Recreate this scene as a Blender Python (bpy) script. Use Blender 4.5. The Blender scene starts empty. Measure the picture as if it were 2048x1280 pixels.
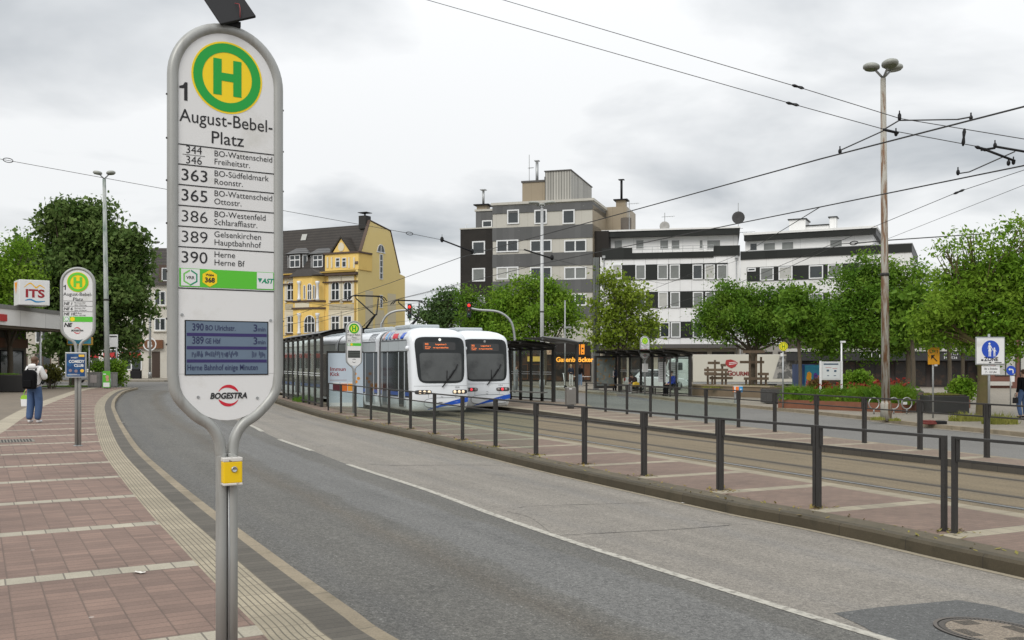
import bpy, bmesh, math, random
import numpy as np
from mathutils import Vector, Matrix
R = math.radians
random.seed(7)
SC = bpy.context.scene
COL = SC.collection
# ------------------------------------------------------------------ camera, sky, sun
# level camera with a risen lens; photo pixel (2048 x 1280) geometry: focal 1900 px, horizon at row 723
CAMZ, F, HX, HY = 2.1, 1900.0, 1024.0, 723.0
cam = bpy.data.objects.new('camera', bpy.data.cameras.new('camera'))
COL.objects.link(cam)
cam.location = (0, 0, CAMZ); cam.rotation_euler = (R(90), 0, 0)
cam.data.sensor_width = 36; cam.data.lens = 36 * F / 2048
cam.data.shift_y = (HY - 640) / 2048
cam.data.clip_start = 0.05; cam.data.clip_end = 4000
SC.camera = cam
SC.view_settings.view_transform = 'Standard'; SC.view_settings.look = 'None'
SC.view_settings.exposure = 0.0; SC.view_settings.gamma = 1.0
try: SC.view_settings.use_curve_mapping = False
except Exception: pass
SUN_EL, SUN_ROT = 42, 205
w = bpy.data.worlds.new('World'); SC.world = w; w.use_nodes = True
nt = w.node_tree; N = nt.nodes; L = nt.links
N.clear()
out = N.new('ShaderNodeOutputWorld'); bg = N.new('ShaderNodeBackground')
sky = N.new('ShaderNodeTexSky'); sky.sky_type = 'NISHITA'; sky.sun_disc = False
sky.sun_elevation = R(SUN_EL); sky.sun_rotation = R(SUN_ROT)
tc = N.new('ShaderNodeTexCoord')
sep = N.new('ShaderNodeSeparateXYZ'); L.new(tc.outputs['Generated'], sep.inputs[0])
def wmath(op, a, b=None, c=None):
    n = N.new('ShaderNodeMath'); n.operation = op
    for i, v in enumerate((a, b, c)):
        if v is None: continue
        if isinstance(v, (int, float)): n.inputs[i].default_value = v
        else: L.new(v, n.inputs[i])
    return n.outputs[0]
zz = wmath('ADD', wmath('MAXIMUM', sep.outputs[2], 0.0), 0.16)
cx = wmath('DIVIDE', sep.outputs[0], zz); cy = wmath('DIVIDE', sep.outputs[1], zz)
comb = N.new('ShaderNodeCombineXYZ'); L.new(cx, comb.inputs[0]); L.new(cy, comb.inputs[1])
n1 = N.new('ShaderNodeTexNoise'); n1.inputs['Scale'].default_value = 1.05; n1.inputs['Detail'].default_value = 6
n1.inputs['Roughness'].default_value = 0.5; n1.inputs['Distortion'].default_value = 0.3
mapn = N.new('ShaderNodeMapping'); mapn.inputs['Location'].default_value = (3.35, 1.9, 0)
L.new(comb.outputs[0], mapn.inputs[0]); L.new(mapn.outputs[0], n1.inputs['Vector'])
cr = N.new('ShaderNodeValToRGB')
cr.color_ramp.elements[0].position = 0.30; cr.color_ramp.elements[0].color = (4.1, 4.4, 4.7, 1)
cr.color_ramp.elements[1].position = 0.54; cr.color_ramp.elements[1].color = (9.0, 9.1, 9.15, 1)
L.new(n1.outputs['Fac'], cr.inputs[0])
# overcast: brighter towards the horizon behind and the zenith
mixs = N.new('ShaderNodeMix'); mixs.data_type = 'RGBA'; mixs.inputs[0].default_value = 0.94
L.new(sky.outputs[0], mixs.inputs['A']); L.new(cr.outputs[0], mixs.inputs['B'])
zb = wmath('MULTIPLY_ADD', wmath('POWER', wmath('MAXIMUM', sep.outputs[2], 0.0), 1.7), 1.0, 1.0)
zb = wmath('ADD', zb, wmath('MULTIPLY', wmath('MAXIMUM', wmath('MULTIPLY_ADD', sep.outputs[2], -5.5, 1.0), 0.0), 0.05))
vs = N.new('ShaderNodeVectorMath'); vs.operation = 'SCALE'
L.new(mixs.outputs['Result'], vs.inputs[0]); L.new(zb, vs.inputs['Scale'])
L.new(vs.outputs[0], bg.inputs['Color']); bg.inputs['Strength'].default_value = 0.1
L.new(bg.outputs[0], out.inputs[0])
sun = bpy.data.objects.new('sun', bpy.data.lights.new('sun', 'SUN')); COL.objects.link(sun)
sun.data.energy = 1.5; sun.data.angle = R(25); sun.data.color = (1, .96, .9)
sun.rotation_euler = (R(90 - SUN_EL), 0, R(180 - SUN_ROT))
SC.cycles.use_denoising = True
try: SC.cycles.max_bounces = 8; SC.cycles.transparent_max_bounces = 16
except Exception: pass

# ------------------------------------------------------------------ helpers
def at(px, py, Y): return Vector(((px - HX) * Y / F, Y, CAMZ + (HY - py) * Y / F))
def gr(px, py, z=0.0):
    Y = (CAMZ - z) * F / (py - HY)
    return Vector(((px - HX) * Y / F, Y, z))
ANG = R(25); D_ = Vector((-math.sin(ANG), math.cos(ANG), 0)); N_ = Vector((math.cos(ANG), math.sin(ANG), 0))
def st(s, t, z=0.0):                       # track frame: s across to the right, t along away from the camera
    p = N_ * s + D_ * t; return Vector((p.x, p.y, z))
def lerp(a, b, t): return a + (b - a) * t
def interp(pts, Y):                        # X at Y on a curve of (x,y) points rising in y
    if Y <= pts[0][1]: a, b = pts[0], pts[1]
    elif Y >= pts[-1][1]: a, b = pts[-2], pts[-1]
    else:
        for a, b in zip(pts, pts[1:]):
            if a[1] <= Y <= b[1]: break
    return a[0] + (b[0] - a[0]) * (Y - a[1]) / (b[1] - a[1])
def smooth(pts, n=8):                      # Catmull-Rom through points
    out = []; P = [Vector(p) for p in pts]
    P = [2 * P[0] - P[1]] + P + [2 * P[-1] - P[-2]]
    for i in range(1, len(P) - 2):
        for k in range(n):
            t = k / n; a, b, c, d = P[i-1:i+3]
            out.append(0.5 * ((2*b) + (c-a)*t + (2*a-5*b+4*c-d)*t*t + (3*b-a-3*c+d)*t**3))
    out.append(P[-2]); return out

class B:                                   # mesh builder
    def __init__(s): s.v = []; s.f = []; s.mi = []; s.m = 0; s.uv = {}; s.X = None; s.sm = set()
    def V(s, p):
        p = Vector(p)
        if s.X is not None: p = s.X @ p
        s.v.append(tuple(p)); return len(s.v) - 1
    def F(s, idx, uv=None, sm=False):
        s.f.append(tuple(idx)); s.mi.append(s.m)
        if uv: s.uv[len(s.f) - 1] = uv
        if sm: s.sm.add(len(s.f) - 1)
    def poly(s, pts, uv=None): s.F([s.V(p) for p in pts], uv)
    def box(s, x0, x1, y0, y1, z0, z1):
        if x0 > x1: x0, x1 = x1, x0
        if y0 > y1: y0, y1 = y1, y0
        if z0 > z1: z0, z1 = z1, z0
        i = [s.V(p) for p in ((x0,y0,z0),(x1,y0,z0),(x1,y1,z0),(x0,y1,z0),(x0,y0,z1),(x1,y0,z1),(x1,y1,z1),(x0,y1,z1))]
        for q in ((3,2,1,0),(4,5,6,7),(0,1,5,4),(1,2,6,5),(2,3,7,6),(3,0,4,7)): s.F([i[k] for k in q])
        return s
    def cbox(s, c, sx, sy, sz): return s.box(c[0]-sx/2, c[0]+sx/2, c[1]-sy/2, c[1]+sy/2, c[2]-sz/2, c[2]+sz/2)
    def prism(s, pts, y0, y1):             # outline of (x,z) extruded along y
        n = len(pts); a = [s.V((p[0], y0, p[1])) for p in pts]; b = [s.V((p[0], y1, p[1])) for p in pts]
        s.F(a); s.F(b[::-1])
        for i in range(n): s.F((a[i], b[i], b[(i+1) % n], a[(i+1) % n]))
        return s
    def slab(s, pts, z0, z1):              # outline of (x,y) extruded along z
        n = len(pts); a = [s.V((p[0], p[1], z0)) for p in pts]; b = [s.V((p[0], p[1], z1)) for p in pts]
        s.F(a[::-1]); s.F(b)
        for i in range(n): s.F((a[i], a[(i+1) % n], b[(i+1) % n], b[i]))
        return s
    def tube(s, pts, r, n=8, closed=False, up=None):
        P = [Vector(p) for p in pts]; rings = []; m = len(P)
        rr = r if isinstance(r, (list, tuple)) else [r] * m
        prev = None
        for i in range(m):
            if closed: t = P[(i+1) % m] - P[i-1]
            else: t = P[min(i+1, m-1)] - P[max(i-1, 0)]
            t.normalize()
            if prev is None:
                a = Vector((0, 0, 1)) if abs(t.z) < .9 else Vector((1, 0, 0))
                u = t.cross(a).normalized()
            else:
                u = (prev - t * prev.dot(t)); u.normalize()
            prev = u; v = t.cross(u)
            rings.append([s.V(P[i] + (u * math.cos(2*math.pi*k/n) + v * math.sin(2*math.pi*k/n)) * rr[i]) for k in range(n)])
        for i in range(m if closed else m - 1):
            A, C = rings[i], rings[(i+1) % m]
            for k in range(n): s.F((A[k], A[(k+1) % n], C[(k+1) % n], C[k]), sm=n > 5)
        if not closed: s.F(rings[0][::-1]); s.F(rings[-1])
        return s
    def lathe(s, prof, c=(0,0,0), n=16, axis='z', caps=True):
        rings = []
        for r, h in prof:
            ring = []
            for k in range(n):
                a = 2*math.pi*k/n; x, y = r*math.cos(a), r*math.sin(a)
                p = (x, y, h) if axis == 'z' else ((x, h, y) if axis == 'y' else (h, x, y))
                ring.append(s.V((p[0]+c[0], p[1]+c[1], p[2]+c[2])))
            rings.append(ring)
        for A, C in zip(rings, rings[1:]):
            for k in range(n): s.F((A[k], A[(k+1) % n], C[(k+1) % n], C[k]), sm=True)
        if caps: s.F(rings[0][::-1]); s.F(rings[-1])
        return s
    def ball(s, c, rx, ry=None, rz=None, n=12, m=8):
        ry = ry or rx; rz = rz or rx; rings = []
        for j in range(1, m):
            a = math.pi*j/m
            rings.append([s.V((c[0]+rx*math.sin(a)*math.cos(2*math.pi*k/n), c[1]+ry*math.sin(a)*math.sin(2*math.pi*k/n), c[2]-rz*math.cos(a))) for k in range(n)])
        b = s.V((c[0], c[1], c[2]-rz)); t = s.V((c[0], c[1], c[2]+rz))
        for k in range(n):
            s.F((b, rings[0][(k+1) % n], rings[0][k]), sm=True); s.F((t, rings[-1][k], rings[-1][(k+1) % n]), sm=True)
        for A, C in zip(rings, rings[1:]):
            for k in range(n): s.F((A[k], A[(k+1) % n], C[(k+1) % n], C[k]), sm=True)
        return s
    def strip(s, A, C, uvA=None):          # quads between two curves with the same number of points
        a = [s.V(p) for p in A]; c = [s.V(p) for p in C]; d = 0; ds = [0]
        for p, q in zip(A, A[1:]): d += (Vector(q) - Vector(p)).length; ds.append(d)
        for i in range(len(a) - 1):
            w0 = (Vector(C[i]) - Vector(A[i])).length; w1 = (Vector(C[i+1]) - Vector(A[i+1])).length
            s.F((a[i], c[i], c[i+1], a[i+1]), [(0, ds[i]), (w0, ds[i]), (w1, ds[i+1]), (0, ds[i+1])])
        return s
    def disc(s, c, r, y0, y1, n=32, r2=None):   # disc in xz plane between y0,y1
        return s.prism([(c[0]+r*math.cos(2*math.pi*k/n), c[1]+(r2 or r)*math.sin(2*math.pi*k/n)) for k in range(n)], y0, y1)
    def ring(s, c, r0, r1, y, a0=0, a1=360, n=32, dep=.002):   # flat ring in xz facing -y
        k0 = [(math.cos(R(lerp(a0, a1, k/n))), math.sin(R(lerp(a0, a1, k/n)))) for k in range(n+1)]
        for p, q in zip(k0, k0[1:]):
            s.poly([(c[0]+p[0]*r0, y, c[1]+p[1]*r0), (c[0]+q[0]*r0, y, c[1]+q[1]*r0), (c[0]+q[0]*r1, y, c[1]+q[1]*r1), (c[0]+p[0]*r1, y, c[1]+p[1]*r1)][::-1])
        return s
    def rect(s, x0, x1, z0, z1, y):        # flat card facing -y
        s.poly([(x0, y, z0), (x1, y, z0), (x1, y, z1), (x0, y, z1)]); return s
    def text(s, txt, x, z, h, y, align='L', bold=0, shear=0, width=None, space=1.0):
        # letters of cap height h standing in the xz plane facing -y; baseline at z
        c = bpy.data.curves.new('t', 'FONT'); c.body = txt; c.size = h / 0.72
        c.align_x = {'L': 'LEFT', 'C': 'CENTER', 'R': 'RIGHT'}[align]; c.offset = bold * h; c.shear = shear
        c.space_character = space; c.resolution_u = 3
        o = bpy.data.objects.new('t', c); me = o.to_mesh()
        vs_ = [tuple(v.co) for v in me.vertices]; k = 1.0
        if width and vs_:
            w_ = max(v[0] for v in vs_) - min(v[0] for v in vs_); k = width / w_
        ids = [s.V((x + v[0]*k, y, z + v[1])) for v in vs_]
        for p in me.polygons: s.F([ids[i] for i in p.vertices])
        o.to_mesh_clear(); bpy.data.objects.remove(o); bpy.data.curves.remove(c)
        return s
    def mesh(s, name, mats):
        me = bpy.data.meshes.new(name); me.from_pydata(s.v, [], s.f)
        for m in (mats if isinstance(mats, (list, tuple)) else [mats]): me.materials.append(m)
        if any(s.mi): me.polygons.foreach_set('material_index', s.mi)
        if s.sm: me.polygons.foreach_set('use_smooth', [i in s.sm for i in range(len(s.f))])
        if s.uv:
            ul = me.uv_layers.new(name='UVMap')
            for i, uv in s.uv.items():
                for k, li in enumerate(me.polygons[i].loop_indices): ul.data[li].uv = uv[k]
        me.update(); return me

def link(name, me, parent=None, bev=0, label=None):
    o = bpy.data.objects.new(name, me); COL.objects.link(o)
    if parent is not None: o.parent = parent
    if bev:
        m = o.modifiers.new('bevel', 'BEVEL'); m.width = bev; m.segments = 2; m.limit_method = 'ANGLE'; m.angle_limit = R(40)
    if label: o['label'] = label
    return o
def part(name, b, mats, parent, bev=0, label=None): return link(name, b.mesh(name, mats), parent, bev, label)
def tag(o, label=None, cat=None, group=None, kind=None):
    if label: o['label'] = label
    if cat: o['category'] = cat
    if group: o['group'] = group
    if kind: o['kind'] = kind
    return o
def struct(name, b, mats, kind='structure'): return tag(link(name, b.mesh(name, mats)), kind=kind)
def thing(name, label, cat, loc=(0,0,0), rz=0.0, group=None):
    o = bpy.data.objects.new(name, None); COL.objects.link(o); o.empty_display_size = .2
    o.location = loc; o.rotation_euler = (0, 0, rz)
    return tag(o, label, cat, group)
def solo(name, b, mats, label, cat, group=None, bev=0, loc=None, rz=0):
    o = link(name, b.mesh(name, mats), None, bev); tag(o, label, cat, group)
    if loc is not None: o.location = loc
    o.rotation_euler = (0, 0, rz); return o
KIDS = {}
def dup(o, parent=None, **kw):             # a thing with copies of its parts and sub-parts
    c = o.copy(); COL.objects.link(c)
    if parent is not None: c.parent = parent
    for ch in list(o.children): dup(ch, c)
    for k, v in kw.items():
        if k in ('location', 'rotation_euler', 'scale'): setattr(c, k, v)
        else: c[k] = v
    return c
def draw_one(b, x, z, h, y):
    b.poly([(x+h*.26, y, z), (x+h*.44, y, z), (x+h*.44, y, z+h), (x+h*.30, y, z+h), (x+h*.26, y, z+h*.86)])
    b.poly([(x+h*.26, y, z+h*.66), (x+h*.26, y, z+h*.86), (x+h*.30, y, z+h), (x+h*.20, y, z+h*.83), (x, y, z+h*.76), (x, y, z+h*.63)][::-1])
def glyphs(b, x0, x1, z, h, y, seed=1):     # lettering too small to read: short upright and level strokes
    r = random.Random(seed); x = x0
    while x < x1:
        w_ = h*r.uniform(.35, .6)
        for k in range(r.choice((2, 3))):
            if r.random() < .55: q = x + r.uniform(0, w_*.7); b.rect(q, q + h*.12, z, z + h*r.uniform(.7, 1.0), y)
            else: q = z + r.choice((0, .42, .85))*h; b.rect(x, x + w_, q, q + h*.12, y)
        x += w_ + h*.18
class Fr:                                  # a facade frame: local x to the right along the wall, y into the building, z up
    def __init__(s, o, right, z=0.0):
        r = Vector((right[0], right[1])).normalized(); s.o = Vector((o[0], o[1])); s.r = r; s.n = Vector((-r.y, r.x)); s.z = z
        s.loc = (o[0], o[1], z); s.rz = math.atan2(r.y, r.x)
    def p(s, px, py, d=0.0):               # where the ray through a photo pixel meets the plane y = d
        q = Vector(((px - HX) / F, 1.0)); t = (s.o.dot(s.n) + d) / q.dot(s.n); w_ = q * t
        return ((w_ - s.o).dot(s.r), CAMZ + (HY - py) * t / F - s.z)
    def rc(s, x0, x1, y0, y1, d=0.0):      # rect from pixels (rows taken at its middle)
        xm = (x0 + x1) / 2
        return s.p(x0, y0, d)[0], s.p(x1, y0, d)[0], s.p(xm, y1, d)[1], s.p(xm, y0, d)[1]

# ------------------------------------------------------------------ materials
def newmat(name):
    m = bpy.data.materials.new(name); m.use_nodes = True
    nt = m.node_tree; return m, nt, nt.nodes, nt.links, nt.nodes['Principled BSDF']
def nmath(N, L, op, a, b=None, c=None, clamp=False):
    n = N.new('ShaderNodeMath'); n.operation = op; n.use_clamp = clamp
    for i, v in enumerate((a, b, c)):
        if v is None: continue
        if isinstance(v, (int, float)): n.inputs[i].default_value = v
        else: L.new(v, n.inputs[i])
    return n.outputs[0]
def nmix(N, L, f, a, b, mode='MIX'):
    n = N.new('ShaderNodeMix'); n.data_type = 'RGBA'; n.blend_type = mode
    for k, v in (('Factor', f), ('A', a), ('B', b)):
        i = n.inputs[0] if k == 'Factor' else n.inputs[k]
        if isinstance(v, (int, float)): i.default_value = v
        elif isinstance(v, tuple): i.default_value = (*v[:3], 1)
        else: L.new(v, i)
    return n.outputs['Result']
def nnoise(N, L, vec, scale, detail=4, rough=.55, dist=0):
    n = N.new('ShaderNodeTexNoise'); n.inputs['Scale'].default_value = scale; n.inputs['Detail'].default_value = detail
    n.inputs['Roughness'].default_value = rough; n.inputs['Distortion'].default_value = dist
    if vec is not None: L.new(vec, n.inputs['Vector'])
    return n.outputs['Fac']
def nramp(N, L, f, p0, p1, c0=(0,0,0), c1=(1,1,1)):
    n = N.new('ShaderNodeValToRGB'); e = n.color_ramp.elements
    e[0].position = p0; e[0].color = (*c0, 1); e[1].position = p1; e[1].color = (*c1, 1)
    L.new(f, n.inputs[0]); return n.outputs['Color']
MATS = {}
def M(name, col, rough=.6, metal=0.0, var=.10, vs=2.5, bump=0.0, bs=40, spec=.5, coat=0.0, stain=None, ss=1.2, st0=.52, st1=.72, stretch=None):
    if name in MATS: return MATS[name]
    m, nt, N, L, b = newmat(name)
    tc = N.new('ShaderNodeTexCoord'); v = tc.outputs['Object']
    if stretch:
        mp = N.new('ShaderNodeMapping'); mp.inputs['Scale'].default_value = stretch; L.new(v, mp.inputs[0]); vst = mp.outputs[0]
    else: vst = v
    n = nnoise(N, L, v, vs, 6, .6)
    k = nmath(N, L, 'MULTIPLY_ADD', n, 2*var, 1 - var)
    sc = N.new('ShaderNodeVectorMath'); sc.operation = 'SCALE'; sc.inputs[0].default_value = col[:3]; L.new(k, sc.inputs['Scale'])
    c = sc.outputs[0]
    if stain:
        f = nramp(N, L, nnoise(N, L, vst, ss, 6, .65), st0, st1); c = nmix(N, L, f, c, stain)
    L.new(c, b.inputs['Base Color'])
    b.inputs['Roughness'].default_value = rough; b.inputs['Metallic'].default_value = metal
    b.inputs['Specular IOR Level'].default_value = spec; b.inputs['Coat Weight'].default_value = coat
    if bump:
        bp = N.new('ShaderNodeBump'); bp.inputs['Strength'].default_value = bump; bp.inputs['Distance'].default_value = .01
        L.new(nnoise(N, L, v, bs, 4), bp.inputs['Height']); L.new(bp.outputs[0], b.inputs['Normal'])
    MATS[name] = m; return m
def glow(name, col, s):
    if name in MATS: return MATS[name]
    m, nt, N, L, b = newmat(name)
    b.inputs['Base Color'].default_value = (*col, 1); b.inputs['Emission Color'].default_value = (*col, 1); b.inputs['Emission Strength'].default_value = s
    MATS[name] = m; return m
def clear_glass(name, tint=(.90,.94,.92), refl=.10):
    if name in MATS: return MATS[name]
    m, nt, N, L, b = newmat(name)
    N.remove(b); o = N['Material Output']
    t = N.new('ShaderNodeBsdfTransparent'); t.inputs[0].default_value = (*tint, 1)
    g = N.new('ShaderNodeBsdfGlossy'); g.inputs['Roughness'].default_value = .02; g.inputs[0].default_value = (.9,.95,.95,1)
    fr = N.new('ShaderNodeLayerWeight'); fr.inputs[0].default_value = .5
    mx = N.new('ShaderNodeMixShader'); L.new(nmath(N, L, 'MULTIPLY_ADD', nmath(N, L, 'POWER', fr.outputs['Facing'], 5.0), .30, refl*.25), mx.inputs[0])
    L.new(t.outputs[0], mx.inputs[1]); L.new(g.outputs[0], mx.inputs[2]); L.new(mx.outputs[0], o.inputs[0])
    MATS[name] = m; return m
def leafmat(name, c0, c1, c2, trans=.35, vs=.5):
    if name in MATS: return MATS[name]
    m, nt, N, L, b = newmat(name)
    geo = N.new('ShaderNodeNewGeometry'); rnd = geo.outputs['Random Per Island']
    c = nramp(N, L, rnd, .0, 1.0, c0, c1)
    tc = N.new('ShaderNodeTexCoord'); f = nramp(N, L, nnoise(N, L, tc.outputs['Object'], vs, 3), .42, .68)
    c = nmix(N, L, nmath(N, L, 'MULTIPLY', f, .75), c, c2)
    L.new(c, b.inputs['Base Color']); b.inputs['Roughness'].default_value = .65; b.inputs['Specular IOR Level'].default_value = .15
    tr = N.new('ShaderNodeBsdfTranslucent'); L.new(c, tr.inputs[0])
    mx = N.new('ShaderNodeMixShader'); mx.inputs[0].default_value = trans
    L.new(b.outputs[0], mx.inputs[1]); L.new(tr.outputs[0], mx.inputs[2]); L.new(mx.outputs[0], N['Material Output'].inputs[0])
    MATS[name] = m; return m

white_board = M('white_board', (.70,.70,.695), .35, var=.04, stain=(.55,.54,.50), ss=3, st0=.56, st1=.8)
white_paint = M('white_paint', (.72,.73,.73), .4, var=.04)
frame_grey = M('frame_grey', (.34,.345,.33), .42, .25, var=.10, vs=5, stain=(.25,.245,.225), ss=2.2, st0=.52, st1=.75, stretch=(6,6,.8))
galv = M('galvanised', (.36,.37,.37), .45, .6, var=.2, vs=9)
dark_metal = M('dark_metal', (.036,.034,.032), .55, 0, var=.3, vs=7, bump=.15, spec=.3, stain=(.055,.047,.038), ss=3, st0=.55, st1=.75)
black = M('black', (.010,.010,.011), .6, var=.2, spec=.25)
ink = M('ink', (.012,.012,.014), .6, var=0)
grey_ink = M('grey_ink', (.08,.08,.085), .6, var=0)
go_green = M('bus_green', (.0,.33,.035), .4, var=.03)
h_yellow = M('sign_yellow', (.87,.62,.0), .4, var=.03)
lime = M('lime_green', (.12,.55,.035), .4, var=.04)
logo_red = M('logo_red', (.55,.012,.03), .4, var=.03)
orange = M('orange_paint', (.85,.30,.01), .45, var=.05)
blue_sign = M('sign_blue', (.01,.06,.42), .4, var=.05)
wood = M('weathered_wood', (.12,.085,.055), .8, var=.3, vs=4, bump=.2)
bark = M('bark', (.10,.08,.055), .9, var=.35, vs=6, bump=.5, bs=25)
concrete = M('concrete', (.30,.28,.245), .85, var=.15, vs=1.5, bump=.15, stain=(.17,.155,.12), ss=1.5)
dark_glass = M('dark_glass', (.018,.021,.024), .06, var=.15, spec=.6)
screen_glass = clear_glass('shelter_glass')
# ------------------------------------------------------------------ ground, road, pavements, tracks
ZS, ZR, ZP, ZF = .45, .33, .15, .12        # left pavement, left gutter, tram platforms, far pavement
kl = [gr(x, y, ZS) for x, y in ((799,1280),(711,1222),(592,1139),(480,1058),(429,1021),(345,955),(280,897),(248,852),(236,830),(229,811),(234,795),(250,782),(276,775))]
KL = smooth([Vector((5.9,-4,ZS)), Vector((2.65,.6,ZS)), Vector((.80,3.4,ZS))] + kl, 8)
kr = [gr(x, y, 0) for x, y in ((2048,1156),(1760,1089),(1600,1054.5),(1500,1036),(1122,951),(977,915),(821,877),(648,837),(546,805))]
KR = smooth([Vector((11.3,-4,0)), Vector((8.1,2.6,0))] + kr + [Vector((-15.4,58,0)), Vector((-17.5,66,0))], 8)
KL2 = [(p.x, p.y) for p in KL]; KR2 = [(p.x, p.y) for p in KR]
def road_z(x, y):
    a, b = interp(KL2, y), interp(KR2, y); return ZR * min(1, max(0, (b - x) / (b - a)))
def on_road(px, py, dz=0.0):
    z = .15
    for _ in range(12):
        p = gr(px, py, z); z = road_z(p.x, p.y) + dz
    p.z = z; return p
cl = [on_road(x, y) for x, y in ((1776,1280),(1600,1227),(1179,1095),(1000,1034),(850,979),(696,929),(624,901.6),(559,879),(523,862),(500,850.5))]
CL = smooth([Vector((8.2,-4,.15)), Vector((4.6,2.6,.15))] + cl + [Vector((-13.2,41,.15)), Vector((-20,60.5,.15))], 8)
CL2 = [(p.x, p.y) for p in CL]

def asphalt(name, base, band=None, tint=None, grain=.5, rough=.8, blotch=.12):
    m, nt, N, L, b = newmat(name)
    tc = N.new('ShaderNodeTexCoord'); v = tc.outputs['Object']
    big = nnoise(N, L, v, .35, 5, .6); mid = nnoise(N, L, v, 2.2, 5, .6, .4)
    k = nmath(N, L, 'ADD', nmath(N, L, 'MULTIPLY_ADD', big, blotch*2, 1 - blotch), nmath(N, L, 'MULTIPLY_ADD', mid, blotch*1.4, -blotch*.7))
    fine = nnoise(N, L, v, 62, 3, .85); grit = nnoise(N, L, v, 23, 2, .7)
    k = nmath(N, L, 'MULTIPLY', k, nmath(N, L, 'MULTIPLY_ADD', nramp(N, L, fine, .36, .64), grain*1.9, 1 - grain*.95))
    k = nmath(N, L, 'MULTIPLY', k, nmath(N, L, 'MULTIPLY_ADD', nramp(N, L, grit, .36, .64), grain*.85, 1 - grain*.425))
    c = base
    if band:                               # wheel-polished band along the lane, from the lateral UV
        uv = N.new('ShaderNodeUVMap'); s = N.new('ShaderNodeSeparateXYZ'); L.new(uv.outputs[0], s.inputs[0])
        wob = nmath(N, L, 'MULTIPLY_ADD', nnoise(N, L, v, .8, 3), .5, -.25)
        u = nmath(N, L, 'ADD', s.outputs[0], wob)
        cs = None
        for (u0, u1, sft, colr, amt) in band:
            f = nmath(N, L, 'MULTIPLY', nmath(N, L, 'SMOOTH_MIN', nmath(N, L, 'DIVIDE', nmath(N, L, 'SUBTRACT', u, u0), sft, clamp=True),
                      nmath(N, L, 'DIVIDE', nmath(N, L, 'SUBTRACT', u1, u), sft, clamp=True), .1), amt, clamp=True)
            c = nmix(N, L, f, c, colr)
        cbv = N.new('ShaderNodeCombineXYZ'); L.new(nmath(N, L, 'MULTIPLY', s.outputs[0], 2.6), cbv.inputs[0]); L.new(nmath(N, L, 'MULTIPLY', s.outputs[1], .16), cbv.inputs[1])
        k = nmath(N, L, 'MULTIPLY', k, nmath(N, L, 'MULTIPLY_ADD', nramp(N, L, nnoise(N, L, cbv.outputs[0], 1.0, 5, .6), .3, .7), .24, .88))
        k = nmath(N, L, 'MULTIPLY', k, nmath(N, L, 'MULTIPLY_ADD', nramp(N, L, nnoise(N, L, v, .9, 4, .6, .8), .60, .72), -.18, 1.0))
    sc = N.new('ShaderNodeVectorMath'); sc.operation = 'SCALE'
    if isinstance(c, tuple): sc.inputs[0].default_value = c
    else: L.new(c, sc.inputs[0])
    L.new(k, sc.inputs['Scale']); c = sc.outputs[0]
    vo = N.new('ShaderNodeTexVoronoi'); vo.inputs['Scale'].default_value = 28; L.new(v, vo.inputs['Vector'])
    sp = nmath(N, L, 'LESS_THAN', vo.outputs['Distance'], .2)
    pick = nmath(N, L, 'GREATER_THAN', nnoise(N, L, v, 11, 1), .58)
    c = nmix(N, L, nmath(N, L, 'MULTIPLY', nmath(N, L, 'MULTIPLY', sp, pick), .45), c, tint or (.4,.4,.38))
    L.new(c, b.inputs['Base Color']); b.inputs['Roughness'].default_value = rough
    bp = N.new('ShaderNodeBump'); bp.inputs['Strength'].default_value = .35; bp.inputs['Distance'].default_value = .004
    L.new(fine, bp.inputs['Height']); L.new(bp.outputs[0], b.inputs['Normal'])
    return m
dark_asph = asphalt('dark_asphalt', (.100,.096,.085), [(2.15,3.35,.14,(.122,.121,.115),.9),(.15,.75,.25,(.084,.083,.079),.5),(1.45,2.10,.3,(.092,.081,.064),.8)], grain=.58, blotch=.16)
pale_asph = asphalt('pale_asphalt', (.200,.182,.155), [(.4,1.0,.35,(.172,.160,.142),.6),(2.2,2.9,.4,(.160,.152,.140),.6)], (.36,.34,.31), grain=.46, blotch=.18)
plain_asph = asphalt('grey_asphalt', (.140,.135,.124), grain=.3, blotch=.2)
patch_asph = asphalt('patch_asphalt', (.082,.083,.080), grain=.5)
track_asph = asphalt('track_asphalt', (.155,.120,.070), [(u-.28,u+.28,.22,(.082,.068,.046),.75) for u in (1.40,2.45,4.55,5.65)], (.34,.28,.2), grain=.45, blotch=.2)

b = B(); b.box(-1500, 1500, -300, 2500, -.5, -.09); struct('ground', b, M('soil_ground', (.13,.12,.09), .95, var=.3, vs=.05))
b = B(); b.poly([(-30,-30,-.006),(120,-30,-.006),(120,200,-.006),(-30,200,-.006)]); struct('far_road', b, plain_asph)
def rows(Y0, Y1, dy):
    n = int((Y1 - Y0) / dy); return [Y0 + (Y1 - Y0) * i / n for i in range(n + 1)]
def curve_at(c2, ys, z): return [Vector((interp(c2, y), y, z(interp(c2, y), y) if callable(z) else z)) for y in ys]
ys = rows(-3.5, 60.3, .9)
A = curve_at(KL2, ys, road_z); C = curve_at(CL2, ys, road_z); E = curve_at(KR2, ys, road_z)
b = B(); b.strip(A, C); struct('road', b, dark_asph)
b = B(); b.strip(C, E); struct('road_lane', b, pale_asph)
b = B()
def jz(x): return ZR * min(1, max(0, (-16.6 - x) / 7.1)) - .004
xs = [-160, -23.7, -16.6, -14]
for x0, x1 in zip(xs, xs[1:]): b.poly([(x0,57,jz(x0)),(x1,57,jz(x1)),(x1,170,jz(x1)),(x0,170,jz(x0))])
struct('road_junction', b, plain_asph)
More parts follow.
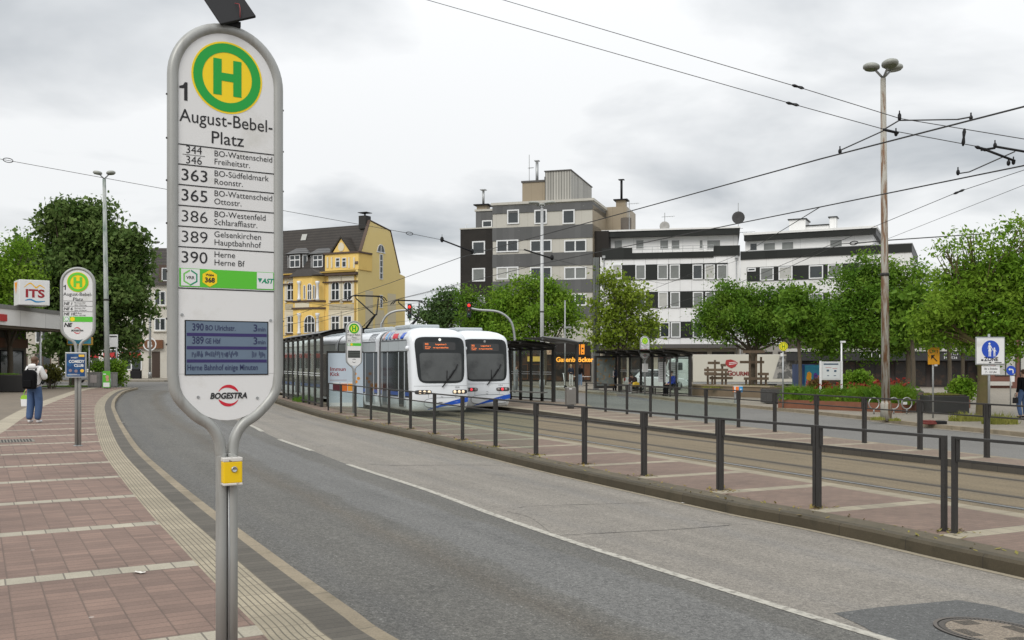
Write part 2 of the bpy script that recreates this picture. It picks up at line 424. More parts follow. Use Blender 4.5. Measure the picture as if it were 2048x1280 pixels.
def marking(name, p0, p1, wd, c2, mat, n=1, dz=.004):
    ys = rows(p0, p1, .5) if abs(p1-p0) > .6 else [p0, p1]
    A, C = [], []
    for y in ys:
        x = interp(c2, y); x2 = interp(c2, y + .1); d = Vector((x2 - x, .1)).normalized(); nn = Vector((d.y, -d.x))
        for lst, sgn in ((A, -1), (C, 1)):
            q = Vector((x, y)) + nn * wd / 2 * sgn; lst.append(Vector((q.x, q.y, road_z(q.x, q.y) + dz)))
    b = B(); b.strip(A, C); return struct(name, b, mat)
road_white = M('road_white', (.42,.40,.345), .7, var=.12, vs=8, stain=(.19,.175,.15), ss=12, st0=.47, st1=.62)
yy = [p.y for p in cl]
marking('road_marking', 3.0, yy[5], .115, CL2, road_white)
marking('road_marking', yy[6], yy[7], .13, CL2, road_white)
marking('road_marking', yy[8]-.2, yy[9]+2, .13, CL2, road_white)
marking('road_marking', yy[9]+6, yy[9]+11, .13, CL2, road_white)
# gutter line along the platform kerb, dirty joint along the left kerb
gut = M('gutter_stone', (.29,.25,.18), .85, var=.25, vs=6, stain=(.18,.16,.13), ss=4)
A = [Vector((interp(KR2, y) - .13, y, road_z(interp(KR2, y) - .13, y) + .004)) for y in ys]
C = [Vector((interp(KR2, y) - .01, y, .004)) for y in ys]
b = B(); b.strip(A, C); struct('gutter', b, gut)
# cracks in the pale lane
crk = M('crack_tar', (.07,.066,.06), .8, var=.2)
b = B()
for pts, wd in (([(1110,1071),(1180,1067),(1260,1063),(1360,1058),(1460,1050)], .016), ([(1015,1023),(1060,1035),(1110,1071),(1148,1083)], .016),
                ([(1015,1023),(1050,1013),(1120,1010),(1260,1006),(1310,1005)], .012), ([(735,928),(800,931),(880,930),(960,930),(1010,932),(1095,937)], .022), ([(1380,1040),(1440,1046),(1500,1049)], .01),
                ([(600,905),(640,893),(655,890)], .02), ([(545,838),(580,836),(650,836)], .05)):
    P = [on_road(x, y, .004) for x, y in pts]
    P2 = smooth(P, 6)
    A = [p + Vector((random.uniform(-.01,.01), -wd*random.uniform(.2,.8), 0)) for p in P2]; C = [p + Vector((0, wd*random.uniform(.2,.8), 0)) for p in P2]
    b.strip(A, C)
struct('road_crack', b, crk)
b = B(); P = [on_road(x, y, .003) for x, y in ((1668,1226),(1760,1214),(1915,1200),(1990,1212),(2048,1228),(2120,1240),(2120,1330),(1880,1330),(1790,1290),(1725,1252))]
b.poly(P[::-1]); b.f[-1] = b.f[-1][::-1]; struct('asphalt_patch', b, patch_asph)

# left pavement -------------------------------------------------------------
def offset(c, d):
    o = []
    for i, p in enumerate(c):
        t = (c[min(i+1, len(c)-1)] - c[max(i-1, 0)]); nn = Vector((-t.y, t.x, 0)).normalized(); o.append(p + nn * d)
    return o
def vec_rot(N, L, ang, sx=1, sy=1):
    tc = N.new('ShaderNodeTexCoord'); mp = N.new('ShaderNodeMapping'); mp.vector_type = 'POINT'
    mp.inputs['Rotation'].default_value = (0, 0, -ang); L.new(tc.outputs['Object'], mp.inputs[0]); return mp.outputs[0]
def pavers(name, cols, ang, bw, bh, mortar=(.10,.085,.075), stripe=None, msize=.006, off=.5, dirt=.35, grid=0):
    # brick courses in world metres turned by ang; optional pale cross stripes every so many metres
    m, nt, N, L, b = newmat(name)
    v = vec_rot(N, L, ang)
    br = N.new('ShaderNodeTexBrick'); L.new(v, br.inputs['Vector']); br.offset = off
    br.inputs['Scale'].default_value = 1; br.inputs['Brick Width'].default_value = bw; br.inputs['Row Height'].default_value = bh
    br.inputs['Mortar Size'].default_value = msize; br.inputs['Mortar Smooth'].default_value = .4; br.inputs['Bias'].default_value = 0
    br.inputs['Color1'].default_value = (*cols[0], 1); br.inputs['Color2'].default_value = (*cols[1], 1); br.inputs['Mortar'].default_value = (*mortar, 1)
    tc = N.new('ShaderNodeTexCoord')
    c = br.outputs['Color']; fac = br.outputs['Fac']
    if grid:
        sg = N.new('ShaderNodeSeparateXYZ'); L.new(v, sg.inputs[0]); wob = nmath(N, L, 'MULTIPLY_ADD', nnoise(N, L, tc.outputs['Object'], 6, 2), .02, -.01)
        ln = nmath(N, L, 'LESS_THAN', nmath(N, L, 'MULTIPLY', nmath(N, L, 'FRACT', nmath(N, L, 'DIVIDE', nmath(N, L, 'ADD', sg.outputs[0], wob), grid)), grid), .014)
        c = nmix(N, L, nmath(N, L, 'MULTIPLY', ln, .12), c, tuple(x*.6 for x in mortar))
    if stripe:
        per, wd, ph, scol, blk = stripe
        s = N.new('ShaderNodeSeparateXYZ'); L.new(v, s.inputs[0])
        fr = nmath(N, L, 'FRACT', nmath(N, L, 'DIVIDE', nmath(N, L, 'ADD', s.outputs[1], ph), per))
        on = nmath(N, L, 'LESS_THAN', fr, wd / per)
        fx = nmath(N, L, 'FRACT', nmath(N, L, 'DIVIDE', s.outputs[0], blk))
        jn = nmath(N, L, 'LESS_THAN', nmath(N, L, 'MINIMUM', nmath(N, L, 'MULTIPLY', fx, blk), nmath(N, L, 'MULTIPLY', nmath(N, L, 'SUBTRACT', 1.0, fx), blk)), .006)
        ed = nmath(N, L, 'LESS_THAN', nmath(N, L, 'MINIMUM', nmath(N, L, 'MULTIPLY', fr, per), nmath(N, L, 'SUBTRACT', wd, nmath(N, L, 'MULTIPLY', fr, per))), .007)
        j = nmath(N, L, 'MAXIMUM', jn, ed)
        idx = nmath(N, L, 'FLOOR', nmath(N, L, 'DIVIDE', s.outputs[0], blk))
        wn = N.new('ShaderNodeTexWhiteNoise'); wn.noise_dimensions = '2D'
        cb = N.new('ShaderNodeCombineXYZ'); L.new(idx, cb.inputs[0]); L.new(nmath(N, L, 'FLOOR', nmath(N, L, 'DIVIDE', nmath(N, L, 'ADD', s.outputs[1], ph), per)), cb.inputs[1]); L.new(cb.outputs[0], wn.inputs['Vector'])
        k = nmath(N, L, 'MULTIPLY_ADD', wn.outputs['Value'], .22, .86)
        sv = N.new('ShaderNodeVectorMath'); sv.operation = 'SCALE'; sv.inputs[0].default_value = scol; L.new(k, sv.inputs['Scale'])
        sc_ = nmix(N, L, j, sv.outputs[0], (.14,.125,.10))
        c = nmix(N, L, on, c, sc_)
    g = nnoise(N, L, tc.outputs['Object'], 60, 2, .8); g2 = nnoise(N, L, tc.outputs['Object'], .7, 5, .65); g3 = nnoise(N, L, tc.outputs['Object'], 5, 4, .6)
    k = nmath(N, L, 'MULTIPLY', nmath(N, L, 'MULTIPLY_ADD', nramp(N, L, g, .3, .7), .30, .85), nmath(N, L, 'MULTIPLY_ADD', g2, dirt*1.3, 1 - dirt*.65))
    k = nmath(N, L, 'MULTIPLY', k, nmath(N, L, 'MULTIPLY_ADD', g3, .3, .85))
    sv = N.new('ShaderNodeVectorMath'); sv.operation = 'SCALE'; L.new(c, sv.inputs[0]); L.new(k, sv.inputs['Scale'])
    vo = N.new('ShaderNodeTexVoronoi'); vo.inputs['Scale'].default_value = 3.2; L.new(tc.outputs['Object'], vo.inputs['Vector'])
    sp = nmath(N, L, 'MULTIPLY', nmath(N, L, 'LESS_THAN', vo.outputs['Distance'], .055), nmath(N, L, 'GREATER_THAN', nnoise(N, L, tc.outputs['Object'], 3, 1), .55))
    c = nmix(N, L, nmath(N, L, 'MULTIPLY', sp, .5), sv.outputs[0], (.5,.46,.42))
    L.new(c, b.inputs['Base Color']); b.inputs['Roughness'].default_value = .82
    bp = N.new('ShaderNodeBump'); bp.inputs['Strength'].default_value = .4; bp.inputs['Distance'].default_value = .006
    L.new(nmath(N, L, 'ADD', nmath(N, L, 'MULTIPLY', fac, -1), nmath(N, L, 'MULTIPLY', g, .4)), bp.inputs['Height']); L.new(bp.outputs[0], b.inputs['Normal'])
    return m
PA = R(29.5)
red_pav = pavers('red_pavers', ((.215,.142,.110),(.155,.104,.082)), PA, .215, .107, (.122,.085,.066), (2.20,.24,.87,(.335,.305,.238),.2), .006, 0, .65, .215)
brown_pav = pavers('brown_pavers', ((.185,.15,.108),(.155,.128,.095)), R(20), .22, .11)
plat_pav = pavers('platform_pavers', ((.190,.130,.098),(.158,.108,.083)), ANG, .20, .10, (.13,.098,.072), (2.0,.28,.6,(.29,.255,.185),.3), .006, .5, .55)
slab_pav = pavers('slab_pavers', ((.275,.238,.170),(.245,.213,.152)), ANG, .3, .3, (.16,.135,.09), None, .01, 0)
far_pav = pavers('plaza_pavers', ((.235,.208,.165),(.205,.183,.146)), R(12), .3, .2, (.18,.155,.125), None, .008)
far_plat = pavers('island_pavers', ((.205,.152,.112),(.18,.132,.10)), ANG, .2, .1, (.13,.10,.07), (1.7,.3,.2,(.285,.248,.18),.3))

def uvstrip_mat(name, col, joint_v, grooves=0, width=.3, jcol=(.1,.09,.07), var=.2, moss=None):
    # UV x is metres across, UV y metres along
    m, nt, N, L, b = newmat(name)
    uv = N.new('ShaderNodeUVMap'); s = N.new('ShaderNodeSeparateXYZ'); L.new(uv.outputs[0], s.inputs[0])
    tc = N.new('ShaderNodeTexCoord'); o = tc.outputs['Object']
    fv = nmath(N, L, 'FRACT', nmath(N, L, 'DIVIDE', s.outputs[1], joint_v))
    jn = nmath(N, L, 'LESS_THAN', nmath(N, L, 'MULTIPLY', fv, joint_v), .009)
    wn = N.new('ShaderNodeTexWhiteNoise'); wn.noise_dimensions = '1D'; L.new(nmath(N, L, 'FLOOR', nmath(N, L, 'DIVIDE', s.outputs[1], joint_v)), wn.inputs['W'])
    k = nmath(N, L, 'MULTIPLY', nmath(N, L, 'MULTIPLY_ADD', wn.outputs['Value'], var, 1-var/2), nmath(N, L, 'MULTIPLY_ADD', nramp(N, L, nnoise(N, L, o, 70, 2, .8), .3, .7), .34, .83))
    k = nmath(N, L, 'MULTIPLY', k, nmath(N, L, 'MULTIPLY_ADD', nnoise(N, L, o, 1.6, 5, .65), .6, .7))
    sv = N.new('ShaderNodeVectorMath'); sv.operation = 'SCALE'; sv.inputs[0].default_value = col; L.new(k, sv.inputs['Scale']); c = sv.outputs[0]
    h = nmath(N, L, 'MULTIPLY', jn, -1)
    if moss: c = nmix(N, L, nramp(N, L, nnoise(N, L, o, 3, 6, .7), .5, .68), c, moss)
    if grooves:
        fu = nmath(N, L, 'FRACT', nmath(N, L, 'MULTIPLY', s.outputs[0], grooves / width))
        gv = nmath(N, L, 'LESS_THAN', fu, .22)
        c = nmix(N, L, gv, c, tuple(x * .42 for x in col)); h = nmath(N, L, 'SUBTRACT', h, gv)
    c = nmix(N, L, jn, c, jcol)
    L.new(c, b.inputs['Base Color']); b.inputs['Roughness'].default_value = .85
    bp = N.new('ShaderNodeBump'); bp.inputs['Strength'].default_value = .6; bp.inputs['Distance'].default_value = .008
    L.new(h, bp.inputs['Height']); L.new(bp.outputs[0], b.inputs['Normal'])
    return m
kerb_gran = uvstrip_mat('granite_kerb', (.235,.195,.135), 1.0, moss=(.155,.130,.085))
dark_brick = uvstrip_mat('dark_bricks', (.092,.082,.066), .10, jcol=(.06,.055,.045), var=.35)
tactile = uvstrip_mat('tactile_slabs', (.305,.265,.190), .30, 7, .30, (.16,.135,.095), moss=(.255,.222,.16))
o0 = KL; o1 = offset(KL, .115); o2 = offset(KL, .33); o3 = offset(KL, .66)
face = [Vector((p.x, p.y, .1)) + (q - p) * -.18 for p, q in zip(o0, o1)]
face = [Vector((p.x, p.y, .1)) for p in face]
cham = [Vector((p.x, p.y, ZS - .018)) + Vector(((p - q).x, (p - q).y, 0)) * .10 for p, q in zip(o0, o1)]
b = B(); b.strip(o1, o0); b.strip(o0, cham); b.strip(cham, face)
for i, f in enumerate(b.f): b.f[i] = f[::-1]
for i in b.uv: b.uv[i] = b.uv[i][::-1]
struct('kerb', b, kerb_gran)
def flip(b):
    b.f = [f[::-1] for f in b.f]; b.uv = {i: u[::-1] for i, u in b.uv.items()}; return b
b = B(); b.strip(o1, o2); struct('kerb_bricks', flip(b), dark_brick)
b = B(); b.strip(o2, o3); struct('tactile_paving', flip(b), tactile)
bandp = [(-3.6,-4), (-5.6,6), (-8.6,14), (-11.65,21.6), (-14.6,28.5), (-17.5,35.6), (-21.4,46), (-25,56), (-26.5,62)]
BD = [(p.x, p.y) for p in smooth([Vector((x, y, 0)) for x, y in bandp], 6)]
rr = [p for p in o3]
bi = [Vector((interp(BD, p.y), p.y, ZS)) for p in rr]; bo = [p + Vector((-.62, .2, 0)) for p in bi]; far = [Vector((-75, p.y, ZS)) for p in rr]
b = B(); b.strip(rr, bi); struct('pavement', flip(b), red_pav)
b = B(); b.strip(bi, bo); struct('pavement_band', flip(b), uvstrip_mat('band_slabs', (.335,.295,.222), .4))
b = B(); b.strip(bo, far); struct('forecourt', flip(b), brown_pav)
# pavement in front of the houses across the junction
b = B(); b.slab([(-120,118),(-120,83),(-30.5,83.2),(-28,88),(-21,98),(-6,101),(2,128),(-120,150)][::-1], -.2, ZS); struct('house_pavement', b, far_pav)

# platforms and tracks -------------------------------------------------------
def sline(s, ys, z): return [Vector(((s - N_.y * y) / N_.x, y, z)) for y in ys]
yp = rows(-3, 64, 1.0)
SE = 11.1
kt = [Vector((interp(KR2, y), y, ZP)) for y in yp]; kb = [Vector((p.x, p.y, -.05)) for p in kt]
dn = Vector((N_.x, N_.y, 0))
k1 = [p + dn * .16 for p in kt]; k2 = [p + dn * .46 for p in kt]
plat_kerb = uvstrip_mat('mossy_kerb', (.062,.050,.030), 1.0, moss=(.040,.034,.019), jcol=(.03,.025,.018))
dirty_slab = uvstrip_mat('dirty_slabs', (.100,.082,.052), .5, moss=(.070,.060,.034))
kc = [p + Vector((0, 0, -.03)) for p in kt]; kt_ = [p + dn * .03 for p in kt]
b = B(); b.strip(kb, kc); b.strip(kc, kt_); b.strip(kt_, k1); struct('platform_kerb', b, plat_kerb)
b = B(); b.strip(k1, k2); struct('platform_slabs', b, dirty_slab)
e0 = sline(SE, yp, ZP); e1 = [p - dn * .32 for p in e0]
b = B(); b.strip(k2, e1); struct('platform', b, plat_pav)
b = B(); b.strip(e1, e0); b.strip(e0, [p - Vector((0,0,.2)) for p in e0]); struct('platform_edge', b, slab_pav)
# far edge of track
FE = smooth([Vector((14.6,6,ZP)), Vector((12.0,12,ZP)), Vector((9.5,17.5,ZP)), Vector((6.3,23.9,ZP)), Vector((3.3,31.2,ZP)), Vector((1.2,37.1,ZP)), Vector((-.0,39.9,ZP)), Vector((-4.75,50,ZP)), Vector((-9.65,60.5,ZP)), Vector((-13.1,68,ZP))], 6)
FE2 = [(p.x, p.y) for p in FE]
b = B(); ya = rows(-3, 130, 2.0)
b.strip(sline(SE - .05, ya, 0), [Vector((max(interp(FE2, y), -60) + .05, y, 0)) for y in ya]); struct('track_bed', b, track_asph)
rail_m = M('rail_steel', (.42,.43,.44), .35, .9, var=.15); groove_m = M('rail_groove', (.045,.04,.035), .8)
TR1, TR2 = 12.8, 15.7
for s_ in (TR1 - .5, TR1 + .5, TR2 - .5, TR2 + .5):
    yb = rows(-3, 120, 6.0)
    rail_d = M('rail_dull', (.085,.07,.05), .8, 0, var=.2)
    b = B(); b.strip(sline(s_ - .035, yb, .005), sline(s_ + .025, yb, .005)); b.m = 1
    b.strip(sline(s_ + .028, yb, .004), sline(s_ + .075, yb, .004)); b.strip(sline(s_ - .075, yb, .003), sline(s_ - .04, yb, .003)); struct('rail', b, [rail_m if s_ < TR1 else rail_d, groove_m])
# far (island) platform
f2px = ((1973.7,915),(1840,899),(1728.7,886),(1633,874.2),(1549.6,863.6),(1477,854.6),(1412,847),(1353,840),(1301,834),(1254,828.4),(1211,823.4),(1172,819))
F2 = [gr(x, y, ZP) for x, y in f2px]
OUT = smooth([Vector((14.5,5,ZP)), Vector((12.6,11.5,ZP))] + [p + Vector((.38,.12,0)) for p in F2] + [Vector((3.15,44,ZP)), Vector((-.7,52,ZP)), Vector((-7,66,ZP))], 6)
OU2 = [(p.x, p.y) for p in OUT]
yf = rows(6.5, 66, .9)
i0 = curve_at(FE2, yf, ZP); i1 = [Vector((interp(OU2, p.y), p.y, ZP)) for p in i0]
i0a = [a.lerp(c, .17) for a, c in zip(i0, i1)]; i1a = [c - Vector((.16, 0, 0)) for c in i1]
b = B(); b.strip([p - Vector((0,0,.2)) for p in i0], i0); struct('island_edge', b, uvstrip_mat('edge_blocks', (.07,.062,.05), .55, jcol=(.03,.027,.02)))
b = B(); b.strip(i0, i0a); struct('island_slabs', b, slab_pav)
b = B(); b.strip(i0a, i1a); struct('island_platform', b, far_plat)
b = B(); b.strip(i1a, i1); b.strip(i1, [p - Vector((0,0,.2)) for p in i1]); struct('island_kerb', b, kerb_gran)
# far pavement / plaza
fk = [gr(x, y, 0) for x, y in ((2048,874),(1837,853),(1734,840),(1600,825.6),(1557,821.5),(1456,812),(1360,803.5),(1299,796.5),(1180,787))]
FK = smooth([Vector((15.5,14,0)), Vector((14.9,20,0))] + fk + [Vector((2.5,74,0)), Vector((-1,88,0))], 6)
FKt = [Vector((p.x, p.y, ZF)) for p in FK]
fin = [p + Vector((.18,.04,0)) for p in FKt]
b = B(); b.strip([Vector((p.x,p.y,-.05)) for p in FK], FKt); b.strip(FKt, fin); struct('far_kerb', b, kerb_gran)
b = B(); b.strip(fin, [Vector((110, p.y, ZF)) for p in fin]); b.poly([(fin[-1].x,fin[-1].y,ZF),(110,fin[-1].y,ZF),(110,140,ZF),(-6,140,ZF)]); struct('plaza', b, far_pav)
# gutter strip of the right road
b = B(); b.strip([Vector((p.x-.3,p.y,.0)) for p in FK], [Vector((p.x,p.y,.0)) for p in FK]); struct('far_gutter', b, uvstrip_mat('gutter_blocks', (.215,.192,.155), .5))
# ------------------------------------------------------------------ tram / bus stop signs
def SX(x): return (x - 452) * .00285
def SZ(y): return 1.65 + (723 - y) * .002737
def stadium(hw, zt, zb, n=20):
    return [(hw*math.cos(math.pi*k/n), zt + hw*math.sin(math.pi*k/n)) for k in range(n+1)] + [(-hw*math.cos(math.pi*k/n), zb - hw*math.sin(math.pi*k/n)) for k in range(n+1)]
def crescent(b, c, r, th, a0, a1, y, flipd=False, n=20):
    P, Q = [], []
    for k in range(n + 1):
        t = k / n; a = R(lerp(a0, a1, t)); w_ = th * (math.sin(math.pi * min(1, t * .95 + .03)) ** .7) * (lerp(1.35, .55, t) if not flipd else lerp(.55, 1.35, t))
        P.append((c[0] + r*math.cos(a), y, c[1] + r*math.sin(a))); Q.append((c[0] + (r - w_)*math.cos(a), y, c[1] + (r - w_)*math.sin(a)))
    for i in range(n): b.poly([P[i], P[i+1], Q[i+1], Q[i]])
def emblem(b, x, z, s, y, lettered=True):           # red swoosh ring with the operator's name across it; s = name width
    b.m = 0; crescent(b, (x, z), s*.29, s*.085, 22, 158, y); crescent(b, (x, z), s*.29, s*.085, 202, 338, y)
    if lettered:
        b.m = 1; b.rect(x - s*.56, x + s*.56, z - s*.105, z + s*.105, y - .0006) if False else None
        b.m = 1; b.text('BOGESTRA', x, z - s*.075, s*.155, y - .0012, 'C', .05, .22, width=s)
def stop_sign(label, loc, rz, kind, group='stop signs of the square'):
    t = thing('stop_sign', label, 'stop sign', loc, rz, group)
    ZB = {'A': 742, 'B': 471, 'C': 575, 'D': 438}[kind]; dz_ = ZB - 742   # local row where the lower bend starts
    yb = -.012; e = .0016 if kind == 'A' else .004
    # tube frame: two poles that bend apart into a hoop
    def side(sg):
        pts = [(452 - sg*10.5, 1290 if kind == 'A' else 1325), (452 - sg*10.5, 1100), (452 - sg*10.5, 930), (452 - sg*11.5, 905), (452 - sg*16, 876), (452 - sg*32, 849), (452 - sg*61, 828), (452 - sg*94, 789), (452 - sg*102, 748)]
        P = [Vector((SX(x), 0, SZ(y + (dz_ if y < 1200 else 0)))) for x, y in pts]; P[0].z = 0.0
        return smooth(P[1:], 6), P[0]
    zt = SZ(166); hw = .2907
    ls, l0 = side(1); rs, r0 = side(-1)
    arc = [Vector((-hw*math.cos(math.pi*k/28), 0, zt + hw*math.sin(math.pi*k/28))) for k in range(29)]
    b = B(); b.tube([l0] + ls + arc + rs[::-1] + [r0], .0305, 14); fr = part('tube_frame', b, frame_grey if kind in 'AB' else galv, t)
    if kind == 'A':
        for sg in (-1, 1):
            for yy in (205, 290, 372, 455, 548, 640, 690):
                b = B(); b.ball((sg*.322, 0, SZ(yy)), .006, n=6, m=4); part('bolt', b, dark_metal, fr)
    b = B(); b.lathe([(.055, 0), (.055, .012), (.036, .014)], (l0.x, 0, 0), 14); b.lathe([(.055, 0), (.055, .012), (.036, .014)], (r0.x, 0, 0), 14); part('base_collar', b, galv, t)
    b = B(); b.prism(stadium(.270, zt, SZ(ZB)), yb, .012); bd = part('board', b, white_board, t, .002)
    b = B(); y = yb - e
    cz = SZ(157)
    b.disc((0, cz), .196, y, yb + .002, 48); b.m = 1; b.ring((0, cz), .137, .186, y - e, n=48)
    y2 = y - e
    for x0, x1, z0, z1 in ((-.078, -.032, -.098, .098), (.032, .078, -.098, .098), (-.032, .032, -.020, .024)): b.rect(x0, x1, cz + z0, cz + z1, y2)
    ym, gm = {'A': (h_yellow, go_green), 'B': (h_yellow, lime), 'C': (M('pale_yellow', (.72,.80,.03), .4), go_green), 'D': (M('pale_yellow', (.72,.80,.03), .4), lime)}[kind]
    part('stop_symbol', b, [ym, gm], bd)
    b = B(); yt = yb - e
    if kind == 'C': b.text('3', SX(361), SZ(214), .098, yt, 'L', .035)
    else: draw_one(b, SX(361), SZ(214), .098, yt)
    b.text('August-Bebel-', 0, SZ(255), .070, yt, 'C', .004, width=.515); b.text('Platz', 0, SZ(291), .070, yt, 'C', .004, width=.178)
    def line(yy, x0=357, x1=547): b.rect(SX(x0), SX(x1), SZ(yy) - .003, SZ(yy) + .003, yt)
    def row(num, l1, l2, yc, bold=-.008):
        if '/' in num:
            a, c = num.split('/'); b.text(a, SX(388), SZ(yc - 3), .043, yt, 'C', .0); b.text(c, SX(388), SZ(yc + 17), .043, yt, 'C', .0)
            b.rect(SX(367), SX(409), SZ(yc) - .0012, SZ(yc) + .0012, yt)
        else: b.text(num, SX(363), SZ(yc + 11), .064, yt, 'L', bold, width=.138)
        b.text(l1, SX(426), SZ(yc - 3),   .033, yt, 'L', .0, width=SX(540)-SX(426) if 'Watten' in l1 else None); b.text(l2, SX(426), SZ(yc + 13), .033, yt, 'L', .0)
    if kind == 'A':
        for yy in (300, 339, 378.6, 419, 459.5, 499.5, 580): line(yy)
        row('344/346', 'BO-Wattenscheid', 'Freiheitstr.', 319); row('363', 'BO-Südfeldmark', 'Roonstr.', 358.5, .004); row('365', 'BO-Wattenscheid', 'Ottostr.', 398, .004)
        row('386', 'BO-Westenfeld', 'Schlaraffiastr.', 439, -.008); row('389', 'Gelsenkirchen', 'Hauptbahnhof', 479); row('390', 'Herne', 'Herne Bf', 519, .0)
        gy = (541, 577)
    elif kind == 'B':
        for yy in (292, 329, 367): line(yy)
        for (n_, l1, l2), yc in zip((('NE 1', 'Bochum Hbf', 'über Höntrop'), ('NE 6', 'Bochum Hbf', 'über Weitmar'), ('NE 10', 'GE-Buer', 'über GE-Hbf')), (311, 348, 385)):
            b.text(n_, SX(363), SZ(yc + 9), .055, yt, 'L', .03, .2); b.text(l1, SX(430), SZ(yc - 2), .028, yt); b.text(l2, SX(430), SZ(yc + 13), .028, yt)
        b.text('NE', SX(364), SZ(476), .075, yt, 'L', .06, .25); gy = (403, 440)
    elif kind == 'C':
        for yy in (300, 345): line(yy)
        b.text('302', SX(365), SZ(334), .06, yt, 'L', .02); glyphs(b, SX(426), SX(520), SZ(318), .03, yt, 3); glyphs(b, SX(426), SX(480), SZ(334), .03, yt, 4); gy = (359, 397)
    else:
        for yy in (300, 328, 356): line(yy)
        b.text('344', SX(362), SZ(322), .05, yt); b.text('390', SX(362), SZ(376), .05, yt); gy = (386, 422)
        glyphs(b, SX(426), SX(530), SZ(322), .03, yt, 5); glyphs(b, SX(426), SX(520), SZ(376), .03, yt, 6)
    part('lettering', b, ink, bd)
    if kind == 'D':
        b = B(); b.text('365 389', SX(362), SZ(350), .05, yt, 'L', .03, width=.4); part('lettering', b, logo_red, bd)
    b = B(); b.rect(SX(361), SX(545), SZ(gy[1]), SZ(gy[0]), yt - .0003); part('green_band', b, M('band_green', (.09,.50,.025), .4, var=.03), bd)
    gm_ = (gy[0] + gy[1]) / 2; gh = SZ(gy[0]) - SZ(gy[1])
    b = B(); yg = yt - .001 - e * .3; b.rect(SX(364), SX(399), SZ(gy[1] - 2), SZ(gy[0] + 1), yg)
    if kind == 'A':
        q = B(); q.rect(SX(510), SX(543), SZ(gy[1] - 2), SZ(gy[0] + 1), yg); q.m = 1; q.text('AST', SX(520), SZ(gm_) - .012, .026, yg - e*.3, 'L', .06, .3); hz = SZ(gm_)
        q.poly([(SX(511.5), yg - e*.3, hz + .014), (SX(516), yg - e*.3, hz - .012), (SX(521), yg - e*.3, hz + .014)]); part('call_taxi_badge', q, [white_paint, M('deep_green', (.0,.25,.12), .4)], bd)
    b.m = 1; hx = SX(418); hz = SZ(gm_); hr = gh * .46
    b.poly([(hx + hr*math.sin(R(60*k)), yg, hz + hr*math.cos(R(60*k))) for k in range(6)][::-1])
    b.m = 2; vx = SX(381.5)                      # open hexagon ring, two greens
    for k0, m_ in ((0, 3), (1, 3), (2, 3), (3, 2), (4, 2), (5, 2)):
        b.m = m_; a0, a1 = R(60*k0 + (4 if k0 == 0 else 0)), R(60*(k0+1) - (4 if k0 == 5 else 0)); ro, ri = gh*.44, gh*.35
        b.poly([(vx + ro*math.sin(a0), yg - e*.3, hz + ro*math.cos(a0)), (vx + ro*math.sin(a1), yg - e*.3, hz + ro*math.cos(a1)), (vx + ri*math.sin(a1), yg - e*.3, hz + ri*math.cos(a1)), (vx + ri*math.sin(a0), yg - e*.3, hz + ri*math.cos(a0))][::-1])
    if kind == 'A':
        b.m = 4; b.text('VRR', vx, hz - .008, .017, yg - e*.3, 'C', .03); b.text('Wabe', hx, hz + .013, .013, yg - e*.3, 'C', .05); b.text('368', hx, hz - .021, .026, yg - e*.3, 'C', .06)
    part('tariff_badge', b, [white_paint, h_yellow, M('mid_green', (.16,.52,.09), .4), M('deep_green', (.0,.25,.12), .4), ink], bd)
    b = B()
    if kind in 'AC':
        x0, x1, z0, z1 = SX(373), SX(531), SZ(748), SZ(644)
        if kind == 'C': x0, x1, z0, z1 = SX(372), SX(532), SZ(560), SZ(464)
        b.box(x0 - .006, x1 + .006, yb - .003, yb + .01, z0 - .006, z1 + .006); dp = part('display_frame', b, black, bd)
        b = B(); b.rect(x0, x1, z0, z1, yb - .0045); lcd = part('display', b, M('lcd', (.135,.185,.25), .22, var=.12, vs=6, spec=.4) if kind == 'A' else M('lcd_dark', (.035,.04,.036), .25), dp)
        b = B(); yl = yb - .0055
        hh = (z1 - z0) / 4
        for k in (1, 2, 3): b.rect(x0 + .004, x1 - .004, z0 + hh*k - .0085, z0 + hh*k + .0085, yl)
        part('divider_bar', b, M('lcd_violet', (.028,.018,.11), .4) if kind == 'A' else M('lcd_line', (.10,.11,.10), .4), lcd)
        if kind == 'A':
            b = B(); zl = [z0 + hh*k + hh*.30 for k in (3, 2, 1, 0)]
            for zz_, n_, d_ in ((zl[0], '390', 'BO Ulrichstr.'), (zl[1], '389', 'GE Hbf')):
                b.text(n_, SX(384), zz_, .040, yl, 'L', .02, width=.061); b.text(d_, SX(409), zz_ + .002, .029, yl, 'L', .02, width=.165 if n_ == '390' else .083)
                b.text('3', SX(502), zz_, .040, yl, 'L', .02); b.text('min', SX(527.5), zz_ + .001, .025, yl, 'R', .015, width=.043)
            rr_ = random.Random(3)
            for xa, xb in ((384, 405), (409, 438), (440, 473), (500, 510), (514, 527)):
                x_ = xa
                while x_ < xb - 1:
                    h0, h1 = rr_.uniform(-.016, .004), rr_.uniform(.008, .024); b.rect(SX(x_), SX(x_ + 1.1), zl[2] + .01 + h0, zl[2] + .01 + h1, yl); x_ += rr_.choice((1.7, 2.1, 2.7))
            b.text('Herne Bahnhof einige Minuten', SX(375), zl[3], .032, yl, 'L', .015, width=SX(511) - SX(375))
            part('display_lettering', b, M('lcd_ink', (.012,.018,.075), .4), lcd)
        else:
            pass
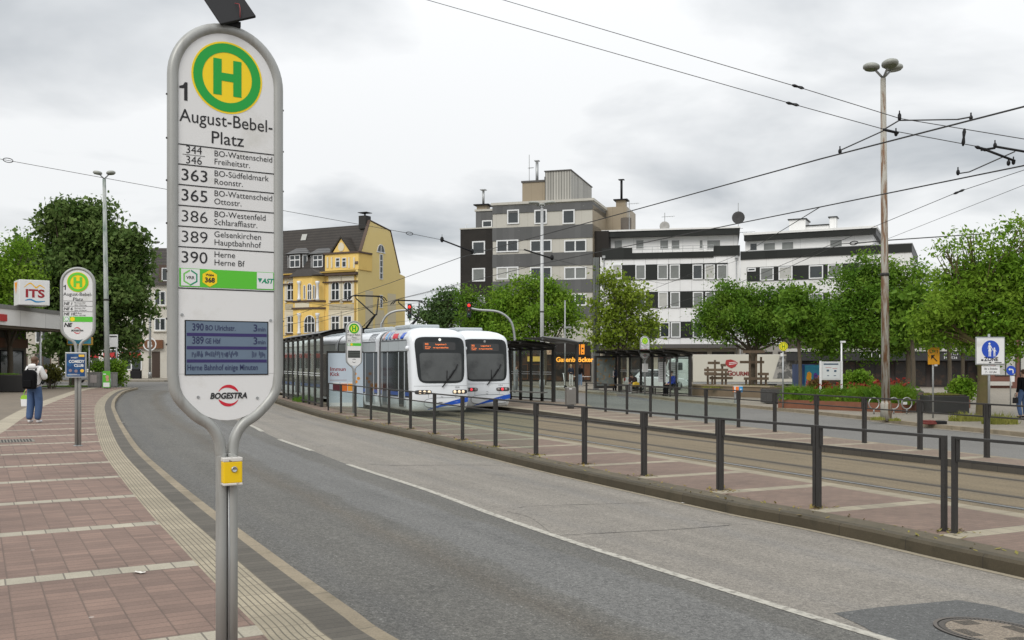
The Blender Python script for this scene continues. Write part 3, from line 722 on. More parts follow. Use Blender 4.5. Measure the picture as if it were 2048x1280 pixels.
    if kind == 'A':                               # lower sheet with its joint and screws
        b = B(); b.rect(-.262, .262, SZ(747.5), SZ(747), yb - .0012); b.m = 1
        for x_, y_ in ((366, 632), (538, 639), (396, 793), (511, 797)): b.disc((SX(x_), SZ(y_)), .008, yb - .004, yb, 10)
        part('screw', b, [M('joint_grey', (.35,.35,.34), .6), galv], bd)
        b = B(); emblem(b, SX(454), SZ(791), .205, yb - e); part('emblem', b, [logo_red, ink], bd)
    elif kind == 'B':
        b = B(); emblem(b, SX(448), SZ(502), .22, yb - e); part('emblem', b, [logo_red, ink], bd)
    elif kind == 'C':
        b = B(); emblem(b, SX(452), SZ(604), .26, yb - e, False); part('emblem', b, [grey_ink, ink], bd)
    else:
        b = B(); emblem(b, SX(452), SZ(472), .30, yb - e); part('emblem', b, [logo_red, ink], bd)
    if kind == 'A':
        # solar panel on a short mount, seen from below at the back
        b = B(); b.box(-.015, .07, -.03, .03, SZ(50) - .01, SZ(50) + .02); mt = part('panel_mount', b, black, t)
        b = B(); X = Matrix.Translation((.012, .0, SZ(48) + .095)) @ Matrix.Rotation(R(-22), 4, 'Y') @ Matrix.Rotation(R(-32), 4, 'X'); b.X = X
        b.box(-.105, .105, -.012, .004, -.115, .16); pn = part('solar_panel', b, black, t, .004)
        b = B(); b.tube([X @ Vector(p) for p in ((.01, -.02, -.11), (.035, -.035, -.06), (.05, -.025, -.02), (.035, -.018, .0))], .0022, 6); part('cable', b, M('red_cable', (.25,.02,.02), .5), pn)
        # request button box
        xc = SX(456); z0, z1 = SZ(968), SZ(913)
        b = B(); b.box(xc - .052, xc + .052, -.085, -.03, z0 + .012, z1 - .02); bx = part('button_box', b, M('box_yellow', (.80,.52,.0), .4, var=.05), t, .006)
        capm = M('cap_white', (.6,.58,.54), .5, stain=(.2,.17,.15), ss=30, st0=.58, st1=.62)
        for za, zb in ((z1 - .0215, z1), (z0, z0 + .0135)):
            b = B(); b.box(xc - .053, xc + .053, -.087, -.028, za, zb); part('box_cap', b, capm, bx, .004)
        b = B(); b.lathe([(.017, -.085), (.017, -.090), (.013, -.094), (.012, -.0925), (0.001, -.0925)], (xc + .006, 0, SZ(936)), 20, 'y'); part('push_button', b, M('chrome', (.45,.46,.46), .2, .9), bx)
        b = B(); b.tube([(SX(454), -.02, z0), (SX(454.5), -.022, .5), (SX(454), -.02, 0)], .005, 6); part('cable', b, galv, t)
    if kind == 'B':                               # poster case and a notice board strapped to the poles
        b = B(); b.box(-.215, .165, -.10, -.03, 1.33, 1.83)
        pc = part('poster_case', b, M('alu', (.42,.43,.43), .35, .6), t, .01)
        b = B(); b.box(-.19, .14, -.104, -.1, 1.36, 1.80); ps = part('poster', b, M('poster_blue', (.008,.05,.16), .3, var=.5, vs=9, stain=(.02,.16,.38), ss=6, st0=.45, st1=.7), pc)
        b = B(); b.text('COMEDY', -.01, 1.625, .055, -.108, 'C', .05, width=.28); b.text('CLUB', .03, 1.55, .05, -.108, 'C', .05); b.m = 1; b.disc((.09, 1.47), .033, -.108, -.104, 14); b.rect(.03, .13, 1.74, 1.785, -.108)
        b.m = 0; b.text('SWEET', -.05, 1.71, .028, -.108, 'C', .02); b.rect(-.17, .05, 1.385, 1.392, -.108); b.rect(-.17, .0, 1.40, 1.406, -.108); b.m = 2; b.disc((-.12, 1.475), .03, -.108, -.104, 12); b.disc((-.02, 1.465), .03, -.108, -.104, 12)
        part('poster_print', b, [white_paint, M('poster_yellow', (.8,.5,.05), .4), M('poster_skin', (.25,.18,.2), .5)], ps)
    if kind == 'D':
        b = B(); b.box(-.18, .18, -.06, -.03, SZ(824), SZ(649)); tp = part('timetable_case', b, white_board, t, .006)
        b = B()
        for k in range(7): b.rect(-.14, .14, SZ(662 + k*22 + 8), SZ(662 + k*22), -.063)
        part('timetable', b, M('print_grey', (.35,.35,.34), .6), tp)
    return t
p = at(453.5, 1000, 5.2); SA = stop_sign('big grey stop sign with green and yellow H disc and blue-grey display, in the foreground', (p.x, p.y, ZS), R(32), 'A'); SA.scale = (.98, 1, 1)
p = gr(156, 892, ZS); stop_sign('stop sign on the red pavement with a blue poster case on its poles', (p.x, p.y, ZS), R(16), 'B')
p = at(708, 700, 36.0); stop_sign('stop sign numbered 3 standing on the platform before the front tram', (p.x, p.y, ZP), R(22), 'C')
p = gr(1289.7, 790, ZF); stop_sign('slim stop sign with a timetable case in front of the bus shelter', (p.x, p.y, ZF), R(18), 'D')

# ------------------------------------------------------------------ glass and steel fences
def fence_panel(P0, P1, z, glass, label, group):
    d = Vector((P1.x - P0.x, P1.y - P0.y)); ln = d.length; rz = math.atan2(d.y, d.x)
    t = thing('fence_panel', label, 'fence panel', (P0.x, P0.y, z), rz, group)
    H = 1.10
    for x0 in (.006, ln - .058):
        b = B(); b.box(x0, x0 + .052, -.028, .028, 0, H); b.box(x0 - .004, x0 + .056, -.034, .034, 0, .012); part('post', b, dark_metal, t, .003)
    for x0 in (.072, ln - .084):
        b = B(); b.box(x0, x0 + .012, -.025, .025, H - .28, H - .03); b.box(x0 - .014 if x0 < 1 else x0 + .012, x0 if x0 < 1 else x0 + .026, -.012, .012, H - .10, H - .075); b.box(x0 - .014 if x0 < 1 else x0 + .012, x0 if x0 < 1 else x0 + .026, -.012, .012, H - .25, H - .225); part('side_plate', b, dark_metal, t)
    b = B(); b.box(.058, ln - .058, -.024, .024, H - .034, H - .001); part('top_rail', b, dark_metal, t, .003)
    b = B(); b.box(.084, ln - .084, -.016, .016, H - .285, H - .255); part('lower_rail', b, dark_metal, t, .003)
    if glass:
        b = B(); b.box(.08, ln - .08, -.005, .005, .10, H - .29); part('glass_pane', b, screen_glass, t)
    return t
f1px = [(1893,1063),(1634,1015),(1440,980),(1288,951),(1169,928),(1072,910),(991,893.5),(925,880),(869,868),(821,857.3),(778,848),(742,840),(711,833),(682,826.5)]
F1 = [gr(x, y, ZP) for x, y in f1px]
F1 = [F1[0] + (F1[0] - F1[1]) * k for k in (2, 1)] + F1 + [F1[-1] + (F1[-1] - F1[-2])]
ORD = ['first','second','third','fourth','fifth','sixth','seventh','eighth','ninth','tenth','eleventh','twelfth','thirteenth','fourteenth','fifteenth','sixteenth','seventeenth']
n = 0
for i in range(1, len(F1) - 1):
    lab = 'near platform fence panel of dark steel, %s from the right' % ORD[i - 1]
    if i >= len(F1) - 3: lab = 'near platform fence panel of dark steel, %s to the shelter' % ('next' if i == len(F1)-2 else 'second')
    if i > 6: lab = lab.replace('dark steel', 'steel and glass')
    q0 = F1[i] + (F1[i + 1] - F1[i]).normalized() * .045 if False else F1[i]
    fence_panel(F1[i + 1] - (F1[i + 1] - F1[i]).normalized() * (.075 if i == 1 else 0), q0, ZP, i > 6, lab, 'fence panels of the near platform')
fence_panel(F1[1], F1[0], ZP, False, 'near platform fence panel of dark steel, cut by the right edge', 'fence panels of the near platform')
FF = [F2[0] + (F2[0] - F2[1])] + F2
for i in range(len(FF) - 1):
    fence_panel(FF[i + 1], FF[i], ZP, i > 5, 'island platform fence panel of dark steel, %s from the right' % ORD[i], 'fence panels of the island platform')
# ------------------------------------------------------------------ trams (local x across, y back from the nose, z up)
def tab(T, z):
    if z <= T[0][0]: return T[0][1]
    for (a, p), (c, q) in zip(T, T[1:]):
        if z <= c: return p + (q - p) * (z - a) / (c - a)
    return T[-1][1]
TW = [(.22,1.10),(.5,1.15),(2.6,1.15),(2.95,1.135),(3.08,1.10),(3.20,1.02),(3.30,.88),(3.38,.66),(3.42,.35)]
TY = [(.22,.16),(.36,.05),(.55,0),(.9,.01),(1.25,.04),(1.8,.09),(2.4,.17),(2.85,.25),(3.05,.31),(3.18,.42),(3.30,.66),(3.38,1.0),(3.42,1.4)]
def nose(x, z, o=0.0):
    w = tab(TW, z); u = min(1, abs(x) / w); return tab(TY, z) + .40 * (1 - (1 - u**4.2) ** (1/4.2)) - o
tram_white = M('tram_white', (.72,.75,.78), .22, var=.03, coat=.4)
tram_grey = M('tram_grey', (.42,.46,.48), .3, var=.05)
tram_blue = M('tram_blue', (.015,.10,.55), .25, var=.08, coat=.4)
tram_glass = M('tram_glass', (.018,.021,.022), .14, var=.3, vs=1.2, spec=.28)
shield_glass = M('windscreen_glass', (.075,.08,.08), .12, var=.45, vs=1.4, spec=.4, stain=(.03,.032,.032), ss=1.1)
seam_m = M('panel_seam', (.10,.11,.12), .6)
rubber = M('bellows_rubber', (.05,.05,.05), .8, var=.3, vs=14)
led = glow('display_amber', (.85,.20,.05), .38)
def tram(label, loc, L_, rear, number):
    t = thing('tram', label, 'tram', loc, ANG, 'trams at the stop')
    zs = [.22,.30,.42,.62,.9,1.25,1.6,2.0,2.4,2.7,2.85,2.95,3.05,3.12,3.18,3.24,3.30,3.34,3.38,3.40,3.42]
    nx = 30
    def shell(y1, name):
        b = B(); rings = []
        for z in zs:
            w = tab(TW, z); r = [b.V((-w, y1, z))]
            for k in range(nx + 1):
                a = math.pi * (k / nx - .5); x = w * math.copysign(abs(math.sin(a)) ** .8, a); r.append(b.V((x, nose(x, z), z)))
            r.append(b.V((w, y1, z))); rings.append(r)
        for A, C in zip(rings, rings[1:]):
            for k in range(len(A) - 1): b.F((A[k], A[k+1], C[k+1], C[k]), sm=True)
        b.F(rings[-1]); b.F(rings[0][::-1]); b.F([r[0] for r in rings] + [r[-1] for r in rings[::-1]]); return part(name, b, tram_white, t)
    def section(y0, y1, w=1.0, z0=.22, dz=0):
        b = B(); pr = [(-tab(TW, z)*w, z + dz) for z in zs if z >= z0] + [(tab(TW, z)*w, z + dz) for z in zs[::-1] if z >= z0]
        b.prism(pr[::-1], y0, y1); return b
    B1, B2 = 4.1, 4.5
    body = shell(B1, 'front_car')
    b = section(B1, B2, .95); part('bellows', b, rubber, t)
    mid = part('middle_car', section(B2, 10.8), tram_white, t)
    part('bellows', section(10.8, 11.2, .95), rubber, t); rear_car = part('rear_car', section(11.2, L_), tram_white, t)
    # windscreen: rounded patch on the nose
    def patch(x0, x1, z0, z1, o, rad=.2, taper=0.0, nu=20, nv=14, p=5.0):
        b = B(); g = []
        for j in range(nv + 1):
            rw = []
            for i in range(nu + 1):
                a, c = 2*i/nu - 1, 2*j/nv - 1
                k = (abs(a)**p + abs(c)**p) ** (1/p) if (a or c) else 1; mm = max(abs(a), abs(c)); f = mm / k if k else 1
                a2, c2 = a * f, c * f
                z = (z0+z1)/2 + c2*(z1-z0)/2; hw_ = (x1-x0)/2 * (1 - taper*(1 - (c2+1)/2)); x = (x0+x1)/2 + a2*hw_
                rw.append(b.V((x, nose(x, z, o), z)))
            g.append(rw)
        for j in range(nv):
            for i in range(nu): b.F((g[j][i], g[j][i+1], g[j+1][i+1], g[j+1][i]), sm=True)
        return b
    ws = part('windscreen_surround', patch(-1.03, 1.03, 1.27, 3.03, .010, p=7, taper=.10), tram_glass, body)
    part('windscreen', patch(-.86, .86, 1.36, 2.42, .016, p=14, taper=.06), shield_glass, ws)
    part('destination_display', patch(-.70, .62, 2.53, 2.83, .018, p=12), M('display_black', (.03,.03,.03), .25), ws)
    b = B()
    def led_text(s_, x, z, h):
        q = B(); q.text(s_, x, z, h, 0, 'L', .05)
        base = len(b.v)
        for v in q.v: b.V((v[0], nose(v[0], v[2], .022), v[2]))
        for f in q.f: b.F([i + base for i in f])
    led_text('302', -.62, 2.72, .07); led_text('BO-Lang', -.62, 2.63, .045); led_text('Gelsenk', -.62, 2.57, .04)
    led_text('Langendreer S', -.2, 2.72, .055); led_text('via August-Bebel-Platz', -.3, 2.60, .05)
    part('display_lettering', b, led, ws)
    # wiper, marker lamp
    b = B()
    pts = [(-.0, 1.12), (.25, 1.42), (.52, 1.78)]
    b.tube([(x, nose(x, z, .05), z) for x, z in pts], .022, 6); b.tube([(x + .07, nose(x, z, .04), z + .05) for x, z in pts[1:]] + [(.66, nose(.66, 1.9, .04), 1.98)], .018, 6)
    b.tube([(.2, nose(.2, 1.4, .03), 1.38), (.22, nose(.2, 1.8, .03), 1.75)], .014, 6)
    part('wiper', b, black, ws)
    b = B(); b.ball((.0, nose(0, 2.92, .012), 2.92), .055, .02, .055); part('marker_lamp', b, glow('lamp_white', (.8,.8,.75), .6) if not rear else M('lamp_clear', (.3,.3,.3), .2), ws)
    # lamp pods
    for sg in (-1, 1):
        x0, x1 = (sg*.42, sg*1.06) if sg > 0 else (sg*1.06, sg*.42)
        pod = part('headlight', patch(x0, x1, .86, 1.02, .012, p=4), M('lamp_pod', (.025,.025,.027), .3), body)
        for i, xx in enumerate((.52, .70, .87)):
            x = sg * xx; b = B(); b.ball((x, nose(x, .94, .015), .94), .062, .03, .062)
            part('lamp', b, (glow('lamp_red', (.9,.05,.07), .6) if i == 1 else M('lamp_dull', (.3,.27,.26), .2)) if rear else glow('lamp_warm', (.9,.72,.5), .45), pod)
    # bumper bulge with outline, blue swoosh
    bp = patch(-.72, .98, .34, .72, .02, p=3.2); bm = part('bumper', bp, tram_white, body)
    b = B()
    ring = []
    for k in range(48):
        a = 2*math.pi*k/48; ca, sa = math.cos(a), math.sin(a); q = (abs(ca)**3.2 + abs(sa)**3.2)**(1/3.2)
        x, z = .13 + .85*ca/q, .53 + .19*sa/q; ring.append((x, nose(x, z, .02), z))
    b.tube(ring, .008, 5, True); b.tube([(-.10 - .05, nose(-.1, .55, .03), .55), (.0, nose(0, .55, .03), .55)], .012, 5)
    b.tube([(x, nose(x, 1.17, .003), 1.17) for x in [lerp(-1.08, 1.08, k/24) for k in range(25)]], .005, 4)
    b.tube([(-.55, nose(-.55, z, .003), z) for z in (.72, .85)], .005, 4); b.tube([(.55, nose(.55, z, .003), z) for z in (.72, .85)], .005, 4)
    part('panel_seam', b, seam_m, body)
    b = B(); P, Q = [], []
    for k in range(25):
        u = k/24; x = lerp(-.55, 1.12, u); zb_ = .26 + .30 * u**.8; ztp = zb_ + .015 + .16 * math.sin(min(1, u*1.1) * math.pi * .5); P.append((x, nose(x, zb_, .03), zb_)); Q.append((x, nose(x, ztp, .03), ztp))
    b.strip(P, Q); part('swoosh', flip(b), tram_blue, body)
    b = B(); emblem(b, .0, .80, .2, 0, False); b.m = 1; b.text(number, .52, 1.08, .06, 0, 'L', .02)
    b.v = [(v[0], nose(v[0], v[2], .006), v[2]) for v in b.v]; part('emblem', b, [grey_ink, grey_ink], body)
    for sg in (-1, 1):
        b = B(); b.ball((sg*1.18, .62, 2.60), .08, .09, .09); b.tube([(sg*1.10, .66, 2.62), (sg*1.17, .62, 2.60)], .03, 6); part('mirror', b, tram_white, body)
    # side glazing, doors, seams (both sides)
    doors = [(.95, 1.75), (3.1, 3.9), (5.0, 6.3), (8.6, 9.9), (13.0, 14.3), (19.0, 20.4), (24.0, 25.4)]
    for sg in (-1, 1):
        xo = sg * 1.156
        for (y0, y1), par in zip(((.50, 4.05), (4.55, 10.75), (11.25, L_ - .4)), (body, mid, rear_car)):
            b = B(); b.poly([(xo, y0 + (.0 if y0 < 1 else 0), .72), (xo, y1, .72), (xo, y1, 2.50), (xo, y0 + (.22 if y0 < 1 else 0), 2.50)]); win = part('side_window', b, tram_glass, par)
            b = B(); b.poly([(xo*1.001, y0, .78), (xo*1.001, y1, .78), (xo*1.001, y1, .92), (xo*1.001, y0, .92)]); part('side_stripe', b, M('stripe_blue', (.012,.06,.26), .3), par)
            b = B()
            yy = y0 + 1.2
            b.box(xo - .004, xo + .004, y0 + .3, y1, 2.90, 2.935)
            while yy < y1:
                b.box(xo - .0025, xo + .0025, yy - .006, yy + .006, 2.53, 2.90); yy += 1.35
            part('panel_seam', b, seam_m, par)
            b = B(); b.poly([(xo*1.0005, y0 + .3, 2.52), (xo*1.0005, y1, 2.52), (xo*1.0005, y1, 2.88), (xo*1.0005, y0 + .3, 2.88)]); part('cantrail', b, tram_grey, par)
            for d0, d1 in doors:
                if not (y0 <= d0 and d1 <= y1): continue
                b = B(); b.box(xo - .012, xo + .012, d0, d1, .36, 2.46); dr = part('door', b, tram_glass, par)
                b = B()
                for q in (d0, d1 - .09): b.box(xo - .018, xo + .018, q, q + .07, .36, 2.46)
                part('door_frame', b, tram_grey, dr)
    # livery figures on the roof flank
    def flank(y0, y1, z0, z1, sk=0.0):
        b = B(); P = [(-tab(TW, z) - .008, y0 + sk*(z - z0), z) for z in [lerp(z0, z1, k/6) for k in range(7)]]; Q = [(p[0], p[1] + y1 - y0, p[2]) for p in P]; b.strip(P, Q); return b
    for y0, y1, z0, z1, sk, m_ in ((1.25,1.65,2.97,3.22,-.5,tram_blue),(1.95,2.6,3.0,3.2,.4,logo_red),(2.9,3.0,2.97,3.3,.3,tram_blue),(3.2,3.5,2.97,3.28,.4,M('livery_pale_blue',(.2,.38,.62),.3)),(3.65,3.8,3.0,3.3,.4,M('livery_pale_red',(.6,.3,.26),.3))):
        part('livery', flank(y0, y1, z0, z1, sk), m_, body)
    for q in (1.3, 1.8, 2.3, 2.8, 3.3, 3.8):
        b = B(); b.box(-1.145, -1.12, q, q + .12, 2.955, 3.0); part('roof_vent', b, black, body)
    b = B()
    for q in (5.0, 5.2, 5.4, 5.6, 5.8): b.tube([(-tab(TW, z) - .01, q, z) for z in (2.98, 3.1, 3.2, 3.28)], .012, 5)
    part('roof_rib', b, seam_m, mid)
    # roof gear and pantograph
    for y0, y1 in ((1.9, 3.9), (5.2, 8.4), (12.6, 15.8), (18, 23)):
        b = B(); b.box(-.62, .62, y0, y1, 3.40, 3.56); part('roof_unit', b, tram_grey, mid if 4.2 < y0 < 11 else (body if y0 < 4.2 else rear_car), .05)
    y0 = 10.0; zt = 5.2
    b = B(); b.box(-.6, .6, y0 - .5, y0 + .5, 3.44, 3.54); b.box(-.35, .35, y0 + .3, y0 + .5, 3.52, 3.70); pan = part('pantograph', b, black, t)
    b = B(); kn = (0, y0 - 1.35, 4.25)
    b.tube([(0, y0 + .35, 3.62), kn], .05, 8); b.tube([(-.35, y0 + .1, 3.58), (-.06, y0 - 1.28, 4.2)], .018, 6); part('lower_arm', b, black, pan)
    b = B()
    for sg in (-1, 1): b.tube([(sg*.06, kn[1], kn[2]), (sg*.55, y0, zt - .12)], .03, 6)
    part('upper_arm', b, black, pan)
    b = B()
    for dy in (-.18, .18): b.tube([(-.92, y0 + dy, zt - .22), (-.78, y0 + dy, zt - .06), (-.62, y0 + dy, zt), (.62, y0 + dy, zt), (.78, y0 + dy, zt - .06), (.92, y0 + dy, zt - .22)], .025, 6)
    for sg in (-1, 1): b.tube([(sg*.55, y0 - .18, zt - .02), (sg*.55, y0 + .18, zt - .02)], .018, 6); b.tube([(sg*.55, y0, zt - .12), (sg*.55, y0, zt)], .02, 6)
    part('collector_head', b, black, pan)
    # bogies under the skirts
    b = B()
    for q in (2.6, 9.0, 17.5, 26):
        for dx in (-.5, .5):
            for dy in (-.6, .6): b.lathe([(.28, -.05), (.3, -.02), (.3, .06)], (dx, q + dy, .305), 18, 'x')
    part('wheel', b, M('wheel_steel', (.09,.085,.08), .5, .5), t)
    return t
P1 = st(TR1, 33.7); tram('white and blue tram with white headlights on the nearer track, platform side', (P1.x, P1.y, .006), 30, False, '122 B')
P2 = st(TR2, 36.1); tram('white and blue tram with red tail lamps, on the farther track', (P2.x, P2.y, .006), 30, True, '114 A')
# ------------------------------------------------------------------ buildings
def prismx(b, pts, x0, x1):                # outline (y,z) extruded along x
    n = len(pts); a = [b.V((x0, p[0], p[1])) for p in pts]; c = [b.V((x1, p[0], p[1])) for p in pts]
    b.F(a[::-1]); b.F(c)
    for i in range(n): b.F((a[i], a[(i+1) % n], c[(i+1) % n], c[i]))
    return b
def pane_mat(name, col, var=.5, rough=.08):
    m, nt, N, L, b = newmat(name)
    tc = N.new('ShaderNodeTexCoord'); oi = N.new('ShaderNodeObjectInfo')
    ad = N.new('ShaderNodeVectorMath'); ad.operation = 'ADD'; L.new(tc.outputs['Object'], ad.inputs[0]); L.new(oi.outputs['Location'], ad.inputs[1])
    f = nnoise(N, L, ad.outputs[0], .9, 3); f2 = nnoise(N, L, ad.outputs[0], 5, 2)
    k = nmath(N, L, 'MULTIPLY', nmath(N, L, 'MULTIPLY_ADD', f, var*2, 1 - var), nmath(N, L, 'MULTIPLY_ADD', f2, .3, .85))
    sv = N.new('ShaderNodeVectorMath'); sv.operation = 'SCALE'; sv.inputs[0].default_value = col; L.new(k, sv.inputs['Scale'])
    L.new(sv.outputs[0], b.inputs['Base Color']); b.inputs['Roughness'].default_value = rough; b.inputs['Specular IOR Level'].default_value = .6
    return m
pane_dark = pane_mat('pane_dark', (.035,.042,.045)); pane_mid = pane_mat('pane_curtain', (.17,.18,.17), .25, .2); pane_pale = pane_mat('pane_blind', (.42,.42,.39), .15, .3)
PANES = [pane_dark, pane_mid, pane_pale]
def window(par, x0, x1, z0, z1, y=0.0, nx=1, nz=1, fw=.07, fm=None, pm=None, out=.05, arch=0.0, split=None, sill=None):
    fm = fm or white_paint; pm = pm or pane_dark
    b = B(); yo = y - out
    if arch:
        cx_, hw_ = (x0 + x1)/2, (x1 - x0)/2; n = 12
        A_ = [(cx_ + hw_*math.cos(math.pi*k/n), z1 - arch + arch*math.sin(math.pi*k/n)) for k in range(n+1)]
        I_ = [(cx_ + (hw_-fw)*math.cos(math.pi*k/n), z1 - arch + (arch-fw)*math.sin(math.pi*k/n)) for k in range(n+1)]
        for i in range(n):
            b.prism([A_[i], A_[i+1], I_[i+1], I_[i]], yo, y + .01)
        zt = z1 - arch
        b.box(x0, x0+fw, yo, y+.01, z0+fw, zt); b.box(x1-fw, x1, yo, y+.01, z0+fw, zt); b.box(x0, x1, yo, y+.01, z0, z0+fw)
        top = z1 - fw
    else:
        b.box(x0, x0+fw, yo, y+.01, z0+fw, z1-fw); b.box(x1-fw, x1, yo, y+.01, z0+fw, z1-fw); b.box(x0, x1, yo, y+.01, z0, z0+fw); b.box(x0, x1, yo, y+.01, z1-fw, z1); top = z1 - fw
    for k in range(1, nx):
        xm = lerp(x0, x1, k/nx); b.box(xm-fw*.55, xm+fw*.55, yo+.004, y+.01, z0+fw, top)
    if split:
        zm = lerp(z0, z1, split); b.box(x0+fw, x1-fw, yo+.002, y+.01, zm-fw*.6, zm+fw*.6)
    elif nz > 1:
        for k in range(1, nz): zm = lerp(z0, z1, k/nz); b.box(x0+fw, x1-fw, yo+.002, y+.01, zm-fw*.4, zm+fw*.4)
    w_ = part('window', b, fm, par)
    b = B()
    if arch: b.poly([(p[0], y - out*.35, p[1]) for p in ([(x0+fw, z0+fw)] + [(x1-fw, z0+fw)] + [q for q in I_])])
    else: b.rect(x0+fw, x1-fw, z0+fw, z1-fw, y - out*.35)
    part('pane', b, pm, w_)
    if sill:
        b = B(); b.box(x0-.12, x1+.12, y-out-.14, y+.01, z0-.12, z0-.002); part('sill', b, sill, w_)
    return w_
def tiles(name, col, rowh=.33, colw=.25, axis=1):
    m, nt, N, L, b = newmat(name)
    tc = N.new('ShaderNodeTexCoord'); s = N.new('ShaderNodeSeparateXYZ'); L.new(tc.outputs['Object'], s.inputs[0])
    fz = nmath(N, L, 'FRACT', nmath(N, L, 'DIVIDE', s.outputs[2], rowh)); fx = nmath(N, L, 'FRACT', nmath(N, L, 'DIVIDE', s.outputs[0], colw))
    k = nmath(N, L, 'MULTIPLY', nmath(N, L, 'MULTIPLY_ADD', fz, .75, .45), nmath(N, L, 'MULTIPLY_ADD', nnoise(N, L, tc.outputs['Object'], .8, 6, .7), .9, .55))
    sv = N.new('ShaderNodeVectorMath'); sv.operation = 'SCALE'; sv.inputs[0].default_value = col; L.new(k, sv.inputs['Scale'])
    L.new(sv.outputs[0], b.inputs['Base Color']); b.inputs['Roughness'].default_value = .7
    bp = N.new('ShaderNodeBump'); bp.inputs['Strength'].default_value = .6; bp.inputs['Distance'].default_value = .03
    L.new(nmath(N, L, 'ADD', fz, nmath(N, L, 'MULTIPLY', fx, .5)), bp.inputs['Height']); L.new(bp.outputs[0], b.inputs['Normal'])
    return m
roof_dark = tiles('dark_roof_tiles', (.042,.035,.029)); slate = tiles('slate_tiles', (.12,.12,.12), .3, .3)
def panels(name, col, pw, ph, joint=(.2,.2,.2), jw=.02, var=.06, rough=.45, stain=None, ox=0, oz=0):
    m, nt, N, L, b = newmat(name)
    tc = N.new('ShaderNodeTexCoord'); s = N.new('ShaderNodeSeparateXYZ'); L.new(tc.outputs['Object'], s.inputs[0])
    x = nmath(N, L, 'ADD', nmath(N, L, 'ADD', s.outputs[0], s.outputs[1]), ox)
    fx = nmath(N, L, 'MULTIPLY', nmath(N, L, 'FRACT', nmath(N, L, 'DIVIDE', x, pw)), pw)
    j = nmath(N, L, 'LESS_THAN', fx, jw)
    cb = N.new('ShaderNodeCombineXYZ'); L.new(nmath(N, L, 'FLOOR', nmath(N, L, 'DIVIDE', x, pw)), cb.inputs[0])
    if ph:
        z = nmath(N, L, 'ADD', s.outputs[2], oz); fz = nmath(N, L, 'MULTIPLY', nmath(N, L, 'FRACT', nmath(N, L, 'DIVIDE', z, ph)), ph)
        j = nmath(N, L, 'MAXIMUM', j, nmath(N, L, 'LESS_THAN', fz, jw)); L.new(nmath(N, L, 'FLOOR', nmath(N, L, 'DIVIDE', z, ph)), cb.inputs[1])
    wn = N.new('ShaderNodeTexWhiteNoise'); wn.noise_dimensions = '2D'; L.new(cb.outputs[0], wn.inputs['Vector'])
    k = nmath(N, L, 'MULTIPLY', nmath(N, L, 'MULTIPLY_ADD', wn.outputs['Value'], var*2, 1 - var), nmath(N, L, 'MULTIPLY_ADD', nnoise(N, L, tc.outputs['Object'], .5, 6, .65), .22, .89))
    sv = N.new('ShaderNodeVectorMath'); sv.operation = 'SCALE'; sv.inputs[0].default_value = col; L.new(k, sv.inputs['Scale']); c = sv.outputs[0]
    if stain:
        mp = N.new('ShaderNodeMapping'); mp.inputs['Scale'].default_value = (1.2, 1.2, 3.5); L.new(tc.outputs['Object'], mp.inputs[0])
        c = nmix(N, L, nramp(N, L, nnoise(N, L, mp.outputs[0], 1.6, 6, .7), .64, .72), c, stain)
    c = nmix(N, L, j, c, joint)
    L.new(c, b.inputs['Base Color']); b.inputs['Roughness'].default_value = rough; b.inputs['Specular IOR Level'].default_value = .22
    return m
y_front = M('yellow_stucco', (.80,.56,.17), .8, var=.07, vs=.6, bump=.05, stain=(.72,.48,.13), ss=.5)
y_side = M('pale_yellow_stucco', (.76,.60,.25), .85, var=.05, vs=.4, stain=(.72,.58,.28), ss=.2)
y_patch = M('primer_patch', (.62,.55,.38), .85, var=.05)
cream = M('cream_plaster', (.66,.60,.46), .8, var=.1, vs=4)
brown_trim = M('brown_ledge', (.085,.055,.04), .7, var=.2)
copper = M('dark_sheet_roof', (.075,.07,.065), .6, var=.25, vs=2)

# --- yellow house
fy = Fr((-16.86, 104.0), (.892, -.4525), ZS)
H = thing('yellow_house', 'ornate yellow corner house with dark mansard roof and a plain pale side gable', 'house', fy.loc, fy.rz)
def c6(x, y): return 550 + x/4.921, 420 + y/4.921
def R6(x0, x1, y0, y1, d=0.0):
    a, c = c6(x0, y0); e, f = c6(x1, y1); return fy.rc(a, e, c, f, d)
XL_ = -19.5
b = B(); b.box(XL_, -.3, 0, 9.0, 0, 11.45); part('wall', b, y_front, H)
b = B(); prismx(b, [(-.02, 0), (9.3, 0), (9.3, 11.7), (8.2, 11.9), (6.2, 16.65), (2.3, 17.3), (-.02, 12.3)], -.3, 0); gw = part('gable_wall', b, y_side, H)
b = B(); prismx(b, [(.05, 11.45), (8.0, 11.45), (6.1, 16.45), (2.35, 17.0)], XL_, -.3); rf = part('roof', b, roof_dark, H)
b = B(); prismx(b, [(-.12, 12.33), (2.28, 17.38), (6.26, 16.72), (8.26, 11.97), (8.32, 12.0), (6.31, 16.80), (2.26, 17.46), (-.18, 12.37)], -.34, .06); part('verge', b, brown_trim, rf)
x0, x1, z0, z1 = R6(55, 815, 590, 640)
b = B(); b.box(XL_, .03, -.45, .0, 11.17, 11.47); b.box(XL_, .02, -.25, .0, 10.4, 10.53); part('cornice', b, brown_trim, H)
b = B(); b.tube([(-.28, -.12, 11.15), (-.28, -.12, .1)], .06, 8); b.tube([(XL_, -.5, 11.53), (.02, -.5, 11.53)], .09, 8); part('drainpipe', b, M('brass_pipe', (.42,.27,.05), .6, var=.15), H)
x0, x1, z0, z1 = R6(862, 940, 75, 150)
b = B(); b.box(-1.3, -.35, 1.9, 2.9, 16.5, 17.95); ch = part('chimney', b, M('dark_brick_stack', (.03,.028,.026), .85, var=.3, vs=8), rf)
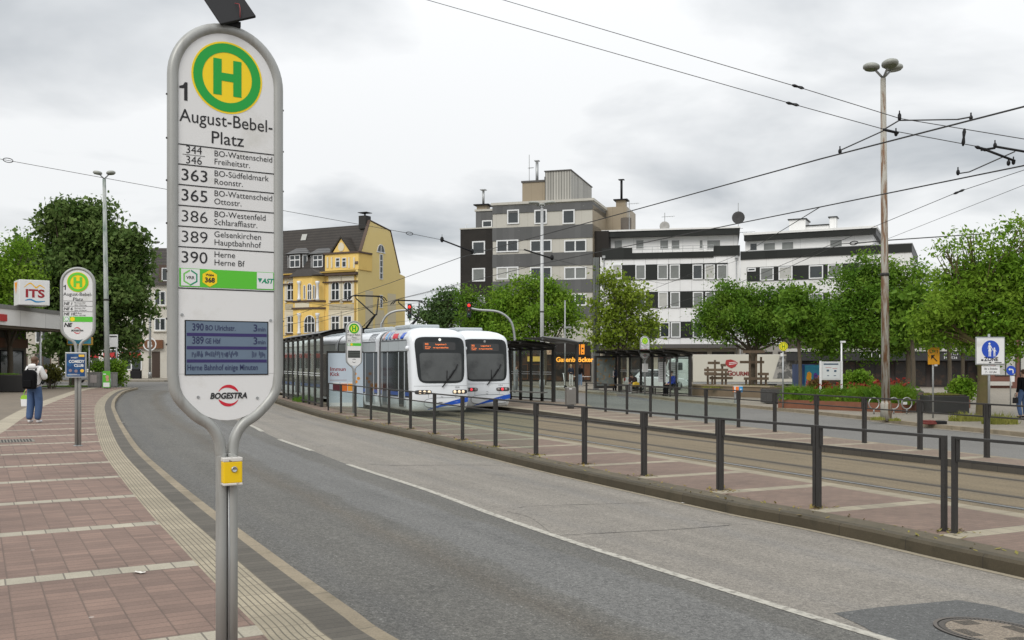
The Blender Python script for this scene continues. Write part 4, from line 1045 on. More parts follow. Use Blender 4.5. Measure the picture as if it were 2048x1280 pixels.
b = B(); b.box(-1.4, -.2, 1.85, 2.95, 18.28, 18.34); b.tube([(-.8, 2.4, 17.95), (-.8, 2.4, 18.3)], .1, 6); part('chimney_cap', b, black, ch)
# plain side features: cross shaped window, small windows, primer patches
def side(x0, x1, y0, y1):                  # pixel rect to (y,z) on the side plane x = 0
    o = []
    for px, py in ((x0, y0), (x1, y1)):
        q = Vector(((px - HX)/F, 1.0)); rel = -fy.o.dot(fy.r) * -1
        t_ = fy.o.dot(fy.r) / q.dot(fy.r); w_ = q*t_; o.append(((w_ - fy.o).dot(fy.n), CAMZ + (HY - py)*t_/F - ZS))
    return o[0][0], o[1][0], o[1][1], o[0][1]
def side_win(x0, x1, y0, y1, nx, nz, arch=False):
    (a, c), (e, f) = c6(x0, y0), c6(x1, y1); ya, yb_, za, zb_ = side(a, e, c, f)
    g = thing if False else None
    b = B(); b.X = Matrix(((0,-1,0,0),(1,0,0,0),(0,0,1,0),(0,0,0,1))) @ Matrix.Rotation(0, 4, 'Z')
    # local (u, -out, z) -> world-side: x = out, y = u
    def S(u, o, z): return (o, u, z)
    b = B(); fw = .08
    def bx(u0, u1, zz0, zz1, o=.05): b.box(0.001, o, u0, u1, zz0, zz1)
    if arch:
        n = 10; cxx, hw_ = (ya+yb_)/2, (yb_-ya)/2; hgt = zb_ - za
        for k in range(n):
            a0, a1 = math.pi*k/n, math.pi*(k+1)/n
            q = [(cxx+hw_*math.cos(a0), za+hgt*math.sin(a0)), (cxx+hw_*math.cos(a1), za+hgt*math.sin(a1)), (cxx+(hw_-fw)*math.cos(a1), za+(hgt-fw)*math.sin(a1)), (cxx+(hw_-fw)*math.cos(a0), za+(hgt-fw)*math.sin(a0))]
            prismx_(b, q)
        bx(ya-.1, yb_+.1, za-.1, za, .07); bx(cxx-.04, cxx+.04, za, zb_)
    else:
        bx(ya, ya+fw, za, zb_); bx(yb_-fw, yb_, za, zb_); bx(ya+fw, yb_-fw, za, za+fw); bx(ya+fw, yb_-fw, zb_-fw, zb_)
        for k in range(1, nz): zm = lerp(za, zb_, k/nz); bx(ya+fw, yb_-fw, zm-.04, zm+.04)
    w_ = part('window', b, white_paint, gw)
    b = B()
    if arch: b.poly([(.02, cxx+(hw_-fw)*math.cos(math.pi*k/10), za+(hgt-fw)*math.sin(math.pi*k/10)) for k in range(11)])
    else: b.poly([(.02, ya+fw, za+fw), (.02, yb_-fw, za+fw), (.02, yb_-fw, zb_-fw), (.02, ya+fw, zb_-fw)])
    part('pane', b, pane_dark, w_)
def prismx_(b, q):
    n = len(q); a = [b.V((.001, *p)) for p in q]; c = [b.V((.05, *p)) for p in q]; b.F(a[::-1]); b.F(c)
    for i in range(n): b.F((a[i], a[(i+1) % n], c[(i+1) % n], c[i]))
side_win(1005, 1078, 330, 420, 1, 1, True); side_win(1028, 1060, 432, 685, 1, 4); side_win(1030, 1058, 835, 965, 1, 3); side_win(1128, 1160, 1145, 1280, 1, 2)
for r_ in ((890, 965, 790, 1200), (1108, 1190, 820, 1130), (985, 1075, 980, 1250)):
    (a, c), (e, f) = c6(r_[0], r_[2]), c6(r_[1], r_[3]); ya, yb_, za, zb_ = side(a, e, c, f)
    b = B(); b.poly([(.004, ya, za), (.004, yb_, za), (.004, yb_, zb_), (.004, ya, zb_)]); part('primer_patch', b, y_patch, gw)
# front windows with cream surrounds
def surround(x0, x1, z0, z1, y=0):
    b = B(); g = .34; b.box(x0-g, x0-.02, y-.07, y+.01, z0-.3, z1+.5); b.box(x1+.02, x1+g, y-.07, y+.01, z0-.3, z1+.5); b.box(x0-g, x1+g, y-.09, y+.01, z1+.5, z1+.62); b.box(x0-.02, x1+.02, y-.06, y+.01, z1+.02, z1+.5); part('window_surround', b, cream, H)
def ornament(x0, x1, z0, z1):
    xm = (x0+x1)/2; b = B(); b.box(x0-.3, x1+.3, -.04, .01, z0, z1); b.prism([(x0-.2, z0+.1), (x1+.2, z0+.1), (xm+.1, z0+(z1-z0)*.55), (xm, z1-.05), (xm-.1, z0+(z1-z0)*.55)], -.08, -.03); b.ring((xm, z0+.1), .35, .62, -.095, 0, 180, 14); part('ornament', b, M('grey_stucco_relief', (.45,.40,.29), .8, var=.3, vs=5), H)
cols = []
for xa, xb in ((120, 197), (555, 637), (675, 757)):
    x0, x1, z0, z1 = R6(xa, xb, 705, 890); surround(x0, x1, z0, z1); window(H, x0, x1, z0, z1, 0, 2, 1, .10, split=.55, arch=.35, sill=brown_trim)
    x2, x3, z2, z3 = R6(xa, xb, 1040, 1210); surround(x2, x3, z2, z3); window(H, x2, x3, z2, z3, 0, 2, 1, .10, split=.6, sill=brown_trim); ornament(x0, x1, z3+.6, z0-.4)
    cols.append((x0, x1, z0, z1, z2, z3))
for k in range(2):
    x0, x1, z0, z1, z2, z3 = cols[0]; dx = -2.9*(k+1); surround(x0+dx, x1+dx, z0, z1); window(H, x0+dx, x1+dx, z0, z1, 0, 2, 1, .10, split=.55, sill=brown_trim); window(H, x0+dx, x1+dx, z2, z3, 0, 2, 1, .10, split=.6, sill=brown_trim)
# ground floor shopfront
for k in range(5): window(H, -18.6+k*3.7, -15.6+k*3.7, .5, 3.0, 0, 2, 1, .12, brown_trim)
b = B(); b.box(XL_, 0, -.06, .01, 3.3, 3.9); part('shop_band', b, cream, H)
# oriel
ox0, ox1, _, _ = R6(228, 492, 650, 700); D0 = -1.0
_, _, zo0, zo1 = R6(228, 440, 660, 1278)
def oriel(z0, z1, ins=0.0, name='oriel', m_=None):
    b = B(); b.slab([(ox0-ins, .1), (ox0+.1-ins, D0-ins), (ox1-1.0, D0-ins), (ox1+ins, -.1), (ox1+ins, .1)], z0, z1); return part(name, b, m_ or y_front, H)
orl = oriel(zo0-.4, zo1)
oriel(zo1, zo1+.1, .25, 'oriel_roof', copper); 
b = B(); b.prism([(ox0-.3, zo1+.1), (ox1+.3, zo1+.1), (ox1-.9, zo1+.75), (ox0+.9, zo1+.75)], D0-.2, .0); part('oriel_roof', b, copper, H)
for yc_ in (895, 965):
    zc = fy.p(*c6(360, yc_), D0)[1]; oriel(zc-.1, zc+.1, .13, 'ledge', brown_trim)
zc = fy.p(*c6(335, 935), D0)[1]; b = B(); xm_ = (ox0+ox1-1)/2; b.box(xm_-1.0, xm_+1.0, D0-.05, D0+.01, zc-.28, zc+.28); part('ornament', b, cream, orl)
for xx in (243, 424):
    for ya_, yb2 in ((700, 890), (1015, 1225)):
        xc, zt_ = fy.p(*c6(xx, ya_), D0); zb_ = fy.p(*c6(xx, yb2), D0)[1]
        b = B(); b.lathe([(.22, zb_), (.22, zb_+.2), (.16, zb_+.3), (.14, zt_-.4), (.24, zt_-.25), (.24, zt_)], (xc, D0-.1, 0), 10); part('column', b, white_paint, orl)
for xa, xb, ya_, yb2, nx_ in ((280, 301, 738, 880, 1), (320, 362, 722, 885, 2), (374, 396, 738, 880, 1), (286, 396, 1035, 1208, 3)):
    x0, x1, z0, z1 = R6(xa, xb, ya_, yb2, D0); window(orl, x0, x1, z0, z1, D0, nx_, 1, .08, arch=(x1-x0)/2, split=.55 if nx_ > 1 else None)
# dormers
def dormer(xa, xb, ya_, ymid, yb2):
    d = .35; x0, x1, z0, z1 = R6(xa, xb, ymid, yb2, d)
    b = B(); b.slab([(x0+.55, d), (x1-.55, d), (x1, d+.5), (x1, 3.2), (x0, 3.2), (x0, d+.5)], z0-.1, z1); dm = part('dormer', b, roof_dark, rf)
    b = B(); xm_ = (x0+x1)/2; zt_ = R6(xa, xb, ya_, ymid, d)[3]
    bp = [(x0-.25, d+.2, z1), (x0+.5, d-.3, z1), (x1-.5, d-.3, z1), (x1+.25, d+.2, z1), (x1+.25, 3.4, z1), (x0-.25, 3.4, z1)]; tp = [(xm_-.7, 1.5, zt_), (xm_+.7, 1.5, zt_)]
    i = [b.V(p) for p in bp]; j = [b.V(p) for p in tp]
    b.F((i[1], i[2], j[1], j[0])); b.F((i[0], i[1], j[0])); b.F((i[2], i[3], j[1])); b.F((i[3], i[4], j[1])); b.F((i[5], i[0], j[0])); b.F((i[4], i[5], j[0], j[1])); b.F(i[::-1]); part('dormer_roof', b, slate, dm)
    window(dm, x0+.75, x1-.75, z0+.12, z1-.12, d, 2, 1, .1, split=.6)
    for u, sg in ((x0+.28, -1), (x1-.28, 1)):
        b = B(); b.X = Matrix.Translation((u, d+.25, 0)) @ Matrix.Rotation(sg*R(42), 4, 'Z'); b.box(-.28, .28, -.05, .02, z0+.12, z1-.12); f_ = part('side_light', b, white_paint, dm)
        q = B(); q.X = b.X; q.rect(-.19, .19, z0+.24, z1-.24, -.055); part('pane', q, pane_dark, f_)
dormer(95, 300, 362, 432, 578); dormer(322, 525, 357, 432, 575)
x0, x1, z0, z1 = R6(492, 822, 430, 575, -.05)
b = B(); b.box(x0, x1, -.05, 2.5, z0-.2, z1); gd = part('gabled_dormer', b, y_front, rf)
b = B(); b.box(x0-.12, x1+.12, -.2, 2.4, z1, z1+.18); part('dormer_ledge', b, brown_trim, gd)
gx0, gx1, gz0, gz1 = R6(570, 735, 280, 425, -.05)
b = B(); b.prism([(gx0, z1+.18), (gx1, z1+.18), ((gx0+gx1)/2, gz1)], -.05, 2.4); part('pediment', b, y_front, gd)
b = B(); xm_ = (gx0+gx1)/2
for xe in (gx0-.15, gx1+.15): b.prism([(xe, z1+.18), (xm_, gz1+.05), (xm_, gz1+.28), (xe + (-.22 if xe < xm_ else .22), z1+.18)] if xe < xm_ else [(xm_, gz1+.05), (xe, z1+.18), (xe+.22, z1+.18), (xm_, gz1+.28)], -.2, 2.4)
part('pediment_roof', b, roof_dark, gd)
b = B(); b.disc((xm_, z1+.75), .42, -.1, -.04, 12, .5); part('ornament', b, cream, gd)
for xa, xb in ((597, 640), (660, 703)):
    x2, x3, z2, z3 = R6(xa, xb, 470, 565, -.05); window(gd, x2, x3, z2, z3, -.05, 1, 1, .08, split=.65)
for xa in (520, 560, 730, 780):
    x2, _, z2, z3 = R6(xa, xa+5, 465, 570, -.05); b = B(); b.box(x2-.1, x2+.1, -.12, -.04, z2, z3); part('pilaster', b, cream, gd)
x2, x3, z2, z3 = R6(238, 288, 232, 295, 1.5)
b = B(); k_ = (17.0-11.45)/2.3
for u0, u1, v0, v1, m_ in ((x2, x3, z2, z3, 0),):
    yy0, yy1 = .05 + (v0-11.45)/k_ - .06, .05 + (v1-11.45)/k_ - .06; b.poly([(u0, yy0, v0), (u1, yy0, v0), (u1, yy1, v1), (u0, yy1, v1)])
part('skylight', b, pane_pale, rf)

# --- white corner house on the left
fw_ = Fr((-33.0, 94.0), (1, .02), ZS)
WH = thing('white_house', 'white corner house with a brown shop sign, behind the big chestnut tree', 'house', fw_.loc, fw_.rz)
w_wall = M('white_render', (.60,.57,.50), .85, var=.07, vs=.6, stain=(.5,.46,.39), ss=.7)
W0 = -11.5
b = B(); b.box(W0, .8, 0, 10, 0, 9.2); part('wall', b, w_wall, WH)
b = B(); prismx(b, [(-.3, 9.2), (10.3, 9.2), (7.2, 13.2), (2.8, 13.2)], W0-.1, .9); wr = part('roof', b, roof_dark, WH)
xa, zt_ = fw_.p(325, 540); 
b = B(); b.box(-1.9, -.2, -.1, 2.5, 9.25, 11.2); dm = part('dormer', b, brown_trim, wr); window(dm, -1.6, -.5, 9.6, 10.9, -.1, 2, 1, .08)
for k in range(5):
    for z0 in (4.9, 7.2) if False else (4.7,):
        x0 = -2.35 - k*2.25; window(WH, x0, x0+1.1, z0, z0+1.25, 0, 2, 1, .09, sill=w_wall)
for k in range(5): window(WH, -2.35-k*2.25, -1.25-k*2.25, 7.2, 8.6, 0, 2, 1, .09, sill=w_wall)
x0, x1, z0, z1 = fw_.rc(252, 327, 680, 697)
b = B(); b.box(x0, x1, -.35, 0, z0, z1); sgn = part('shop_sign', b, M('brown_sign', (.16,.065,.025), .5, var=.15), WH)
b = B(); xm_ = fw_.p(302, 690)[0]; b.ring((xm_, (z0+z1)/2), .55, .66, -.36, n=20); b.text('B', xm_, (z0+z1)/2-.32, .64, -.36, 'C', .03); part('lettering', b, white_paint, sgn)
for xa, xb in ((242, 284), (205, 238), (165, 200)):
    x0, x1, z0, z1 = fw_.rc(xa, xb, 698, 740); w_ = window(WH, x0, x1, z0, z1, 0, 2, 1, .1, white_paint)
    b = B(); b.rect(x0+.1, x1-.1, z1-.85, z1-.35, -.055); part('red_sign', b, M('shop_red', (.45,.02,.02), .5), w_)
x0, x1, z0, z1 = fw_.rc(304, 320, 703, 752); b = B(); b.box(x0, x1, -.04, .01, 0.05, z1); part('door', b, M('door_brown', (.05,.03,.02), .6), WH)

# --- pale building across the side street behind the kiosk
p = at(10, 757, 99); LB_ = thing('side_street_building', 'long low pale building across the side street behind the kiosk', 'building', (p.x, 99, ZS), 0)
b = B(); b.box(-12, 8.2, 0, 8, 0, 6.4); part('wall', b, M('pale_plaster', (.46,.43,.37), .85, var=.15, vs=.5), LB_)
b = B(); prismx(b, [(-.3, 6.4), (8.3, 6.4), (4, 9.2)], -12.2, 8.3); part('roof', b, roof_dark, LB_)
for k in range(8):
    window(LB_, -11.5+k*2.45, -10.2+k*2.45, 3.6, 5.2, 0, 2, 1, .09); window(LB_, -11.6+k*2.45, -9.9+k*2.45, .3, 2.5, 0, 2, 1, .1, brown_trim, shop_dark if False else pane_dark)

# --- kiosk with a canopy
fk_ = Fr((-28.0, 36.0), (-.03, 1), ZS)
K = thing('kiosk_building', 'low flat-roofed kiosk with a pale canopy fascia and shopfronts, far left', 'building', fk_.loc, fk_.rz)
fas = panels('fascia_panels', (.74,.72,.69), 3.2, 0, (.3,.29,.27), .03)
b = B(); b.box(0, 25.5, 0, .12, 3.7, 4.62); part('fascia', b, fas, K)
b = B(); b.box(-.05, 25.6, -.06, 9, 4.622, 4.85); part('roof_edge', b, M('grey_felt', (.20,.195,.18), .8, var=.15), K)
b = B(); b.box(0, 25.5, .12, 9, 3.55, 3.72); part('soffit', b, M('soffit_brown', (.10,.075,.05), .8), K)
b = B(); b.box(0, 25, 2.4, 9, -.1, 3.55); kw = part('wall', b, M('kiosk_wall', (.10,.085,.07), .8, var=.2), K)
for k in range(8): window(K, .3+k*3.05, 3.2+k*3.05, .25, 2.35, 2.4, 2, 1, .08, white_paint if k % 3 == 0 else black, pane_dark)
b = B(); b.box(5, 25, 2.28, 2.4, 2.5, 3.1); sb_ = part('shop_sign', b, M('brown_sign2', (.11,.05,.028), .5, var=.2), K)
b = B()
for k in range(4): glyphs(b, 7 + k*3.8, 8.6 + k*3.8, 2.62, .34, 2.27, k)
part('lettering', b, white_paint, sb_)
b = B(); glyphs(b, 9.0, 12.5, 3.18, .34, 2.2, 9); part('lettering', b, glow('sign_amber', (1.0,.62,.12), .6), K)
for k in range(4):
    b = B(); b.tube([(3+k*6.6, .5, 0), (3+k*6.6, .5, 3.55)], .07, 8); part('canopy_post', b, white_paint, K)
x0, x1, z0, z1 = fk_.rc(-10, 11, 628, 642)
b = B(); b.box(x0, x1, -.10, -.0, z0, z1); rs_ = part('red_box_sign', b, M('box_red', (.45,.015,.015), .4), K)
# advertising cube standing on its roof
p = at(69, 600, 55.0)
T_ = thing('sign_box', 'white advertising cube lettered ITS standing on the kiosk roof', 'sign', (p.x, 55.0, ZS + 4.85), R(37))
b = B(); b.box(-.81, .81, 0, 1.6, .06, 1.52); bx_ = part('box', b, white_board, T_, .03)
b = B(); b.text('ITS', .02, .52, .46, -.006, 'C', .05, width=1.0); part('lettering', b, M('maroon', (.30,.01,.02), .5), bx_)
def wave(pts, th): 
    b = B(); P = smooth([Vector((x, -.006, z)) for x, z in pts], 8); n = len(P)
    for i in range(n - 1):
        t0, t1 = th*(.35+.65*math.sin(math.pi*i/(n-1))), th*(.35+.65*math.sin(math.pi*(i+1)/(n-1)))
        b.poly([P[i]-Vector((0,0,t0)), P[i+1]-Vector((0,0,t1)), P[i+1]+Vector((0,0,t1)), P[i]+Vector((0,0,t0))])
    return b
part('wave', wave([(-.55,1.08),(-.22,1.32),(.08,1.08),(.28,1.22),(.55,1.06)], .05), M('wave_yellow', (.80,.45,.02), .5), bx_)
part('wave', wave([(-.5,.33),(-.2,.38),(.1,.26),(.55,.30)], .05), M('wave_blue', (.02,.22,.45), .5), bx_)
b = B(); b.poly([(-.818,.5,1.4),(-.818,1.3,1.4),(-.818,.9,.7)]); part('side_print', b, orange, bx_)

# --- grey tower block
ft = Fr((7.88, 93.0), (.956, -.2937), ZF)
TB = thing('tower_block', 'tall grey and beige apartment block with a dark side wing and rooftop penthouse', 'building', ft.loc, ft.rz)
def c1(x, y): return 900 + x/4.268, 300 + y/4.268
def R1(x0, x1, y0, y1, d=0.0):
    a, c = c1(x0, y0); e, f = c1(x1, y1); return ft.rc(a, e, c, f, d)
slate_p = panels('grey_cladding', (.112,.113,.112), .62, 0, (.09,.09,.09), .012, .12, .5, (.30,.30,.29))
beige_p = panels('beige_cladding', (.49,.472,.42), 1.1, 0, (.36,.335,.285), .02, .04)
side_b = panels('tan_cladding', (.30,.25,.18), 1.2, 0, (.2,.16,.11), .02, .05)
dark_b = panels('dark_cladding', (.024,.021,.018), .6, .6, (.028,.025,.022), .015, .12, .6)
x0, x1, _, zt_ = R1(365, 1212, 452, 1000)
b = B(); b.box(x0, 0, 0, 12, 0, zt_ - .02); part('wall', b, beige_p, TB)
for ya_, yb2 in ((462, 527), (650, 762), (880, 992), (1112, 1222)):
    _, _, z0, z1 = R1(365, 1212, ya_, yb2); b = B(); b.box(x0-.02, .03, -.08, 12.02, z0, z1); part('spandrel', b, slate_p, TB)
z_low = R1(365, 1212, 1340, 1450); b = B(); b.box(x0-.02, .03, -.08, 12.02, z_low[2], z_low[3]); part('spandrel', b, slate_p, TB)
b = B(); b.box(x0-.15, .18, -.2, 12.1, zt_-.02, zt_+.22); part('roof_edge', b, beige_p, TB)
b = B(); b.box(.004, .03, .0, 12.0, 8.5, zt_-.4) ; part('side_cladding', b, side_b, TB)
for ya_, yb2, lst in ((510, 632, ((490,592),(722,828),(962,1066))), (768, 872, ((398,586),(686,870),(976,1166))), (998, 1105, ((400,586),(686,870),(976,1166))), (1228, 1330, ((400,586),(686,870),(976,1166)))):
    for i, (xa, xb) in enumerate(lst):
        a, c, z0, z1 = R1(xa, xb, ya_, yb2); window(TB, a, c, z0, z1, -.0, 2 if xb-xa > 130 else 1, 1, .12, out=.11, pm=PANES[(i*7+ya_) % 3 if ya_ > 800 else 0])
wx0, wx1, _, wz = R1(80, 365, 670, 1000)
b = B(); b.box(wx0, wx1-.01, .3, 12, 0, wz); wg = part('dark_wing', b, dark_b, TB)
b = B(); b.box(wx0-.06, wx1-.01, .22, 12, wz, wz+.12); part('roof_edge', b, beige_p, wg)
for ya_, yb2 in ((778, 892), (1008, 1122), (1240, 1350)):
    a, c, z0, z1 = R1(190, 300, ya_, yb2, .3); window(wg, a, c, z0, z1, .3, 1, 1, .13, pm=PANES[0 if ya_ < 900 else 1])
ux0, ux1, uz0, uz1 = R1(220, 365, 522, 668, 2.5)
b = B(); b.box(ux0, x0-.02, 2.5, 11, wz, uz1); up = part('upper_wing', b, slate_p, TB)
b = B(); b.box(ux0-.1, x0-.02, 2.4, 11, uz1, uz1+.2); part('roof_edge', b, beige_p, up)
a, c, z0, z1 = R1(275, 365, 600, 662, 2.5); window(up, a, c-.05, z0, z1, 2.5, 1, 1, .12)
b = B(); b.tube([(wx0+.5, .6, wz+.55), (ux0-.1, .6, wz+.55)], .03, 5); b.tube([(wx0+.5, .6, wz+.1), (wx0+.5, .6, wz+.55)], .03, 5); part('railing', b, white_paint, wg)
# penthouse
rib = panels('ribbed_metal', (.40,.39,.355), .28, 0, (.13,.125,.115), .07, .22, .5)
px0, px1, pz0, pz1 = R1(617, 810, 275, 435, 2.0)
b = B(); b.box(px0, px1, 2.0, 8, zt_+.2, pz1); part('penthouse', b, side_b, TB)
b = B(); b.box(px0-.1, px1+.05, 1.9, 8.1, pz1, pz1+.18); b.box(px0+2.2, px1, 2.5, 8, pz1+.18, pz1+.6); part('penthouse_roof', b, copper, TB)
qx0, qx1, qz0, qz1 = R1(812, 1030, 180, 430, 1.6)
b = B(); b.box(qx0, qx1, 1.6, 11.5, zt_+.2, qz1); part('lift_house', b, rib, TB)
b = B(); b.box(qx0-.08, qx1+.08, 1.5, 11.6, qz1, qz1+.1); part('lift_house_roof', b, copper, TB)
def stack(par, x, y, z0, zb_, zt2, wd, m_=None):
    b = B(); b.box(x-wd, x+wd, y-wd, y+wd, z0, zb_); b.m = 1; b.box(x-wd*1.5, x+wd*1.5, y-wd*1.5, y+wd*1.5, zb_, zb_+.12); b.m = 2; b.tube([(x, y, zb_+.1), (x, y, zt2)], .13, 8); b.box(x-.3, x+.3, y-.3, y+.3, zt2+.08, zt2+.14); return part('flue', b, [side_b, black, galv if not m_ else black], par)
xq, zq = ft.p(*c1(285, 480), 3.0); stack(up, xq, 3.0, uz1, zq, ft.p(*c1(285, 350), 3.0)[1], .55)
xq, zq = ft.p(*c1(1340, 440), 9.5); 
b = B(); b.box(.03, 2.2, 6.5, 12.0, 0, ft.p(*c1(1300, 490), 6.5)[1]); sw = part('stair_tower', b, side_b, TB)
stack(sw, 1.2, 9.0, ft.p(*c1(1300, 490), 6.5)[1], ft.p(*c1(1340, 442), 9)[1], ft.p(*c1(1340, 270), 9)[1], .5, 1)
def antenna(par, x, y, z0, z1, arms, dish=None):
    b = B(); b.tube([(x, y, z0), (x, y, z1)], .035, 5)
    for zz_, ln in arms:
        b.tube([(x-ln*.3, y, zz_), (x+ln, y, zz_+.05)], .025, 4)
        for k in range(4): b.tube([(x+ln*(k/4), y-.25, zz_), (x+ln*(k/4), y+.25, zz_)], .018, 4)
    a = part('antenna', b, galv, par)
    if dish:
        b = B(); b.X = Matrix.Translation((x, y-.15, dish[0])) @ Matrix.Rotation(R(15), 4, 'X'); b.lathe([(.02, .12), (.3*dish[1], .09), (dish[1], -.03), (dish[1]*.97, -.05), (.3*dish[1], .05), (.02, .08)], n=16, axis='y'); part('satellite_dish', b, dish[2], a)
xq, zq = ft.p(*c1(676, 40), 4); antenna(TB, xq, 4, pz1, zq, [(zq-3.2, .6), (zq-1.4, .5), (zq-4.4, -.6)])
xq, zq = ft.p(*c1(743, 105), 4); b = B(); b.tube([(xq, 4, pz1), (xq, 4, zq)], .16, 8); b.box(xq-.25, xq+.25, 3.75, 4.25, zq+.1, zq+.18); part('flue', b, galv, TB)
# ground floor shops of the tower: cafe front
shop_dark = M('shop_interior', (.022,.017,.014), .35, var=.6, vs=1.5, stain=(.10,.05,.025), ss=1.4, st0=.5, st1=.7)
a, c, z0, z1 = ft.rc(1008, 1183, 690, 790)
b = B(); b.box(a, c, -.5, .0, .05, z1); cf = part('shopfront', b, shop_dark, TB)
a, c, z0, z1 = ft.rc(1106, 1183, 686, 712); b = B(); b.box(a, c, -.62, -.5, z0, z1+.1); fb = part('fascia', b, M('fascia_black', (.018,.014,.012), .4), cf)
b = B(); xq, zq = ft.p(1112, 723.5, -.55); x2, _ = ft.p(1187, 723, -.55); b.text('Gatenbröcker', xq, zq, .46, -.56, 'L', .04, width=x2-xq); part('lettering', b, glow('letters_orange', (1.0,.42,.05), .75), cf)
a, c, z0, z1 = ft.rc(1165, 1172, 689, 709); b = B(); b.box(a, c, -.7, -.62, z0, z1); vs_ = part('vertical_sign', b, glow('sign_orange', (.9,.30,.02), .3), fb)
b = B(); b.box(a-.18, a-.1, -.7, -.62, z0, z1); part('vertical_sign', b, glow('sign_orange', (.9,.30,.02), .3), fb)
b = B(); b.disc(((a+c)/2, z1-.4), .1, -.71, -.70, 10); b.disc(((a+c)/2, z0+.2), .07, -.71, -.70, 10); part('lettering', b, ink, vs_)
a, c, z0, z1 = ft.rc(1088, 1131, 698, 709); b = B(); b.box(a, c, -.6, -.5, z0, z1); s2 = part('shop_sign', b, M('sign_tan', (.55,.38,.25), .5, var=.2), cf)
b = B(); glyphs(b, a+.15, c-.2, z0+.14, .3, -.61, 8); part('lettering', b, M('brown_ink', (.18,.04,.015), .5), s2)
a, c, z0, z1 = ft.rc(1058, 1084, 713, 723); b = B(); b.box(a, c, -.58, -.5, z0, z1); part('shop_sign', b, M('sign_ochre', (.62,.42,.09), .5), cf)
for xa, xb in ((1136, 1150), (1153, 1166), (1169, 1180), (1090, 1106), (1040, 1056), (1060, 1082)):
    a, c, z0, z1 = ft.rc(xa, xb, 728, 780, -.5); window(cf, a, c, .2, z1, -.5, 1, 1, .07, M('frame_brown', (.12,.05,.02), .5), shop_dark if xa < 1100 else M('warm_interior', (.11,.045,.02), .4, var=.7, vs=2))
# dark connecting bay
a, c, z0, z1 = R1(1216, 1300, 690, 1060, .6)
b = B(); b.box(.05, 1.45, .8, 6.4, 0, z1); part('dark_bay', b, dark_b, TB)

# --- white block with dark bands (middle)
fa = Fr((21.6 - .977*13.3, 90 + .215*13.3), (.977, -.215), ZF)
WA = thing('white_block', 'white panelled block with dark window bands, directly right of the grey tower', 'building', fa.loc, fa.rz)
def c2(x, y): return 1180 + x/4.268, 380 + y/4.268
def R2(x0, x1, y0, y1, d=0.0):
    a, c = c2(x0, y0); e, f = c2(x1, y1); return fa.rc(a, e, c, f, d)
wpan = panels('white_panels', (.76,.76,.755), 1.10, 0, (.30,.30,.30), .022, .03, .45, (.68,.67,.64))
wpan2 = panels('white_panels_plain', (.72,.72,.705), 2.4, 0, (.45,.45,.44), .02, .03, .5, (.64,.63,.59))
band_d = panels('dark_band', (.020,.022,.020), 1.1, 0, (.018,.02,.018), .02, .15, .45)
WLEN = 13.3
_, _, _, zpar = R2(75, 1285, 560, 600)
b = B(); b.box(0, WLEN, 0, 11, 0, zpar); part('wall', b, wpan, WA)
for xa, xb, ya_, yb2 in ((100, 360, 495, 592), (360, 1055, 530, 582), (1055, 1280, 474, 560)):
    a, c, z0, z1 = R2(xa, xb, ya_, yb2, -.1); b = B(); b.box(a, min(c, WLEN), -.12, .12, z0, z1); part('parapet', b, band_d, WA)
a, c, z0, z1 = R2(140, 1262, 398, 500, 1.7)
b = B(); b.box(a, c, 1.7, 10, zpar-.4, z1); tf = part('top_floor', b, wpan2, WA)
a2, c2_, z2, z3 = R2(105, 1280, 342, 390, .9)
b = B(); b.box(a2, min(c2_, WLEN), .9, 10.5, z1, z1 + (z3-z2)); b.m = 1; b.box(a2-.1, min(c2_, WLEN)+.05, .8, 10.6, z1+(z3-z2), z1+(z3-z2)+.15); part('roof_fascia', b, [band_d, wpan2], tf)
for i, (xa, xb) in enumerate(((205, 278), (390, 462), (595, 672), (692, 768), (932, 966), (996, 1115))):
    a, c, z0, z1 = R2(xa, xb, 425, 505, 1.7); window(tf, a, c, z0, z1, 1.7, 1, 1, .06, wpan2, pane_mid, .06)
a, c, z0, z1 = R2(360, 1055, 478, 525, -.1)
b = B(); b.tube([(a, -.05, z1), (c, -.05, z1)], .025, 5); b.tube([(a, -.05, (z0+z1)/2), (c, -.05, (z0+z1)/2)], .02, 5)
for k in range(9): b.tube([(lerp(a, c, k/8), -.05, z0-.2), (lerp(a, c, k/8), -.05, z1)], .02, 5)
part('balcony_railing', b, galv, WA)
for (ya_, yb2, xs0, xs1, lst) in ((632, 765, 190, 1176, ((190,272),(388,475),(576,666),(680,767),(875,962),(979,1066),(1084,1174))),
                               (866, 1006, 190, 1176, ((190,272),(388,475),(582,666),(685,768),(878,965),(985,1066),(1084,1174))),
                               (1124, 1262, 190, 1176, ((190,272),(388,475),(596,680),(690,773),(878,965),(985,1066),(1084,1174)))):
    a, c, z0, z1 = R2(xs0, xs1, ya_, yb2); b = B(); b.box(a, c, -.06, .01, z0, z1); bd_ = part('window_band', b, band_d, WA)
    for i, (xa, xb) in enumerate(lst):
        a, c, z0, z1 = R2(xa, xb, ya_+4, yb2-2, -.06); window(WA, a, c, z0, z1, -.06, 1, 1, .10, pm=[pane_mid, pane_mid, pane_pale, pane_mid, pane_dark][(i*3 + ya_) % 5] if ya_ < 1000 else PANES[i % 2], out=.07)
for xa in (120, 1250):
    xq, zq = fa.p(*c2(xa, 575)); b = B(); b.box(xq-.14, xq+.14, -.22, .0, zq-.1, zq+.15); b.tube([(xq, -.12, zq), (xq, -.12, .2)], .055, 6); part('drainpipe', b, galv, WA)
_, _, z0, z1 = R2(75, 1285, 1300, 1340); b = B(); b.box(0, WLEN, -1.2, 0, z0-.12, z1-.2); part('canopy', b, M('canopy_dark', (.08,.075,.07), .6), WA)
